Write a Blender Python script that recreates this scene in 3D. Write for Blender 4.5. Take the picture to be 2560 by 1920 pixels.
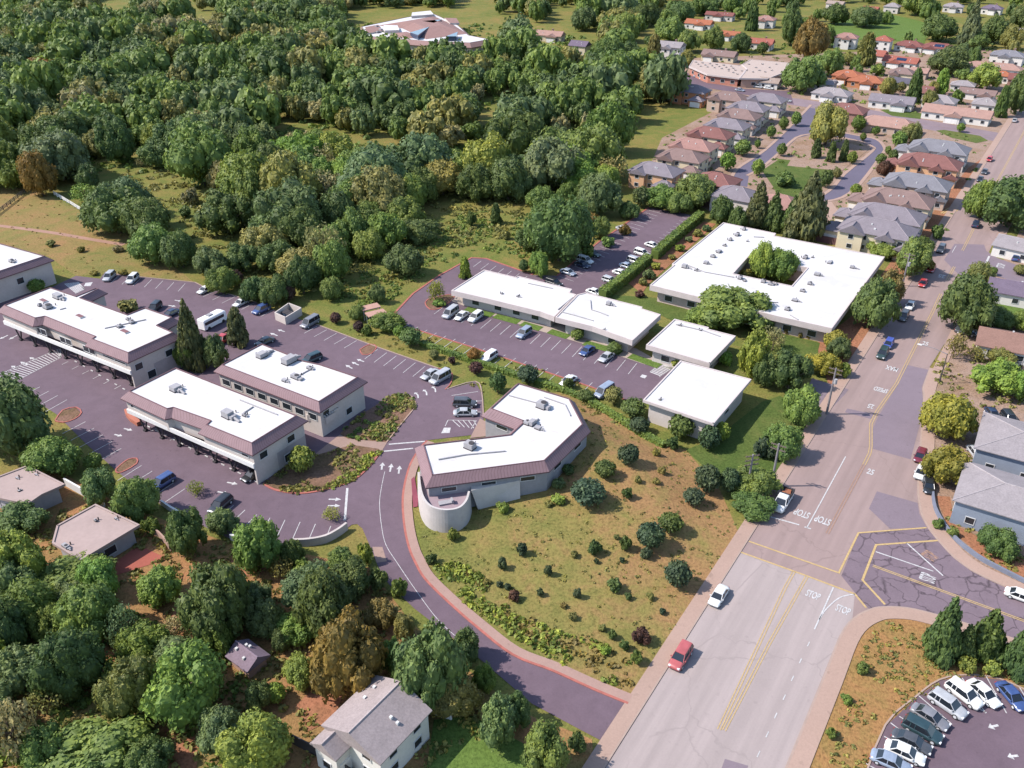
import bpy, math, random
import numpy as np
from mathutils import Vector, noise
from mathutils.geometry import tessellate_polygon

R = math.radians
scene = bpy.context.scene
col = scene.collection
for o in list(bpy.data.objects):
    bpy.data.objects.remove(o)
rng = random.Random(11)
nrg = np.random.default_rng(5)

# ------------------------------------------------------------------ camera, sky, sun, exposure
CAM_H, PITCH, FPX = 94.0, R(30.5), 1280 / math.tan(R(30))
cam = bpy.data.cameras.new('camera')
cam.sensor_width = 36
cam.lens = 18 / math.tan(R(30))
cam.clip_start, cam.clip_end = 1.0, 6000
cam_o = bpy.data.objects.new('camera', cam)
col.objects.link(cam_o)
cam_o.location = (0, 0, CAM_H)
cam_o.rotation_euler = (R(90) - PITCH, 0, 0)
scene.camera = cam_o

SUN_EL, SHADOW_DIR = 46.0, 1.0            # degrees; heading in which shadows fall, from +X
w = bpy.data.worlds.new('World')
scene.world = w
w.use_nodes = True
nt = w.node_tree
bg = nt.nodes['Background']
sky = nt.nodes.new('ShaderNodeTexSky')
sky.sky_type = 'NISHITA'
sky.sun_disc = False
sky.sun_elevation = R(SUN_EL)
# direction to the sun in plan (math angle from +X); the sky's rotation runs clockwise from +Y
to_sun = SHADOW_DIR + 180
sky.sun_rotation = R(90 - to_sun)
sky.air_density, sky.dust_density, sky.ozone_density = 1.0, 0.6, 1.0
nt.links.new(sky.outputs[0], bg.inputs[0])
bg.inputs[1].default_value = 0.15
sun = bpy.data.lights.new('sun', 'SUN')
sun.energy = 4.0
sun.angle = R(0.5)
sun.color = (1.0, 0.93, 0.86)
sun_o = bpy.data.objects.new('sun', sun)
col.objects.link(sun_o)
d = Vector((math.cos(R(SHADOW_DIR)) * math.cos(R(SUN_EL)), math.sin(R(SHADOW_DIR)) * math.cos(R(SUN_EL)), -math.sin(R(SUN_EL))))
sun_o.rotation_euler = d.to_track_quat('-Z', 'Y').to_euler()
sun_o.location = (-100, 50, 200)
scene.view_settings.view_transform = 'Standard'
scene.view_settings.look = 'None'
scene.view_settings.gamma = 1.0
scene.view_settings.exposure = 1.06
scene.cycles.max_bounces = 6
scene.cycles.diffuse_bounces = 4
scene.cycles.glossy_bounces = 2

# ------------------------------------------------------------------ photo point -> ground point
CP, SP = math.cos(PITCH), math.sin(PITCH)


def W(px, py, z=0.0):
    u, v = (px - 1280) / FPX, (960 - py) / FPX
    dx, dy, dz = u, CP + v * SP, -SP + v * CP
    t = (CAM_H - z) / -dz
    return (dx * t, dy * t)


def PX(x, y, z=0.0):
    dx, dy, dz = x, y, z - CAM_H
    zc = dy * CP - dz * SP
    return 1280 + FPX * dx / zc, 960 - FPX * (dy * SP + dz * CP) / zc


def ppm(py):
    return CP * (py + FPX * math.tan(PITCH) - 960) / CAM_H


def WP(pts, z=0.0):
    return [W(p[0], p[1], z) for p in pts]


def inside(x, y, poly):
    c = False
    j = len(poly) - 1
    for i in range(len(poly)):
        xi, yi = poly[i]
        xj, yj = poly[j]
        if (yi > y) != (yj > y) and x < (xj - xi) * (y - yi) / (yj - yi) + xi:
            c = not c
        j = i
    return c


def seg_dist(x, y, poly):
    m = 1e9
    for i in range(len(poly)):
        ax, ay = poly[i - 1]
        bx, by = poly[i]
        dx, dy = bx - ax, by - ay
        t = max(0, min(1, ((x - ax) * dx + (y - ay) * dy) / (dx * dx + dy * dy + 1e-9)))
        m = min(m, math.hypot(x - ax - t * dx, y - ay - t * dy))
    return m


MOUND_PX = [(1054, 1330), (1052, 1362), (1072, 1399), (1113, 1457), (1159, 1507), (1229, 1559), (1287, 1599), (1405, 1667),
            (1569, 1739), (1589, 1740), (1627, 1680), (1685, 1587), (1731, 1514), (1772, 1442), (1846, 1330), (1800, 1225),
            (1715, 1125), (1600, 1085), (1500, 1028), (1440, 975), (1330, 985), (1250, 1060), (1180, 1150)]
MOUND = WP(MOUND_PX)
MC = W(1500, 1095)


def gz(x, y):
    if not inside(x, y, MOUND):
        return 0.0
    e = min(1.0, seg_dist(x, y, MOUND) / 13.0)
    e = e * e * (3 - 2 * e)
    dd = math.hypot(x - MC[0], y - MC[1]) / 27.0
    return 3.0 * e * math.exp(-dd * dd)


def Wg(px, py):
    z = 0.0
    for _ in range(5):
        x, y = W(px, py, z)
        z = gz(x, y)
    return x, y, z


# ------------------------------------------------------------------ materials
MATS = {}
K = 2.6        # how much brighter a sunlit surface shows than its base colour


def lin(c):
    return tuple((v / 255 / 12.92 if v / 255 <= 0.04045 else ((v / 255 + 0.055) / 1.055) ** 2.4) for v in c)


def alb(c, k=None):
    return tuple(min(0.85, v / (k or K)) for v in lin(c))


class N:
    def __init__(s, name):
        s.m = bpy.data.materials.new(name)
        s.m.use_nodes = True
        s.t = s.m.node_tree
        s.b = s.t.nodes['Principled BSDF']
        s.b.inputs['Specular IOR Level'].default_value = 0.25

    def n(s, typ, **kw):
        x = s.t.nodes.new(typ)
        for k, v in kw.items():
            setattr(x, k, v)
        return x

    def l(s, a, b):
        s.t.links.new(a, b)

    def pos(s):
        return s.n('ShaderNodeNewGeometry').outputs['Position']

    def noise(s, scale, detail=4, rough=0.55, vec=None, dist=0.0):
        x = s.n('ShaderNodeTexNoise')
        x.inputs['Scale'].default_value = scale
        x.inputs['Detail'].default_value = detail
        x.inputs['Roughness'].default_value = rough
        x.inputs['Distortion'].default_value = dist
        s.l(vec or s.pos(), x.inputs['Vector'])
        return x.outputs[0]

    def ramp(s, fac, stops):
        x = s.n('ShaderNodeValToRGB')
        e = x.color_ramp.elements
        while len(e) < len(stops):
            e.new(0.5)
        for i, (p, c) in enumerate(stops):
            e[i].position = p
            e[i].color = (*c, 1)
        s.l(fac, x.inputs[0])
        return x.outputs[0]

    def mix(s, fac, a, b, mode='MIX'):
        x = s.n('ShaderNodeMix', data_type='RGBA', blend_type=mode)
        for sock, v in ((x.inputs[0], fac), (x.inputs[6], a), (x.inputs[7], b)):
            if isinstance(v, (int, float)):
                sock.default_value = v
            elif isinstance(v, tuple):
                sock.default_value = (*v[:3], 1)
            else:
                s.l(v, sock)
        return x.outputs[2]

    def base(s, v, rough=0.85, spec=None, metal=0.0):
        if isinstance(v, tuple):
            s.b.inputs['Base Color'].default_value = (*v[:3], 1)
        else:
            s.l(v, s.b.inputs['Base Color'])
        s.b.inputs['Roughness'].default_value = rough
        s.b.inputs['Metallic'].default_value = metal
        if spec is not None:
            s.b.inputs['Specular IOR Level'].default_value = spec
        return s.m

    def bump(s, h, strength=0.4, dist=0.1):
        x = s.n('ShaderNodeBump')
        x.inputs['Strength'].default_value = strength
        x.inputs['Distance'].default_value = dist
        s.l(h, x.inputs['Height'])
        s.l(x.outputs[0], s.b.inputs['Normal'])


def sc3(c, f):
    return tuple(min(0.9, v * f) for v in c)


def plain(c, rough=0.7, var=0.14, scale=0.9, spec=0.25, key=None):
    """paint, plaster, concrete: a colour with faint weathering"""
    k = ('p', tuple(round(v, 3) for v in c), rough, var, scale, key)
    if k not in MATS:
        n = N('weathered_paint')
        f = n.noise(scale, 5, 0.6)
        f2 = n.noise(scale * 7, 3, 0.6)
        b = n.ramp(f, [(0.3, sc3(c, 1 - var)), (0.7, sc3(c, 1 + var * 0.5))])
        b = n.mix(0.25, b, n.ramp(f2, [(0.3, sc3(c, 0.75)), (0.7, sc3(c, 1.15))]))
        MATS[k] = n.base(b, rough, spec)
    return MATS[k]


def asphalt(name, c, cracks=0.0, stain=0.30, streak=None):
    if name in MATS:
        return MATS[name]
    n = N(name)
    big = n.noise(0.045, 4, 0.6)
    mid = n.noise(0.35, 5, 0.65, dist=0.6)
    fine = n.noise(4.0, 3, 0.7)
    b = n.ramp(big, [(0.32, sc3(c, 1 - stain)), (0.68, sc3(c, 1 + stain * 0.6))])
    b = n.mix(0.5, b, n.ramp(mid, [(0.3, sc3(c, 1 - stain)), (0.7, sc3(c, 1 + stain * 0.6))]))
    b = n.mix(0.3, b, n.ramp(fine, [(0.3, sc3(c, 0.75)), (0.7, sc3(c, 1.2))]))
    oil = n.ramp(n.noise(0.9, 3, 0.5, dist=0.3), [(0.64, (0, 0, 0)), (0.74, (0.45, 0.45, 0.45))])
    b = n.mix(oil, b, sc3(c, 0.6))
    if streak is not None:
        mp = n.n('ShaderNodeMapping')
        mp.inputs['Rotation'].default_value = (0, 0, R(-streak))
        n.l(n.pos(), mp.inputs['Vector'])
        mp2 = n.n('ShaderNodeMapping')
        mp2.inputs['Scale'].default_value = (0.02, 0.45, 1)
        n.l(mp.outputs[0], mp2.inputs['Vector'])
        s2 = n.noise(1.0, 4, 0.6, mp2.outputs[0])
        b = n.mix(0.55, b, n.ramp(s2, [(0.35, sc3(c, 0.80)), (0.65, sc3(c, 1.12))]))
    if cracks:
        jit = n.noise(0.3, 3, 0.6)
        ad = n.n('ShaderNodeVectorMath', operation='MULTIPLY_ADD')
        n.l(jit, ad.inputs[0])
        ad.inputs[1].default_value = (3.5, 3.5, 0)
        n.l(n.pos(), ad.inputs[2])
        v = n.n('ShaderNodeTexVoronoi', feature='DISTANCE_TO_EDGE')
        v.inputs['Scale'].default_value = cracks
        n.l(ad.outputs[0], v.inputs['Vector'])
        f = n.ramp(v.outputs['Distance'], [(0.0, (1, 1, 1)), (0.14 * cracks, (0, 0, 0))])
        gate = n.ramp(n.noise(0.09, 2), [(0.34, (0, 0, 0)), (0.48, (1, 1, 1))])
        f = n.mix(1.0, f, gate, 'MULTIPLY')
        b = n.mix(f, b, sc3(c, 0.42 if cracks > 0.1 else 0.82))
    MATS[name] = n.base(b, 0.9, 0.2)
    return MATS[name]


def meadow(name, green, olive, soil, bias=0.0, scale=1.0, grad=None):
    """grassland: green sward, dry grass and bare soil in patches"""
    if name in MATS:
        return MATS[name]
    n = N(name)
    big = n.noise(0.035 * scale, 5, 0.6, dist=0.8)
    mid = n.noise(0.22 * scale, 6, 0.68, dist=0.5)
    fine = n.noise(2.2, 4, 0.7)
    if grad:            # the sward thins out towards one side: (x, y) of the middle, direction, change per metre
        dt = n.n('ShaderNodeVectorMath', operation='DOT_PRODUCT')
        n.l(n.pos(), dt.inputs[0])
        dt.inputs[1].default_value = (grad[2], grad[3], 0)
        off = -(grad[0] * grad[2] + grad[1] * grad[3])
        outs = []
        for src in (big, mid):
            ad = n.n('ShaderNodeMath', operation='ADD')
            n.l(src, ad.inputs[0])
            a2 = n.n('ShaderNodeMath', operation='ADD')
            n.l(dt.outputs['Value'], a2.inputs[0])
            a2.inputs[1].default_value = off
            cl_ = n.n('ShaderNodeMath', operation='MULTIPLY')
            n.l(a2.outputs[0], cl_.inputs[0])
            cl_.inputs[1].default_value = 1.0
            n.l(cl_.outputs[0], ad.inputs[1])
            outs.append(ad.outputs[0])
        big, mid = outs
    a = n.ramp(big, [(0.40 + bias, green), (0.50 + bias, olive), (0.60 + bias, soil)])
    b2 = n.ramp(mid, [(0.38 + bias, green), (0.52 + bias, olive), (0.65 + bias, soil)])
    c = n.mix(0.55, a, b2)
    c = n.mix(0.8, c, n.ramp(fine, [(0.30, (0.45, 0.47, 0.45)), (0.5, (1, 1, 1)), (0.72, (1.0, 1.0, 1.0))]), 'MULTIPLY')
    c = n.mix(0.35, c, n.ramp(fine, [(0.4, sc3(olive, 0.6)), (0.75, sc3(olive, 1.5))]))
    n.bump(fine, 0.6, 0.3)
    MATS[name] = n.base(c, 0.95, 0.1)
    return MATS[name]


def leafmat():
    if 'leaf' in MATS:
        return MATS['leaf']
    n = N('leaf')
    oi = n.n('ShaderNodeObjectInfo')
    at = n.n('ShaderNodeAttribute', attribute_name='var')
    v = n.ramp(at.outputs['Fac'], [(0.0, (0.45, 0.52, 0.5)), (0.5, (0.95, 0.95, 0.9)), (1.0, (1.7, 1.55, 1.1))])
    c = n.mix(1.0, oi.outputs['Color'], v, 'MULTIPLY')
    big = n.noise(0.28, 3, 0.6)
    c = n.mix(1.0, c, n.ramp(big, [(0.3, (0.72, 0.78, 0.85)), (0.7, (1.3, 1.2, 1.0))]), 'MULTIPLY')
    n.base(c, 0.6, 0.25)
    tr = n.n('ShaderNodeBsdfTranslucent')
    n.l(c, tr.inputs['Color'])
    mx = n.n('ShaderNodeMixShader')
    mx.inputs[0].default_value = 0.28
    out = n.t.nodes['Material Output']
    n.l(n.b.outputs[0], mx.inputs[1])
    n.l(tr.outputs[0], mx.inputs[2])
    n.l(mx.outputs[0], out.inputs['Surface'])
    MATS['leaf'] = n.m
    return n.m


def carpaint():
    if 'carpaint' in MATS:
        return MATS['carpaint']
    n = N('car_paint')
    oi = n.n('ShaderNodeObjectInfo')
    dirt = n.ramp(n.noise(1.2, 4), [(0.35, (0.82, 0.82, 0.80)), (0.65, (1, 1, 1))])
    n.base(n.mix(1.0, oi.outputs['Color'], dirt, 'MULTIPLY'), 0.35, 0.5)
    n.b.inputs['Coat Weight'].default_value = 0.4
    n.b.inputs['Coat Roughness'].default_value = 0.12
    MATS['carpaint'] = n.m
    return n.m


def glass(c=(0.02, 0.025, 0.03), rough=0.12, key='glass'):
    if key not in MATS:
        n = N('window_glass')
        MATS[key] = n.base(c, rough, 0.6)
    return MATS[key]


def shingle(c, key=None):
    k = ('sh', tuple(round(v, 3) for v in c))
    if k not in MATS:
        n = N('roof_shingle')
        f = n.noise(0.5, 4, 0.6)
        f2 = n.noise(3.5, 3, 0.75)
        b = n.ramp(f, [(0.3, sc3(c, 0.82)), (0.7, sc3(c, 1.12))])
        b = n.mix(0.45, b, n.ramp(f2, [(0.3, sc3(c, 0.6)), (0.7, sc3(c, 1.3))]))
        n.bump(f2, 0.35, 0.06)
        MATS[k] = n.base(b, 0.9, 0.15)
    return MATS[k]


def whiteroof():
    if 'whiteroof' not in MATS:
        n = N('white_roof_membrane')
        c = (0.455, 0.44, 0.436)
        f = n.noise(0.12, 5, 0.65, dist=1.0)
        f2 = n.noise(0.6, 5, 0.7, dist=1.5)
        b = n.ramp(f, [(0.34, sc3(c, 0.86)), (0.55, c)])
        st = n.ramp(f2, [(0.58, (0, 0, 0)), (0.76, (0.7, 0.7, 0.7))])
        b = n.mix(st, b, (0.34, 0.28, 0.235))
        mp = n.n('ShaderNodeMapping')
        mp.inputs['Rotation'].default_value = (0, 0, R(34))
        n.l(n.pos(), mp.inputs['Vector'])
        sp = n.n('ShaderNodeSeparateXYZ')
        n.l(mp.outputs[0], sp.inputs[0])
        fr = n.n('ShaderNodeMath', operation='FRACT')
        ml = n.n('ShaderNodeMath', operation='MULTIPLY')
        ml.inputs[1].default_value = 0.33
        n.l(sp.outputs['Y'], ml.inputs[0])
        n.l(ml.outputs[0], fr.inputs[0])
        seam = n.ramp(fr.outputs[0], [(0.0, (0.35, 0.35, 0.35)), (0.035, (0, 0, 0))])
        b = n.mix(seam, b, (0.34, 0.33, 0.33))
        MATS['whiteroof'] = n.base(b, 0.7, 0.2)
    return MATS['whiteroof']


def tile():
    """ribbed mansard metal: ribs run up the slope, 'along' holds metres along the eave"""
    if 'tile' not in MATS:
        n = N('ribbed_mansard')
        c = alb((178, 145, 150))
        at = n.n('ShaderNodeAttribute', attribute_name='along')
        ml = n.n('ShaderNodeMath', operation='MULTIPLY')
        ml.inputs[1].default_value = 1 / 0.55
        n.l(at.outputs['Fac'], ml.inputs[0])
        fr = n.n('ShaderNodeMath', operation='FRACT')
        n.l(ml.outputs[0], fr.inputs[0])
        rib = n.ramp(fr.outputs[0], [(0.0, sc3(c, 0.62)), (0.22, sc3(c, 0.68)), (0.32, sc3(c, 1.1)), (1.0, sc3(c, 1.0))])
        f = n.noise(0.7, 4, 0.6)
        b = n.mix(0.4, rib, n.ramp(f, [(0.3, sc3(c, 0.8)), (0.7, sc3(c, 1.15))]))
        MATS['tile'] = n.base(b, 0.7, 0.2)
    return MATS['tile']


# ------------------------------------------------------------------ mesh builder
class MB:
    def __init__(s):
        s.v, s.f, s.mi, s.along = [], [], [], None

    def add(s, vs, fs, mi=0):
        o = len(s.v)
        s.v += [tuple(p) for p in vs]
        s.f += [tuple(i + o for i in f) for f in fs]
        s.mi += [mi] * len(fs)

    def flat(s, pts, z, mi=0):
        pts = [tuple(p[:2]) for p in pts]
        if area(pts) < 0:
            pts = pts[::-1]
        tri = tessellate_polygon([[Vector((p[0], p[1], 0)) for p in pts]])
        fs = []
        for t in tri:
            a, b, c = (pts[i] for i in t)
            fs.append(t if (b[0] - a[0]) * (c[1] - a[1]) - (b[1] - a[1]) * (c[0] - a[0]) > 0 else t[::-1])
        s.add([(p[0], p[1], z) for p in pts], fs, mi)

    def prism(s, pts, z0, z1, mi=0, top=True, mtop=None, pts_top=None):
        if area(pts) < 0:
            pts = pts[::-1]
            pts_top = pts_top[::-1] if pts_top else None
        tp = pts_top or pts
        n = len(pts)
        s.add([(p[0], p[1], z0) for p in pts] + [(p[0], p[1], z1) for p in tp],
              [(i, (i + 1) % n, n + (i + 1) % n, n + i) for i in range(n)], mi)
        if top:
            s.flat(tp, z1, mi if mtop is None else mtop)

    def box(s, cx, cy, z0, z1, w, dpt, ang=0.0, mi=0, taper=1.0):
        c, sn = math.cos(ang), math.sin(ang)
        def q(k):
            return [(cx + c * x * k - sn * y * k, cy + sn * x * k + c * y * k) for x, y in ((-w / 2, -dpt / 2), (w / 2, -dpt / 2), (w / 2, dpt / 2), (-w / 2, dpt / 2))]
        a, b = q(1), q(taper)
        s.add([(*p, z0) for p in a] + [(*p, z1) for p in b],
              [(0, 1, 5, 4), (1, 2, 6, 5), (2, 3, 7, 6), (3, 0, 4, 7), (4, 5, 6, 7), (3, 2, 1, 0)], mi)

    def tube(s, p, q, r0, r1=None, n=8, mi=0):
        p, q = Vector(p), Vector(q)
        r1 = r0 if r1 is None else r1
        ax = (q - p).normalized()
        u = ax.orthogonal().normalized()
        v = ax.cross(u)
        a = [p + (u * math.cos(2 * math.pi * i / n) + v * math.sin(2 * math.pi * i / n)) * r0 for i in range(n)]
        b = [q + (u * math.cos(2 * math.pi * i / n) + v * math.sin(2 * math.pi * i / n)) * r1 for i in range(n)]
        s.add(a + b, [(i, (i + 1) % n, n + (i + 1) % n, n + i) for i in range(n)] + [tuple(range(n, 2 * n)), tuple(range(n - 1, -1, -1))], mi)

    def loft(s, rings, mi=0, cap=True):
        n = len(rings[0])
        vs = [p for r in rings for p in r]
        fs = []
        for k in range(len(rings) - 1):
            for i in range(n):
                j = (i + 1) % n
                fs.append((k * n + i, k * n + j, (k + 1) * n + j, (k + 1) * n + i))
        if cap:
            fs.append(tuple(range(n - 1, -1, -1)))
            fs.append(tuple((len(rings) - 1) * n + i for i in range(n)))
        s.add(vs, fs, mi)

    def mesh(s, name, mats, off=(0, 0, 0), smooth=False):
        me = bpy.data.meshes.new(name)
        vs = s.v if not any(off) else [(p[0] - off[0], p[1] - off[1], p[2] - off[2]) for p in s.v]
        me.from_pydata(vs, [], s.f)
        for m in (mats if isinstance(mats, (list, tuple)) else [mats]):
            me.materials.append(m)
        me.polygons.foreach_set('material_index', s.mi)
        if smooth:
            me.polygons.foreach_set('use_smooth', [True] * len(s.f))
        if s.along is not None:
            a = me.attributes.new('along', 'FLOAT', 'CORNER')
            a.data.foreach_set('value', s.along)
        me.update()
        return me

    def build(s, name, mats, parent=None, off=None, smooth=False):
        if off is None:
            off = tuple(parent['_base']) if parent is not None and '_base' in parent else (0, 0, 0)
        o = bpy.data.objects.new(name, s.mesh(name, mats, off, smooth))
        col.objects.link(o)
        if parent is not None:
            o.parent = parent
        return o


def area(p):
    return 0.5 * sum(p[i - 1][0] * p[i][1] - p[i][0] * p[i - 1][1] for i in range(len(p)))


def offset_poly(p, dist):
    """push a polygon outwards by dist (mitred)"""
    p = list(p)
    if area(p) < 0:
        p = p[::-1]
    n = len(p)
    out = []
    for i in range(n):
        a, b, c = Vector(p[i - 1][:2]), Vector(p[i][:2]), Vector(p[(i + 1) % n][:2])
        d1, d2 = (b - a).normalized(), (c - b).normalized()
        n1, n2 = Vector((d1.y, -d1.x)), Vector((d2.y, -d2.x))
        m = n1 + n2
        k = m.dot(n1)
        m = m / k if abs(k) > 0.25 else n1
        out.append((b.x + m.x * dist, b.y + m.y * dist))
    return out


# ------------------------------------------------------------------ things, labels
THINGS = []


def tag(o, label, cat, group=None):
    o['label'] = label
    o['category'] = cat
    if group:
        o['group'] = group
    THINGS.append(o)
    return o


def thing(name, label, cat, loc=(0, 0, 0), rot=0.0, group=None):
    o = bpy.data.objects.new(name, None)
    col.objects.link(o)
    o.location = loc
    o.rotation_euler = (0, 0, rot)
    o.empty_display_size = 0.5
    if rot == 0.0:
        o['_base'] = loc
    tag(o, label, cat, group)
    return o


def copy_tree(o, parent=None):
    c = o.copy()
    col.objects.link(c)
    if parent is not None:
        c.parent = parent
        c.matrix_parent_inverse = o.matrix_parent_inverse.copy()
    for ch in o.children:
        copy_tree(ch, c)
    return c


def struct(o, kind='structure'):
    o['kind'] = kind
    return o


def paint_tree(o, c):
    o.color = (*c, 1)
    for ch in o.children:
        paint_tree(ch, c)


def sheet(name, pts, z, mat, kind='structure'):
    m = MB()
    m.flat(pts, z)
    return struct(m.build(name, mat), kind)


def path_offset(pts, dist):
    out = []
    for i in range(len(pts)):
        a = Vector(pts[max(0, i - 1)])
        c = Vector(pts[min(len(pts) - 1, i + 1)])
        b = Vector(pts[i])
        if 0 < i < len(pts) - 1:
            d1, d2 = (b - a).normalized(), (c - b).normalized()
            n1, n2 = Vector((-d1.y, d1.x)), Vector((-d2.y, d2.x))
            m = n1 + n2
            k = m.dot(n1)
            m = m / k if k > 0.3 else n1
        else:
            dd = (c - a).normalized()
            m = Vector((-dd.y, dd.x))
        out.append((b.x + m.x * dist, b.y + m.y * dist))
    return out


def smooth_path(pts, sub=4):
    """Catmull-Rom through the points"""
    if len(pts) < 3:
        return list(pts)
    P = [pts[0]] + list(pts) + [pts[-1]]
    out = []
    for i in range(1, len(P) - 2):
        p0, p1, p2, p3 = (np.array(P[i + k], float) for k in (-1, 0, 1, 2))
        for t in range(sub):
            u = t / sub
            out.append(tuple(0.5 * ((2 * p1) + (-p0 + p2) * u + (2 * p0 - 5 * p1 + 4 * p2 - p3) * u * u + (-p0 + 3 * p1 - 3 * p2 + p3) * u ** 3)))
    out.append(tuple(pts[-1]))
    return out


def ribbon(m, pts, w0, w1, z0, z1, mi=0):
    """a strip between the offsets w0 and w1 (left positive) of a path, from z0 up to z1"""
    a, b = path_offset(pts, w0), path_offset(pts, w1)
    n = len(pts)
    vs = [(p[0], p[1], z1) for p in a] + [(p[0], p[1], z1) for p in b]
    fs = []
    for i in range(n - 1):
        f = (i, i + 1, n + i + 1, n + i)
        fs.append(f if w1 > w0 else f[::-1])
    if z1 > z0:
        vs += [(p[0], p[1], z0) for p in a] + [(p[0], p[1], z0) for p in b]
        for i in range(n - 1):
            fs.append((2 * n + i, 2 * n + i + 1, i + 1, i))
            fs.append((3 * n + i + 1, 3 * n + i, n + i, n + i + 1))
        fs.append((2 * n, 0, n, 3 * n))
        fs.append((3 * n - 1, 4 * n - 1, 2 * n - 1, n - 1))
    m.add(vs, fs, mi)


def line(m, p, q, w, z, mi=0):
    ribbon(m, [p, q], -w / 2, w / 2, z, z, mi)
# ------------------------------------------------------------------ ground
GREEN, OLIVE, SOIL = alb((124, 146, 70)), alb((168, 162, 88)), alb((206, 164, 106))
M_GROUND = meadow('meadow_ground', GREEN, OLIVE, SOIL, bias=0.02)
M_DRY = meadow('dry_grass', alb((132, 144, 76)), alb((180, 164, 98)), alb((214, 160, 116)), bias=-0.03)
_c = W(1330, 1330)
M_SLOPE = meadow('slope_grass', alb((130, 146, 74)), alb((182, 166, 98)), alb((218, 160, 118)), bias=0.0, grad=(_c[0], _c[1], 0.0055, 0.001))
M_VERGE = meadow('verge_grass', alb((132, 138, 74)), alb((190, 162, 98)), alb((220, 158, 108)), bias=-0.08)
M_YARD = meadow('yard_ground', alb((122, 132, 72)), alb((192, 158, 102)), alb((236, 160, 118)), bias=-0.05)
M_LAWN = meadow('lawn_grass', alb((96, 124, 58)), alb((128, 144, 76)), alb((168, 156, 96)), bias=0.05)
M_BRIGHT = meadow('watered_lawn', alb((122, 154, 72)), alb((142, 166, 88)), alb((168, 160, 92)), bias=0.14)
M_BED = meadow('planting_bed', alb((112, 112, 66)), alb((160, 128, 100)), alb((192, 148, 132)), bias=-0.03)
M_SOIL = meadow('bare_soil', alb((170, 132, 92)), alb((208, 148, 112)), alb((226, 152, 118)), bias=-0.06)
M_LOT = asphalt('lot_asphalt', alb((146, 124, 136)))
M_STREET = asphalt('street_concrete', alb((199, 173, 167)), streak=57.1, stain=0.2, cracks=0.05)
M_LOWST = asphalt('street_pale', alb((216, 199, 194)), streak=57.1, stain=0.16, cracks=0.08)
M_CROSS = asphalt('cracked_asphalt', alb((160, 140, 150)), cracks=0.26)
M_PATCH = asphalt('street_patch', alb((170, 152, 162)), stain=0.16)
M_RES = meadow('garden_ground', alb((128, 134, 84)), alb((198, 162, 134)), alb((220, 190, 174)), bias=-0.10)
M_RING = asphalt('ring_road', alb((138, 130, 150)), stain=0.12)
M_WALK = asphalt('sidewalk', alb((222, 188, 170)), stain=0.12)
M_PAVE = asphalt('pink_paving', alb((206, 174, 160)), stain=0.16)
M_KERB = plain(alb((220, 192, 176)), 0.85, key='kerb')
M_RED = plain(alb((226, 138, 124)), 0.8, var=0.3, key='redkerb')
M_WHITE = plain((0.40, 0.39, 0.385), 0.75, var=0.45, scale=3, key='linepaint')
M_YELLOW = plain(alb((250, 214, 150)), 0.75, var=0.3, scale=3, key='yellowpaint')
M_FADED = plain(alb((214, 172, 148)), 0.8, var=0.3, scale=3, key='fadedpaint')
M_TANWALK = asphalt('tan_walk', alb((226, 206, 190)), stain=0.12)

# base sheet: subdivided only round the mound, which is a real slope
m = MB()
m.flat([(-1400, -150), (1400, -150), (1400, 1700), (-1400, 1700)], 0)
struct(m.build('ground', M_GROUND))

xs = [p[0] for p in MOUND]
ys = [p[1] for p in MOUND]
m = MB()
st = 1.0
nx, ny = int((max(xs) - min(xs)) / st) + 2, int((max(ys) - min(ys)) / st) + 2
idx = {}
for j in range(ny):
    for i in range(nx):
        x, y = min(xs) + i * st, min(ys) + j * st
        idx[i, j] = len(m.v)
        m.v.append((x, y, 0.02 + gz(x, y) + 0.12 * noise.noise((x * 0.35, y * 0.35, 0)) * min(1, gz(x, y))))
for j in range(ny - 1):
    for i in range(nx - 1):
        q = [(i, j), (i + 1, j), (i + 1, j + 1), (i, j + 1)]
        if sum(inside(m.v[idx[k]][0], m.v[idx[k]][1], MOUND) for k in q) >= 4:
            m.f.append(tuple(idx[k] for k in q))
            m.mi.append(0)
struct(m.build('grassy_slope', M_SLOPE, smooth=True))
sheet('slope_foot', MOUND, 0.012, M_SLOPE)

Z = [0.02]


def patch(name, px, mat, dz=0.004, z=None):
    Z[0] += dz
    return sheet(name, WP(px), Z[0] if z is None else z, mat)


patch('hillside', [(-300, 470), (80, 470), (225, 535), (345, 600), (400, 640), (485, 705), (300, 685), (190, 690), (120, 640), (-300, 590)], M_DRY)
patch('back_yard', [(-400, 1250), (150, 1180), (300, 1260), (580, 1360), (740, 1380), (925, 1420), (1030, 1560), (1300, 1780), (1480, 1848), (1490, 1990), (-400, 1990)], M_YARD)
patch('dry_clearing', [(120, 1800), (290, 1690), (340, 1720), (400, 1850), (520, 1800), (640, 1800), (640, 1990), (380, 1990), (160, 1960)], M_DRY)
patch('residential_ground', [(1600, 470), (1655, 345), (1790, 275), (1700, 225), (1560, 185), (1600, 150), (2400, 120), (2800, 140), (2800, 240), (2440, 640), (2215, 640), (1800, 545), (1760, 520)], M_RES)
patch('east_ground', [(2310, 1010), (2400, 840), (2560, 560), (2900, 560), (2900, 1560), (2470, 1440), (2350, 1330), (2310, 1230)], M_RES)
patch('street_verge', [(1900, 1180), (2050, 1040), (2070, 960), (2040, 860), (2130, 790), (2230, 650), (2310, 560), (2420, 420), (2480, 380), (2300, 700), (2000, 1170)], M_SOIL)
patch('dry_verge', [(1965, 1960), (2115, 1642), (2145, 1580), (2169, 1550), (2209, 1538), (2330, 1555), (2700, 1660), (2700, 1780), (2420, 1690), (2290, 1745), (2215, 1815), (2150, 1990)], M_VERGE)
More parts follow.
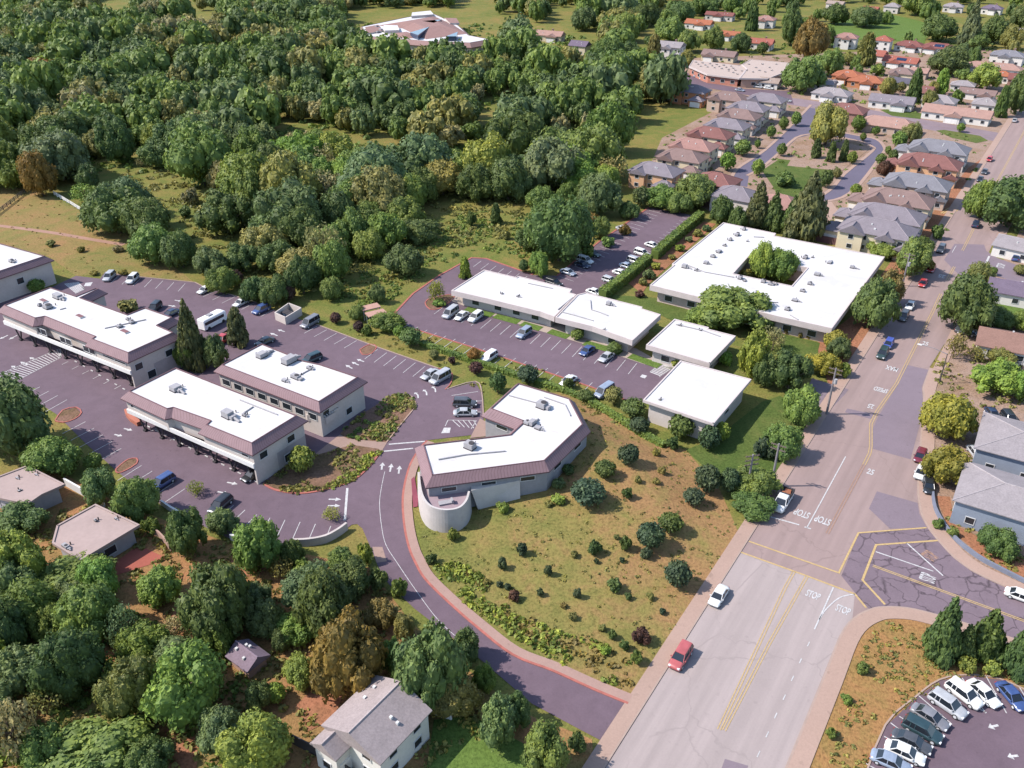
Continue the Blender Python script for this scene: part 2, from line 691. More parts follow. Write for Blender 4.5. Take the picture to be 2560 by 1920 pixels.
patch('bare_soil', [(2338, 1240), (2375, 1242), (2387, 1312), (2600, 1420), (2600, 1470), (2450, 1388), (2372, 1322)], M_SOIL)
patch('lawn', [(1790, 1095), (1905, 1005), (1950, 990), (2045, 1045), (1990, 1110), (1890, 1265), (1820, 1225), (1715, 1125)], M_LAWN)
patch('lawn', [(1940, 832), (2050, 858), (2035, 915), (2000, 912), (1955, 875)], M_LAWN)
patch('lawn', [(1500, 735), (1640, 745), (1760, 790), (1740, 830), (1655, 790)], M_LAWN)
patch('bare_soil', [(1560, 700), (1640, 640), (1760, 555), (1790, 560), (1620, 712), (1605, 735)], M_SOIL)
patch('lawn', [(1055, 1990), (1085, 1800), (1180, 1790), (1310, 1860), (1330, 1990)], M_BRIGHT)
patch('brick_patio', [(292, 1404), (347, 1363), (420, 1398), (284, 1441)], asphalt('brick_patio', alb((212, 122, 104)), stain=0.15))
for q in ([(365, 1605), (440, 1525), (500, 1450), (525, 1470), (450, 1565), (400, 1625)], [(410, 1825), (475, 1815), (497, 1870), (485, 1990), (400, 1990), (422, 1880)],
          [(580, 1380), (660, 1365), (690, 1400), (650, 1440), (570, 1440)], [(740, 1765), (790, 1715), (860, 1740), (830, 1800), (770, 1830)]):
    patch('bare_soil', q, M_SOIL)
patch('lawn', [(1905, 427), (1948, 398), (1985, 402), (2078, 424), (2066, 452), (2040, 488), (1990, 502), (1940, 478)], M_LAWN)
patch('lawn', [(2340, 327), (2360, 325), (2450, 340), (2470, 352), (2440, 358), (2380, 345)], M_LAWN)
patch('lawn', [(2200, 275), (2240, 272), (2310, 285), (2300, 298), (2230, 290)], M_LAWN)
patch('lawn', [(1990, 80), (2200, 30), (2330, 60), (2310, 110), (2180, 95), (2050, 120)], M_BRIGHT)
patch('lawn', [(2470, 740), (2700, 770), (2700, 800), (2480, 780)], M_BRIGHT)
patch('bare_soil', [(1968, 415), (2010, 345), (2150, 352), (2175, 372), (2105, 428), (2020, 420)], M_RES)

# asphalt of the lots and the driveway
LOT_UP = [(-300, 830), (130, 718), (190, 690), (250, 697), (262, 681), (300, 688), (487, 707), (505, 716), (545, 728), (640, 757), (700, 782), (790, 812), (940, 868), (1095, 922), (1128, 934),
          (1128, 960), (1118, 974), (1188, 955), (1205, 985), (1207, 1040), (1215, 1080), (1180, 1088), (1068, 1101), (1052, 1116), (1032, 1145), (1017, 1180), (1004.6, 1243), (1006, 1300), (880, 1312), (862, 1325), (808, 1357), (748, 1364), (577, 1348), (451, 1289), (405, 1264),
          (300, 1185), (215, 1110), (140, 1035), (60, 985), (-300, 950)]
patch('parking_lot', LOT_UP, M_LOT, z=0.06)
DRIVE_R = [(1569, 1762), (1482, 1726), (1381, 1680), (1280, 1639.6), (1190, 1570), (1117, 1506), (1060, 1449), (1036, 1408), (1020, 1370), (1008, 1313), (1004.6, 1243)]
DRIVE_L = [(880, 1300), (906, 1322), (927, 1370), (950, 1430), (973, 1462), (1036, 1522), (1190, 1640), (1330, 1760), (1445, 1822), (1512, 1857)]
patch('driveway', DRIVE_R[::-1] + DRIVE_L[::-1], M_LOT, z=0.066) if False else patch('driveway', DRIVE_R + [(1004.6, 1243), (880, 1300)] + DRIVE_L[1:], M_LOT, z=0.066)
patch('parking_lot', [(985, 788), (1035, 735), (1100, 690), (1180, 646), (1215, 648), (1330, 688), (1395, 690), (1500, 605), (1625, 519), (1746, 541), (1530, 737), (1480, 830), (1640, 905), (1690, 935), (1610, 1005), (1572, 1002), (1480, 968), (1175, 866), (1022, 818)], M_LOT, z=0.06)
patch('parking_lot', [(2150, 1960), (2215, 1815), (2290, 1745), (2350, 1702), (2420, 1690), (2500, 1700), (2600, 1745), (2800, 1850), (2800, 2000), (2150, 2000)], M_LOT, z=0.06)
patch('driveway', [(2021, 967), (2047, 1028), (2067, 1034), (2116, 982), (2122, 974), (2030, 946)], asphalt('drive_asphalt', alb((168, 150, 158))), z=0.058)
patch('parking_lot', [(1550, 165), (1600, 150), (1700, 172), (1760, 205), (1860, 222), (1975, 228), (1985, 262), (1880, 240), (1740, 215), (1600, 190)], M_LOT, z=0.058)

# main street
A0, B0 = Vector(W(1525, 1900)), Vector(W(2540, 290))
SU = (B0 - A0).normalized()
SN = Vector((SU.y, -SU.x))
SANG = math.atan2(SU.y, SU.x)


def st_pt(px, py, off=None):
    """the street point level with a photo point, off metres right of the left kerb"""
    p = Vector(W(px, py))
    t = (p - A0).dot(SU)
    return tuple(A0 + SU * t + SN * (off if off is not None else (p - A0).dot(SN)))


SW = (Vector(W(2366, 852)) - A0).dot(SN)
left = [tuple(A0 - SU * 30), tuple(B0 + SU * 700)]
right_low = [(1952, 1945), (1965, 1914), (2059, 1689), (2099, 1590), (2131, 1547), (2172, 1524), (2209, 1517), (2267, 1519.6), (2331, 1534), (2420, 1560), (2700, 1650)]
right_up = [(2700, 1560), (2580, 1500), (2527, 1475), (2464, 1446), (2426, 1426), (2383, 1394), (2345, 1353.5), (2319, 1319), (2302, 1284), (2294.7, 1246), (2293, 1215), (2297, 1150), (2303, 1060), (2308, 990), (2306, 974), (2310, 957), (2323, 920)]
far_right = tuple(B0 + SU * 700 + SN * SW)
sheet('street', [left[0]] + WP(right_low + right_up) + [st_pt(2366, 852, SW), far_right, left[1]], 0.05, M_STREET)
sheet('street_surface', [st_pt(1525, 1900, 0.1), tuple(A0 - SU * 29 + SN * 0.1)] + WP([(1955, 1940), (2058, 1689), (2098, 1590), (2131, 1548), (2137, 1484), (2018, 1440), (1852, 1381)]), 0.055, M_LOWST)
sheet('cross_street', WP([(2148, 1331), (2318, 1321), (2345, 1354), (2383, 1395), (2426, 1427), (2464, 1447), (2527, 1476), (2580, 1501), (2690, 1558), (2690, 1645), (2420, 1559), (2331, 1533), (2267, 1519), (2209, 1516), (2172, 1523), (2140, 1486), (2103, 1440)]), 0.062, M_CROSS)
sheet('road_patch', WP([(2192, 1229), (2294, 1258), (2298, 1284), (2317, 1319), (2224, 1322), (2172, 1272)]), 0.062, M_PATCH)
sheet('road_patch', WP([(2263, 912), (2321, 925), (2304, 969), (2307, 998), (2300, 1060), (2276, 1149), (2180, 1122), (2180, 1076), (2196, 1041), (2240, 969)]), 0.062, M_PATCH)
sheet('side_street', WP([(2386, 610), (2460, 612), (2466, 628), (2493, 645), (2548, 665), (2800, 730), (2800, 790), (2490, 690), (2440, 690), (2400, 690), (2360, 650)]), 0.062, M_PATCH)
sheet('road_patch', WP([(2118, 1022), (2185, 1036), (2178, 1048), (2112, 1031)]), 0.062, M_PATCH)
sheet('road_patch', WP([(1812, 1898), (1870, 1915), (1860, 1960), (1790, 1960)]), 0.062, M_PATCH)
# residential streets
RING_O = [(2024, 262), (1965, 325), (1907, 376), (1850, 415), (1832, 432), (1828, 447), (1842, 458), (1866, 455)]
RING_I = [(1874, 440), (1880, 432), (1907, 421), (1950, 385), (1994, 345), (2020, 332)]
RING_PX = [(2024, 262), (1965, 322), (1907, 376), (1850, 413), (1832, 430), (1826, 445), (1836, 462), (1868, 468), (1872, 440), (1907, 421), (1950, 385), (1994, 345), (2030, 336), (2101, 344), (2150, 355), (2176, 366), (2176, 378), (2107, 434), (2078, 468), (2046, 491), (2055, 507), (2110, 495), (2156, 459), (2208, 389), (2216, 371), (2196, 349), (2150, 339), (2101, 330), (2040, 318), (2058, 275)]
patch('ring_road', RING_PX, M_RING, z=0.05)
RSTREET_PX = [(1955, 244), (2000, 247), (2150, 270), (2300, 297), (2500, 333), (2485, 353), (2290, 319), (2150, 293), (2040, 272), (1950, 258)]
patch('residential_street', RSTREET_PX, asphalt('residential_street', alb((182, 160, 166))), z=0.056)
patch('driveway', [(2175, 255), (2215, 215), (2245, 212), (2205, 262)], M_WALK, z=0.046)
patch('driveway', [(2178, 290), (2190, 270), (2232, 280), (2225, 296)], M_WALK, z=0.046)
patch('driveway', [(2050, 505), (2075, 500), (2120, 560), (2100, 585), (2060, 580)], M_WALK, z=0.046)

# kerbs, pavements
m = MB()
LK = [tuple(A0 - SU * 30 + SU * t) for t in (0, 60, 120, 200, 400, 700)]
ribbon(m, LK, 0.0, 0.22, 0, 0.15)
struct(m.build('kerb', M_KERB))
m = MB()
ribbon(m, LK, 0.22, 2.3, 0, 0.147)
struct(m.build('sidewalk', M_WALK))
for nm, pts in (('kerb', right_low), ('kerb', right_up)):
    p = smooth_path(WP(pts), 3)
    m = MB()
    ribbon(m, p, -0.25, 0.0, 0, 0.15)
    struct(m.build('kerb', M_KERB))
    m = MB()
    ribbon(m, p, -2.5, -0.25, 0, 0.147)
    struct(m.build('sidewalk', M_WALK))
p2_ = [st_pt(2323, 920, SW), st_pt(2440, 710, SW)]
m = MB()
ribbon(m, p2_, -2.2, 0, 0, 0.147)
p3_ = [st_pt(2470, 590, SW), tuple(B0 + SU * 600 + SN * SW)]
ribbon(m, p3_, -2.2, 0, 0, 0.147)
struct(m.build('sidewalk', M_WALK))
DR = smooth_path(WP(DRIVE_R + [(1017, 1180), (1032, 1145), (1052, 1116), (1066, 1102)]), 4)
m = MB()
ribbon(m, DR, -0.35, 0.0, 0, 0.16)
struct(m.build('kerb', M_RED))
m = MB()
ribbon(m, DR, -1.75, -0.35, 0, 0.152)
struct(m.build('sidewalk', asphalt('pink_walk', alb((216, 178, 164)), stain=0.14)))
patch('planter', [(1028, 1200), (1036, 1192), (1046, 1250), (1044, 1268), (1033, 1270)], plain(alb((178, 92, 110)), key='mag'), z=0.157)


def kerb_path(px, mat=M_KERB, wd=0.22, z=0.16, sm=3, side=1):
    m = MB()
    p = smooth_path(WP(px), sm) if sm else WP(px)
    ribbon(m, p, 0 if side > 0 else -wd, wd if side > 0 else 0, 0, z)
    return struct(m.build('kerb', mat))


kerb_path([(262, 681), (300, 688), (487, 707), (505, 716), (545, 728), (640, 757)], sm=0)
kerb_path([(790, 812), (940, 868), (1095, 922)], sm=0)
kerb_path([(1118, 974), (1188, 955), (1203, 982), (1207, 1040)])
kerb_path([(1095, 922), (1128, 934), (1126, 958), (1112, 974)], M_RED)
kerb_path([(985, 788), (1035, 735), (1100, 690), (1180, 646), (1215, 648), (1330, 688)], M_RED, 0.5, sm=0)
kerb_path([(1395, 690), (1500, 605), (1625, 519)], M_RED, 0.5, sm=0)
kerb_path([(1022, 818), (1175, 866), (1480, 968), (1572, 1002)], M_RED, 0.3, sm=0, side=-1)
kerb_path([(2150, 1985), (2215, 1815), (2290, 1745), (2350, 1702), (2420, 1690), (2500, 1700), (2600, 1745)])
for q in ([(2024, 262), (1965, 322), (1907, 376), (1850, 413), (1832, 430), (1826, 445), (1836, 462)], [(1872, 440), (1907, 421), (1950, 385), (1994, 345), (2030, 336)],
          [(2101, 344), (2150, 355), (2176, 366), (2176, 378), (2107, 434), (2078, 468), (2046, 491)], [(2055, 507), (2110, 495), (2156, 459), (2208, 389), (2216, 371), (2196, 349), (2150, 339), (2101, 330)]):
    kerb_path(q, M_WALK, 1.2, 0.12)

# planting islands of the office court
ISL1 = [(659, 1213), (683, 1226), (726, 1235), (769, 1235), (827, 1223), (885, 1203), (928, 1165), (954, 1130), (946, 1122), (880, 1112), (800, 1135), (740, 1130)]
ISL2 = [(968, 1107), (1003, 1063), (1038, 1020), (1040, 1006), (1024, 988), (983, 987), (960, 1000), (900, 1040), (850, 1085), (870, 1100)]
patch('planting_bed', ISL1, M_BED, z=0.10)
patch('planting_bed', ISL2, M_BED, z=0.10)
kerb_path(ISL1[:8], M_RED, 0.4, 0.18)
kerb_path(ISL2[:6], M_WALK, 0.25, 0.18)
patch('paved_path', [(770, 1150), (850, 1087), (870, 1098), (968, 1107), (954, 1130), (946, 1123), (880, 1113), (800, 1136)], M_PAVE, z=0.104)
for isl in ([(310, 1158), (322, 1150), (340, 1148), (340, 1160), (312, 1177), (296, 1182), (292, 1174)], [(140, 1052), (158, 1027), (190, 1020), (202, 1033), (186, 1048), (160, 1056)],
            [(901, 875), (925, 862), (940, 868), (928, 884), (908, 887)], [(1065, 762), (1070, 750), (1120, 738), (1135, 742), (1120, 758), (1098, 772), (1076, 774)]):
    patch('planting_bed', isl, M_BED, z=0.11)
    kerb_path(isl + isl[:1], M_RED, 0.25, 0.17, 2)
patch('concrete_pad', [(931, 1368), (956, 1368), (967, 1404), (941, 1408)], M_PAVE, z=0.075)
patch('tan_walk', [(1115, 748), (1130, 738), (1360, 800), (1590, 872), (1640, 900), (1612, 912), (1450, 858), (1340, 825), (1190, 777)], M_TANWALK, z=0.10)
for a, b in (((1165, 772), (1232, 789)), ((1238, 790), (1298, 806)), ((1305, 809), (1353, 823)), ((1374, 828), (1422, 843)), ((1462, 857), (1553, 883)), ((1575, 890), (1650, 916))):
    m = MB()
    ribbon(m, WP([a, b]), -1.3, 1.1, 0, 0.14)
    struct(m.build('lawn', M_BRIGHT))
patch('patio', [(1200, 1047), (1247, 1072), (1275, 1085), (1175, 1096)], M_PAVE, z=0.10)
m = MB()
ribbon(m, smooth_path(WP([(-120, 556), (0, 565), (130, 582), (235, 600), (310, 612)]), 4), -0.9, 0.9, 0.05, 0.05)
struct(m.build('trail', asphalt('trail', alb((214, 168, 146)))))

# ------------------------------------------------------------------ painted markings
ZM = 0.085
mk = MB()      # white
ye = MB()      # yellow
fa = MB()      # faded


def stalls(a0, b0, a1, vec_px, n=None, pitch=2.7, wd=0.12, m=mk):
    """n+1 stall lines: the first from a0 to b0, the last at a1"""
    A, Bq, A1 = Vector(W(*a0)), Vector(W(*b0)), Vector(W(*a1))
    v = Bq - A
    if n is None:
        n = max(1, round((A1 - A).length / pitch))
    for i in range(n + 1):
        p = A + (A1 - A) * (i / n)
        line(m, p, p + v, wd, ZM)


stalls((298, 689), (277.8, 708), (463, 709.4), None, 6)
stalls((541, 726.8), (508, 742.7), (685, 774.5), None, 6)
stalls((792.5, 816.4), (760.7, 833.8), (892, 852), None, 4)
stalls((944, 874), (912, 898), (1087.6, 925), None, 6)
stalls((100, 968), (45, 997), (168, 1000), None, 3)
stalls((214, 1055), (156, 1085), (303, 1122), None, 4)
stalls((354, 1164.5), (294, 1202), (462, 1223), None, 4)
stalls((584, 1264), (545, 1300), (642, 1287.6), None, 2)
stalls((675, 1295.5), (655, 1336), (827, 1316), None, 4)
stalls((1022, 811), (986, 834), (1481, 957), None, 18)
stalls((1113, 765), (1085, 786), (1592, 909), None, 19)
stalls((1400, 692), (1434, 704), (1622, 526), None, None, 2.75)
stalls((1532, 733), (1502, 722), (1740, 546), None, None, 2.75)
stalls((1203, 653), (1183, 668), (1318, 691), None, 6)
stalls((393, 1071), (377, 1079), (650, 1190), None, 5)
stalls((171, 904), (155, 912), (330, 977), None, 6)
for a, b in (((1129, 989.6), (1195, 979.5)), ((1184, 1004), (1205, 1003)), ((1185, 1031), (1203, 1031)), ((1120, 1051), (1191, 1052)), ((1120, 1051), (1113, 1066)), ((1191, 1052), (1178, 1073))):
    line(mk, W(*a), W(*b), 0.14, ZM)
for i in range(5):
    line(mk, W(1132 + i * 13, 1052), W(1150 + i * 11.5, 1068 + i), 0.16, ZM)
# hatched bays
def hatch(a, b, c, dd, n, wd=0.22):
    A, B_, C_, D_ = (Vector(W(*q)) for q in (a, b, c, dd))
    for p, q in ((A, B_), (D_, C_)):
        line(mk, p, q, 0.14, ZM)
    for i in range(n + 1):
        t = i / n
        p, q = A.lerp(B_, t), D_.lerp(C_, min(1, t + 0.12))
        line(mk, p, q, wd, ZM)
hatch((-10, 940), (150, 872), (153, 894), (25, 962), 20, 0.2)
hatch((1625, 930), (1652, 909), (1680, 922), (1648, 943), 8, 0.35)
hatch((162, 710), (195, 706), (212, 724), (188, 735), 8, 0.25)
mk.flat(WP([(214, 708), (232, 706), (226, 716), (210, 716)]), ZM)
mk.flat(WP([(1605, 937), (1618, 940), (1612, 947), (1600, 943)]), ZM)
mk.flat(WP([(1110, 1070), (1127, 1070), (1124, 1083), (1103, 1084)]), ZM)
# wheel stop dots
for a, b, n in (((372, 1068), (640, 1205), 14), ((190, 905), (330, 985), 8)):
    for i in range(n):
        t = i / (n - 1)
        x, y = W(a[0] + (b[0] - a[0]) * t, a[1] + (b[1] - a[1]) * t)
        mk.box(x, y, 0.066, 0.16, 0.9, 0.2, R(-38))


def arrow(a, b, wd=1.0):
    A, B_ = Vector(W(*a)), Vector(W(*b))
    u = (B_ - A).normalized()
    n = Vector((-u.y, u.x))
    L = (B_ - A).length
    h = A + u * (L * 0.55)
    mk.flat([A + n * 0.16, A - n * 0.16, h - n * 0.16, h + n * 0.16], ZM)
    mk.flat([h + n * 0.5 * wd, h - n * 0.5 * wd, B_], ZM)


for a, b in (((310, 1072), (331, 1077)), ((286, 1087), (306, 1091)), ((568, 1206.5), (594, 1211.5)), ((544, 1230), (571, 1235)), ((822, 1249), (853, 1249.5)), ((820, 1265), (851, 1265.5)),
             ((954, 1175), (957, 1157)), ((975, 1180), (979, 1160)), ((996.5, 1185), (999.5, 1165)), ((881, 922), (864, 913)), ((897, 913.5), (879, 905.5)), ((910, 905), (892, 898.5)),
             ((674, 848), (656, 842)), ((694, 840), (675, 833)), ((712, 830), (694, 824.5)), ((90, 900.5), (74, 894)), ((69, 913), (51, 905)), ((44, 921), (28, 915.5)),
             ((43, 839), (22, 850)), ((20, 839), (-2, 849)), ((437, 751), (456, 754)), ((421, 764), (440, 767)), ((567, 795), (581, 799)), ((2495, 1814), (2470, 1820)), ((2545, 1890), (2518, 1893))):
    arrow(a, b)
for x0, y0 in ((1045.5, 996), (1067, 989), (1089, 981)):
    p = Vector(W(x0, y0))
    q = Vector(W(x0 - 1, y0 - 8))
    line(mk, p, q, 0.3, ZM)
    arrow((x0 - 1, y0 - 8), (x0 - 9, y0 - 14))
line(mk, W(972, 1111.5), W(1062, 1104.3), 0.35, ZM)
line(mk, W(960.3, 1129), W(1033, 1121.7), 0.35, ZM)
line(mk, W(868.5, 1221), W(862, 1302), 0.4, ZM)
cl = smooth_path(WP([(962, 1180), (954, 1218), (949, 1259), (954, 1316), (965, 1363), (995, 1411), (1040, 1477), (1095, 1550), (1160, 1610)]), 5)
for i in range(len(cl) - 1):
    line(mk, cl[i], cl[i + 1], 0.09, ZM)
# street
line(mk, W(2114, 1142), W(2017, 1320), 0.18, ZM)
line(mk, W(1926, 1293), W(1998, 1313), 0.3, ZM)
line(mk, W(2011, 1318), W(2027, 1323), 0.3, ZM)
line(mk, W(2083.5, 1469), W(2036, 1574), 0.2, ZM)
cv = smooth_path(WP([(2137, 1486), (2099, 1495), (2065, 1524), (2048, 1550)]), 5)
for i in range(len(cv) - 1):
    line(mk, cv[i], cv[i + 1], 0.18, ZM)
for x0, y0 in ((2021, 1611), (2001, 1653), (1981, 1697), (1960.5, 1744), (1939, 1790), (1918, 1837), (1896, 1886)):
    p = Vector(W(x0, y0))
    line(mk, p - SU * 0.5, p + SU * 0.5, 0.14, ZM)
for a, b in (((2189, 1380), (2333, 1429)), ((2266, 1358), (2357, 1440))):
    line(mk, W(*a), W(*b), 0.22, ZM)
line(mk, W(2473, 641), W(2463, 663), 0.5, ZM)
line(mk, W(2390, 615), W(2380, 632), 0.15, ZM)


def polyline(mm, px, wd, gap=None):
    p = WP(px)
    offs = (0,) if gap is None else (-gap / 2, gap / 2)
    for o in offs:
        ribbon(mm, p, o - wd / 2, o + wd / 2, ZM, ZM)


polyline(ye, [(1797, 1825), (1963, 1469), (1985, 1430)], 0.13, 0.36)
polyline(ye, [(1810, 1827), (1921, 1613), (2017, 1442)], 0.13, 0.36)
polyline(fa, [(2068, 1335), (2113, 1250), (2160, 1162)], 0.16, 0.4)
polyline(ye, [(2160, 1162), (2174, 1134), (2177, 1117), (2177, 1060), (2193, 1028), (2241, 960), (2331, 781), (2352, 735)], 0.15, 0.45)
polyline(ye, [(2367, 702), (2386, 667)], 0.15, 0.45)
polyline(ye, [(2406, 627), (2434, 572)], 0.15, 0.45)
polyline(ye, [(2448, 545), (2500, 440), (2560, 330), (2610, 230)], 0.15, 0.4)
polyline(ye, [(1872, 1354), (1920, 1371), (2097, 1433), (2146, 1333), (2316, 1320)], 0.3)
polyline(ye, [(1851, 1381), (2018, 1441), (2088, 1467.5), (2137, 1486), (2165, 1520)], 0.3)
polyline(ye, [(2345, 1352), (2190, 1363), (2156, 1451), (2212, 1512)], 0.35)
polyline(ye, [(2182, 1415), (2440, 1509), (2690, 1601)], 0.16, 0.34)
for i in range(5):
    line(ye, W(2372 + i * 6, 520 + i), W(2352 + i * 6, 534 + i), 0.4, ZM)
polyline(fa, [(2020, 259), (2160, 283), (2290, 306), (2480, 341)], 0.15)
# stalls of the lower right lot
for a, b in (((2248, 1792), (2296, 1822)), ((2226, 1808), (2264, 1836)), ((2210, 1842), (2250, 1862)), ((2294, 1738), (2380, 1812)), ((2348, 1720), (2466, 1783)), ((2405, 1696), (2464, 1784)), ((2464, 1690), (2516, 1784)), ((2546, 1715), (2590, 1790)), ((2192, 1880), (2230, 1900)), ((2165, 1910), (2200, 1930))):
    line(mk, W(*a), W(*b), 0.14, ZM)
struct(mk.build('white_road_markings', M_WHITE))
struct(ye.build('yellow_road_markings', M_YELLOW))
struct(fa.build('faded_road_markings', M_FADED))


def words(txt, px, py, ang, h, wscale=1.0, mat=M_WHITE):
    cu = bpy.data.curves.new('road_lettering', 'FONT')
    cu.body = txt
    cu.align_x, cu.align_y = 'CENTER', 'CENTER'
    cu.size = 1.0
    cu.offset = 0.024
    cu.materials.append(mat)
    o = bpy.data.objects.new('road_lettering', cu)
    col.objects.link(o)
    x, y = W(px, py)
    o.location = (x, y, ZM + 0.006)
    o.rotation_euler = (0, 0, ang)
    o.scale = (h * 0.44 * wscale, h * 1.05, 1)
    return struct(o)


UP = SANG - R(90)
words('STOP', 2032, 1489, UP, 2.0, 0.95)
words('STOP', 2107, 1526, UP, 2.0, 0.95)
words('STOP', 2005, 1284, UP + R(180), 2.4)
words('STOP', 2057, 1301, UP + R(180), 2.4)
words('25', 2176, 1181, UP, 2.3, 1.2)
words('25', 2313, 860, UP, 2.6, 1.2)
words('25', 2354, 691, UP + R(180), 3.0, 1.3)
words('25', 2177, 1016, UP + R(180), 2.3, 1.2)
words('SPEED', 2202, 975, UP + R(180), 2.3)
words('MAX', 2230, 922, UP + R(180), 2.6)
CA = math.atan2(*(np.array(W(2182, 1415)) - np.array(W(2440, 1509)))[::-1])
words('STOP', 2321, 1446, CA - R(90), 2.9, 0.6)
words('STOP', 2326, 1391, CA - R(108), 2.9, 0.6, M_FADED)
words('STOP', 2503, 665, CA - R(90), 2.6, 1.2)
# ------------------------------------------------------------------ foliage prototypes
LEAF = leafmat()
M_BARK = plain((0.10, 0.075, 0.055), 0.9, var=0.3, scale=3, key='bark')
FOLIAGE = {}


def ico(sub):
    import bmesh
    bm = bmesh.new()
    bmesh.ops.create_icosphere(bm, subdivisions=sub, radius=1)
    v = np.array([q.co[:] for q in bm.verts])
    f = [tuple(x.index for x in q.verts) for q in bm.faces]
    bm.free()
    return v, f


IV, IF = ico(2)


def foliage_mesh(name, lobes, nleaf, leaf, seed, core=0.84, jitter=0.55, droop=0.0, squash=1.0):
    """crown mesh: knobbly lobes clad in leaf sprays. lobes: (x, y, z, r)"""
    g = np.random.default_rng(seed)
    vs, fs, var = [], [], []
    nv = 0
    for (x, y, z, r) in lobes:
        c = np.array([x, y, z])
        if core > 0:
            off = g.uniform(0, 50, 3)
            dd = np.array([1 + 0.30 * noise.noise(tuple(p * 2.2 + off)) + 0.14 * noise.noise(tuple(p * 5.5 + off)) for p in IV])
            V = c + IV * dd[:, None] * r * core * np.array([1, 1, squash])
            vs.append(V)
            fs += [tuple(i + nv for i in f) for f in IF]
            var += [float(q) for q in np.repeat(g.uniform(0.25, 0.6, len(IF)), 1)]
            nv += len(V)
        n = int(nleaf * r * r / 0.12)
        dr = g.normal(size=(n, 3))
        dr[:, 2] += 0.25
        dr /= np.linalg.norm(dr, axis=1)[:, None]
        rad = r * g.uniform(0.80, 1.12, n)
        P = c + dr * rad[:, None] * np.array([1, 1, squash])
        nor = dr + g.normal(size=(n, 3)) * jitter
        nor[:, 2] += 0.38 - droop
        nor /= np.linalg.norm(nor, axis=1)[:, None]
        a = np.cross(nor, g.normal(size=(n, 3)))
        a /= np.linalg.norm(a, axis=1)[:, None] + 1e-9
        b = np.cross(nor, a)
        s1 = (leaf * g.uniform(0.6, 1.35, n))[:, None]
        s2 = s1 * g.uniform(0.5, 0.9, n)[:, None]
        q = np.stack([P - a * s1, P - b * s2 + nor * s1 * 0.25, P + a * s1, P + b * s2 + nor * s1 * 0.1], 1).reshape(-1, 3)
        vs.append(q)
        fs += [tuple(nv + 4 * i + k for k in range(4)) for i in range(n)]
        lv = g.normal(0.5, 0.19) if len(lobes) > 6 else 0.5
        var += [float(t) for t in np.clip(g.normal(0.5, 0.17, n) * 0.75 + lv * 0.25, 0, 1)]
        nv += len(q)
    V = np.concatenate(vs)
    me = bpy.data.meshes.new(name)
    me.from_pydata(V.tolist(), [], fs)
    me.materials.append(LEAF)
    a = me.attributes.new('var', 'FLOAT', 'FACE')
    a.data.foreach_set('value', var)
    me.update()
    me['np'] = len(V)
    return me


def broad_lobes(seed, n=24, flat=1.0, spread=0.62):
    g = random.Random(seed)
    L = [(0, 0, 0.50, 0.50)]
    for i in range(n):
        az = i * 2.399 + g.uniform(-0.4, 0.4)
        h = (i + 0.5) / n
        el = math.asin(-0.35 + 1.33 * h)
        rr = spread * g.uniform(0.72, 1.26)
        r = g.uniform(0.19, 0.36)
        L.append((math.cos(az) * math.cos(el) * rr, math.sin(az) * math.cos(el) * rr, 0.50 + math.sin(el) * 0.42 * flat * g.uniform(0.8, 1.1), r))
    return L


def cone_lobes(seed, n=60, top=0.05, base=0.8, power=0.85, z0=0.05):
    g = random.Random(seed)
    L = []
    for i in range(n):
        h = ((i + 0.5) / n) ** 0.8
        rad = base * (1 - h) ** power + top
        az = i * 2.399 + g.uniform(-0.5, 0.5)
        r = max(0.06, rad * g.uniform(0.36, 0.5))
        k = max(0, rad - r * 0.9) * g.uniform(0.85, 1.15)
        L.append((math.cos(az) * k, math.sin(az) * k, z0 + h * (0.97 - z0), r))
    for h in (0.2, 0.45, 0.7):
        rad = base * (1 - h) ** power
        L.append((0, 0, h, rad * 0.62))
    return L


for i in range(5):
    FOLIAGE['broad', i] = foliage_mesh('crown', broad_lobes(10 + i, 22 + 2 * i, 1.0, 0.60 + 0.03 * (i % 3)), 230, 0.046, 20 + i)
for i in range(2):      # open, twiggy crowns without a solid core
    FOLIAGE['sparse', i] = foliage_mesh('crown', broad_lobes(40 + i, 20, 1.1, 0.68), 75, 0.055, 50 + i, core=0.0, jitter=0.9)
for i in range(2):      # clipped or young round crowns
    FOLIAGE['round', i] = foliage_mesh('crown', [(0, 0, 0.5, 0.72)] + [(x * 0.9, y * 0.9, z, r * 0.9) for x, y, z, r in broad_lobes(60 + i, 14, 1.0, 0.55)], 120, 0.085, 70 + i, squash=0.72)
for i in range(3):      # shrubs
    FOLIAGE['bush', i] = foliage_mesh('foliage', broad_lobes(80 + i, 9 + i, 0.95, 0.52), 60, 0.13, 90 + i, squash=0.8)
for i in range(2):
    FOLIAGE['conifer', i] = foliage_mesh('crown', cone_lobes(100 + i), 95, 0.062, 110 + i, droop=0.25, squash=0.42)
for i in range(2):
    FOLIAGE['cypress', i] = foliage_mesh('crown', cone_lobes(120 + i, 34, 0.25, 0.6, 0.55, 0.04), 70, 0.10, 130 + i, squash=0.36)
NVAR = {'broad': 5, 'sparse': 2, 'round': 2, 'bush': 3, 'conifer': 2, 'cypress': 2}


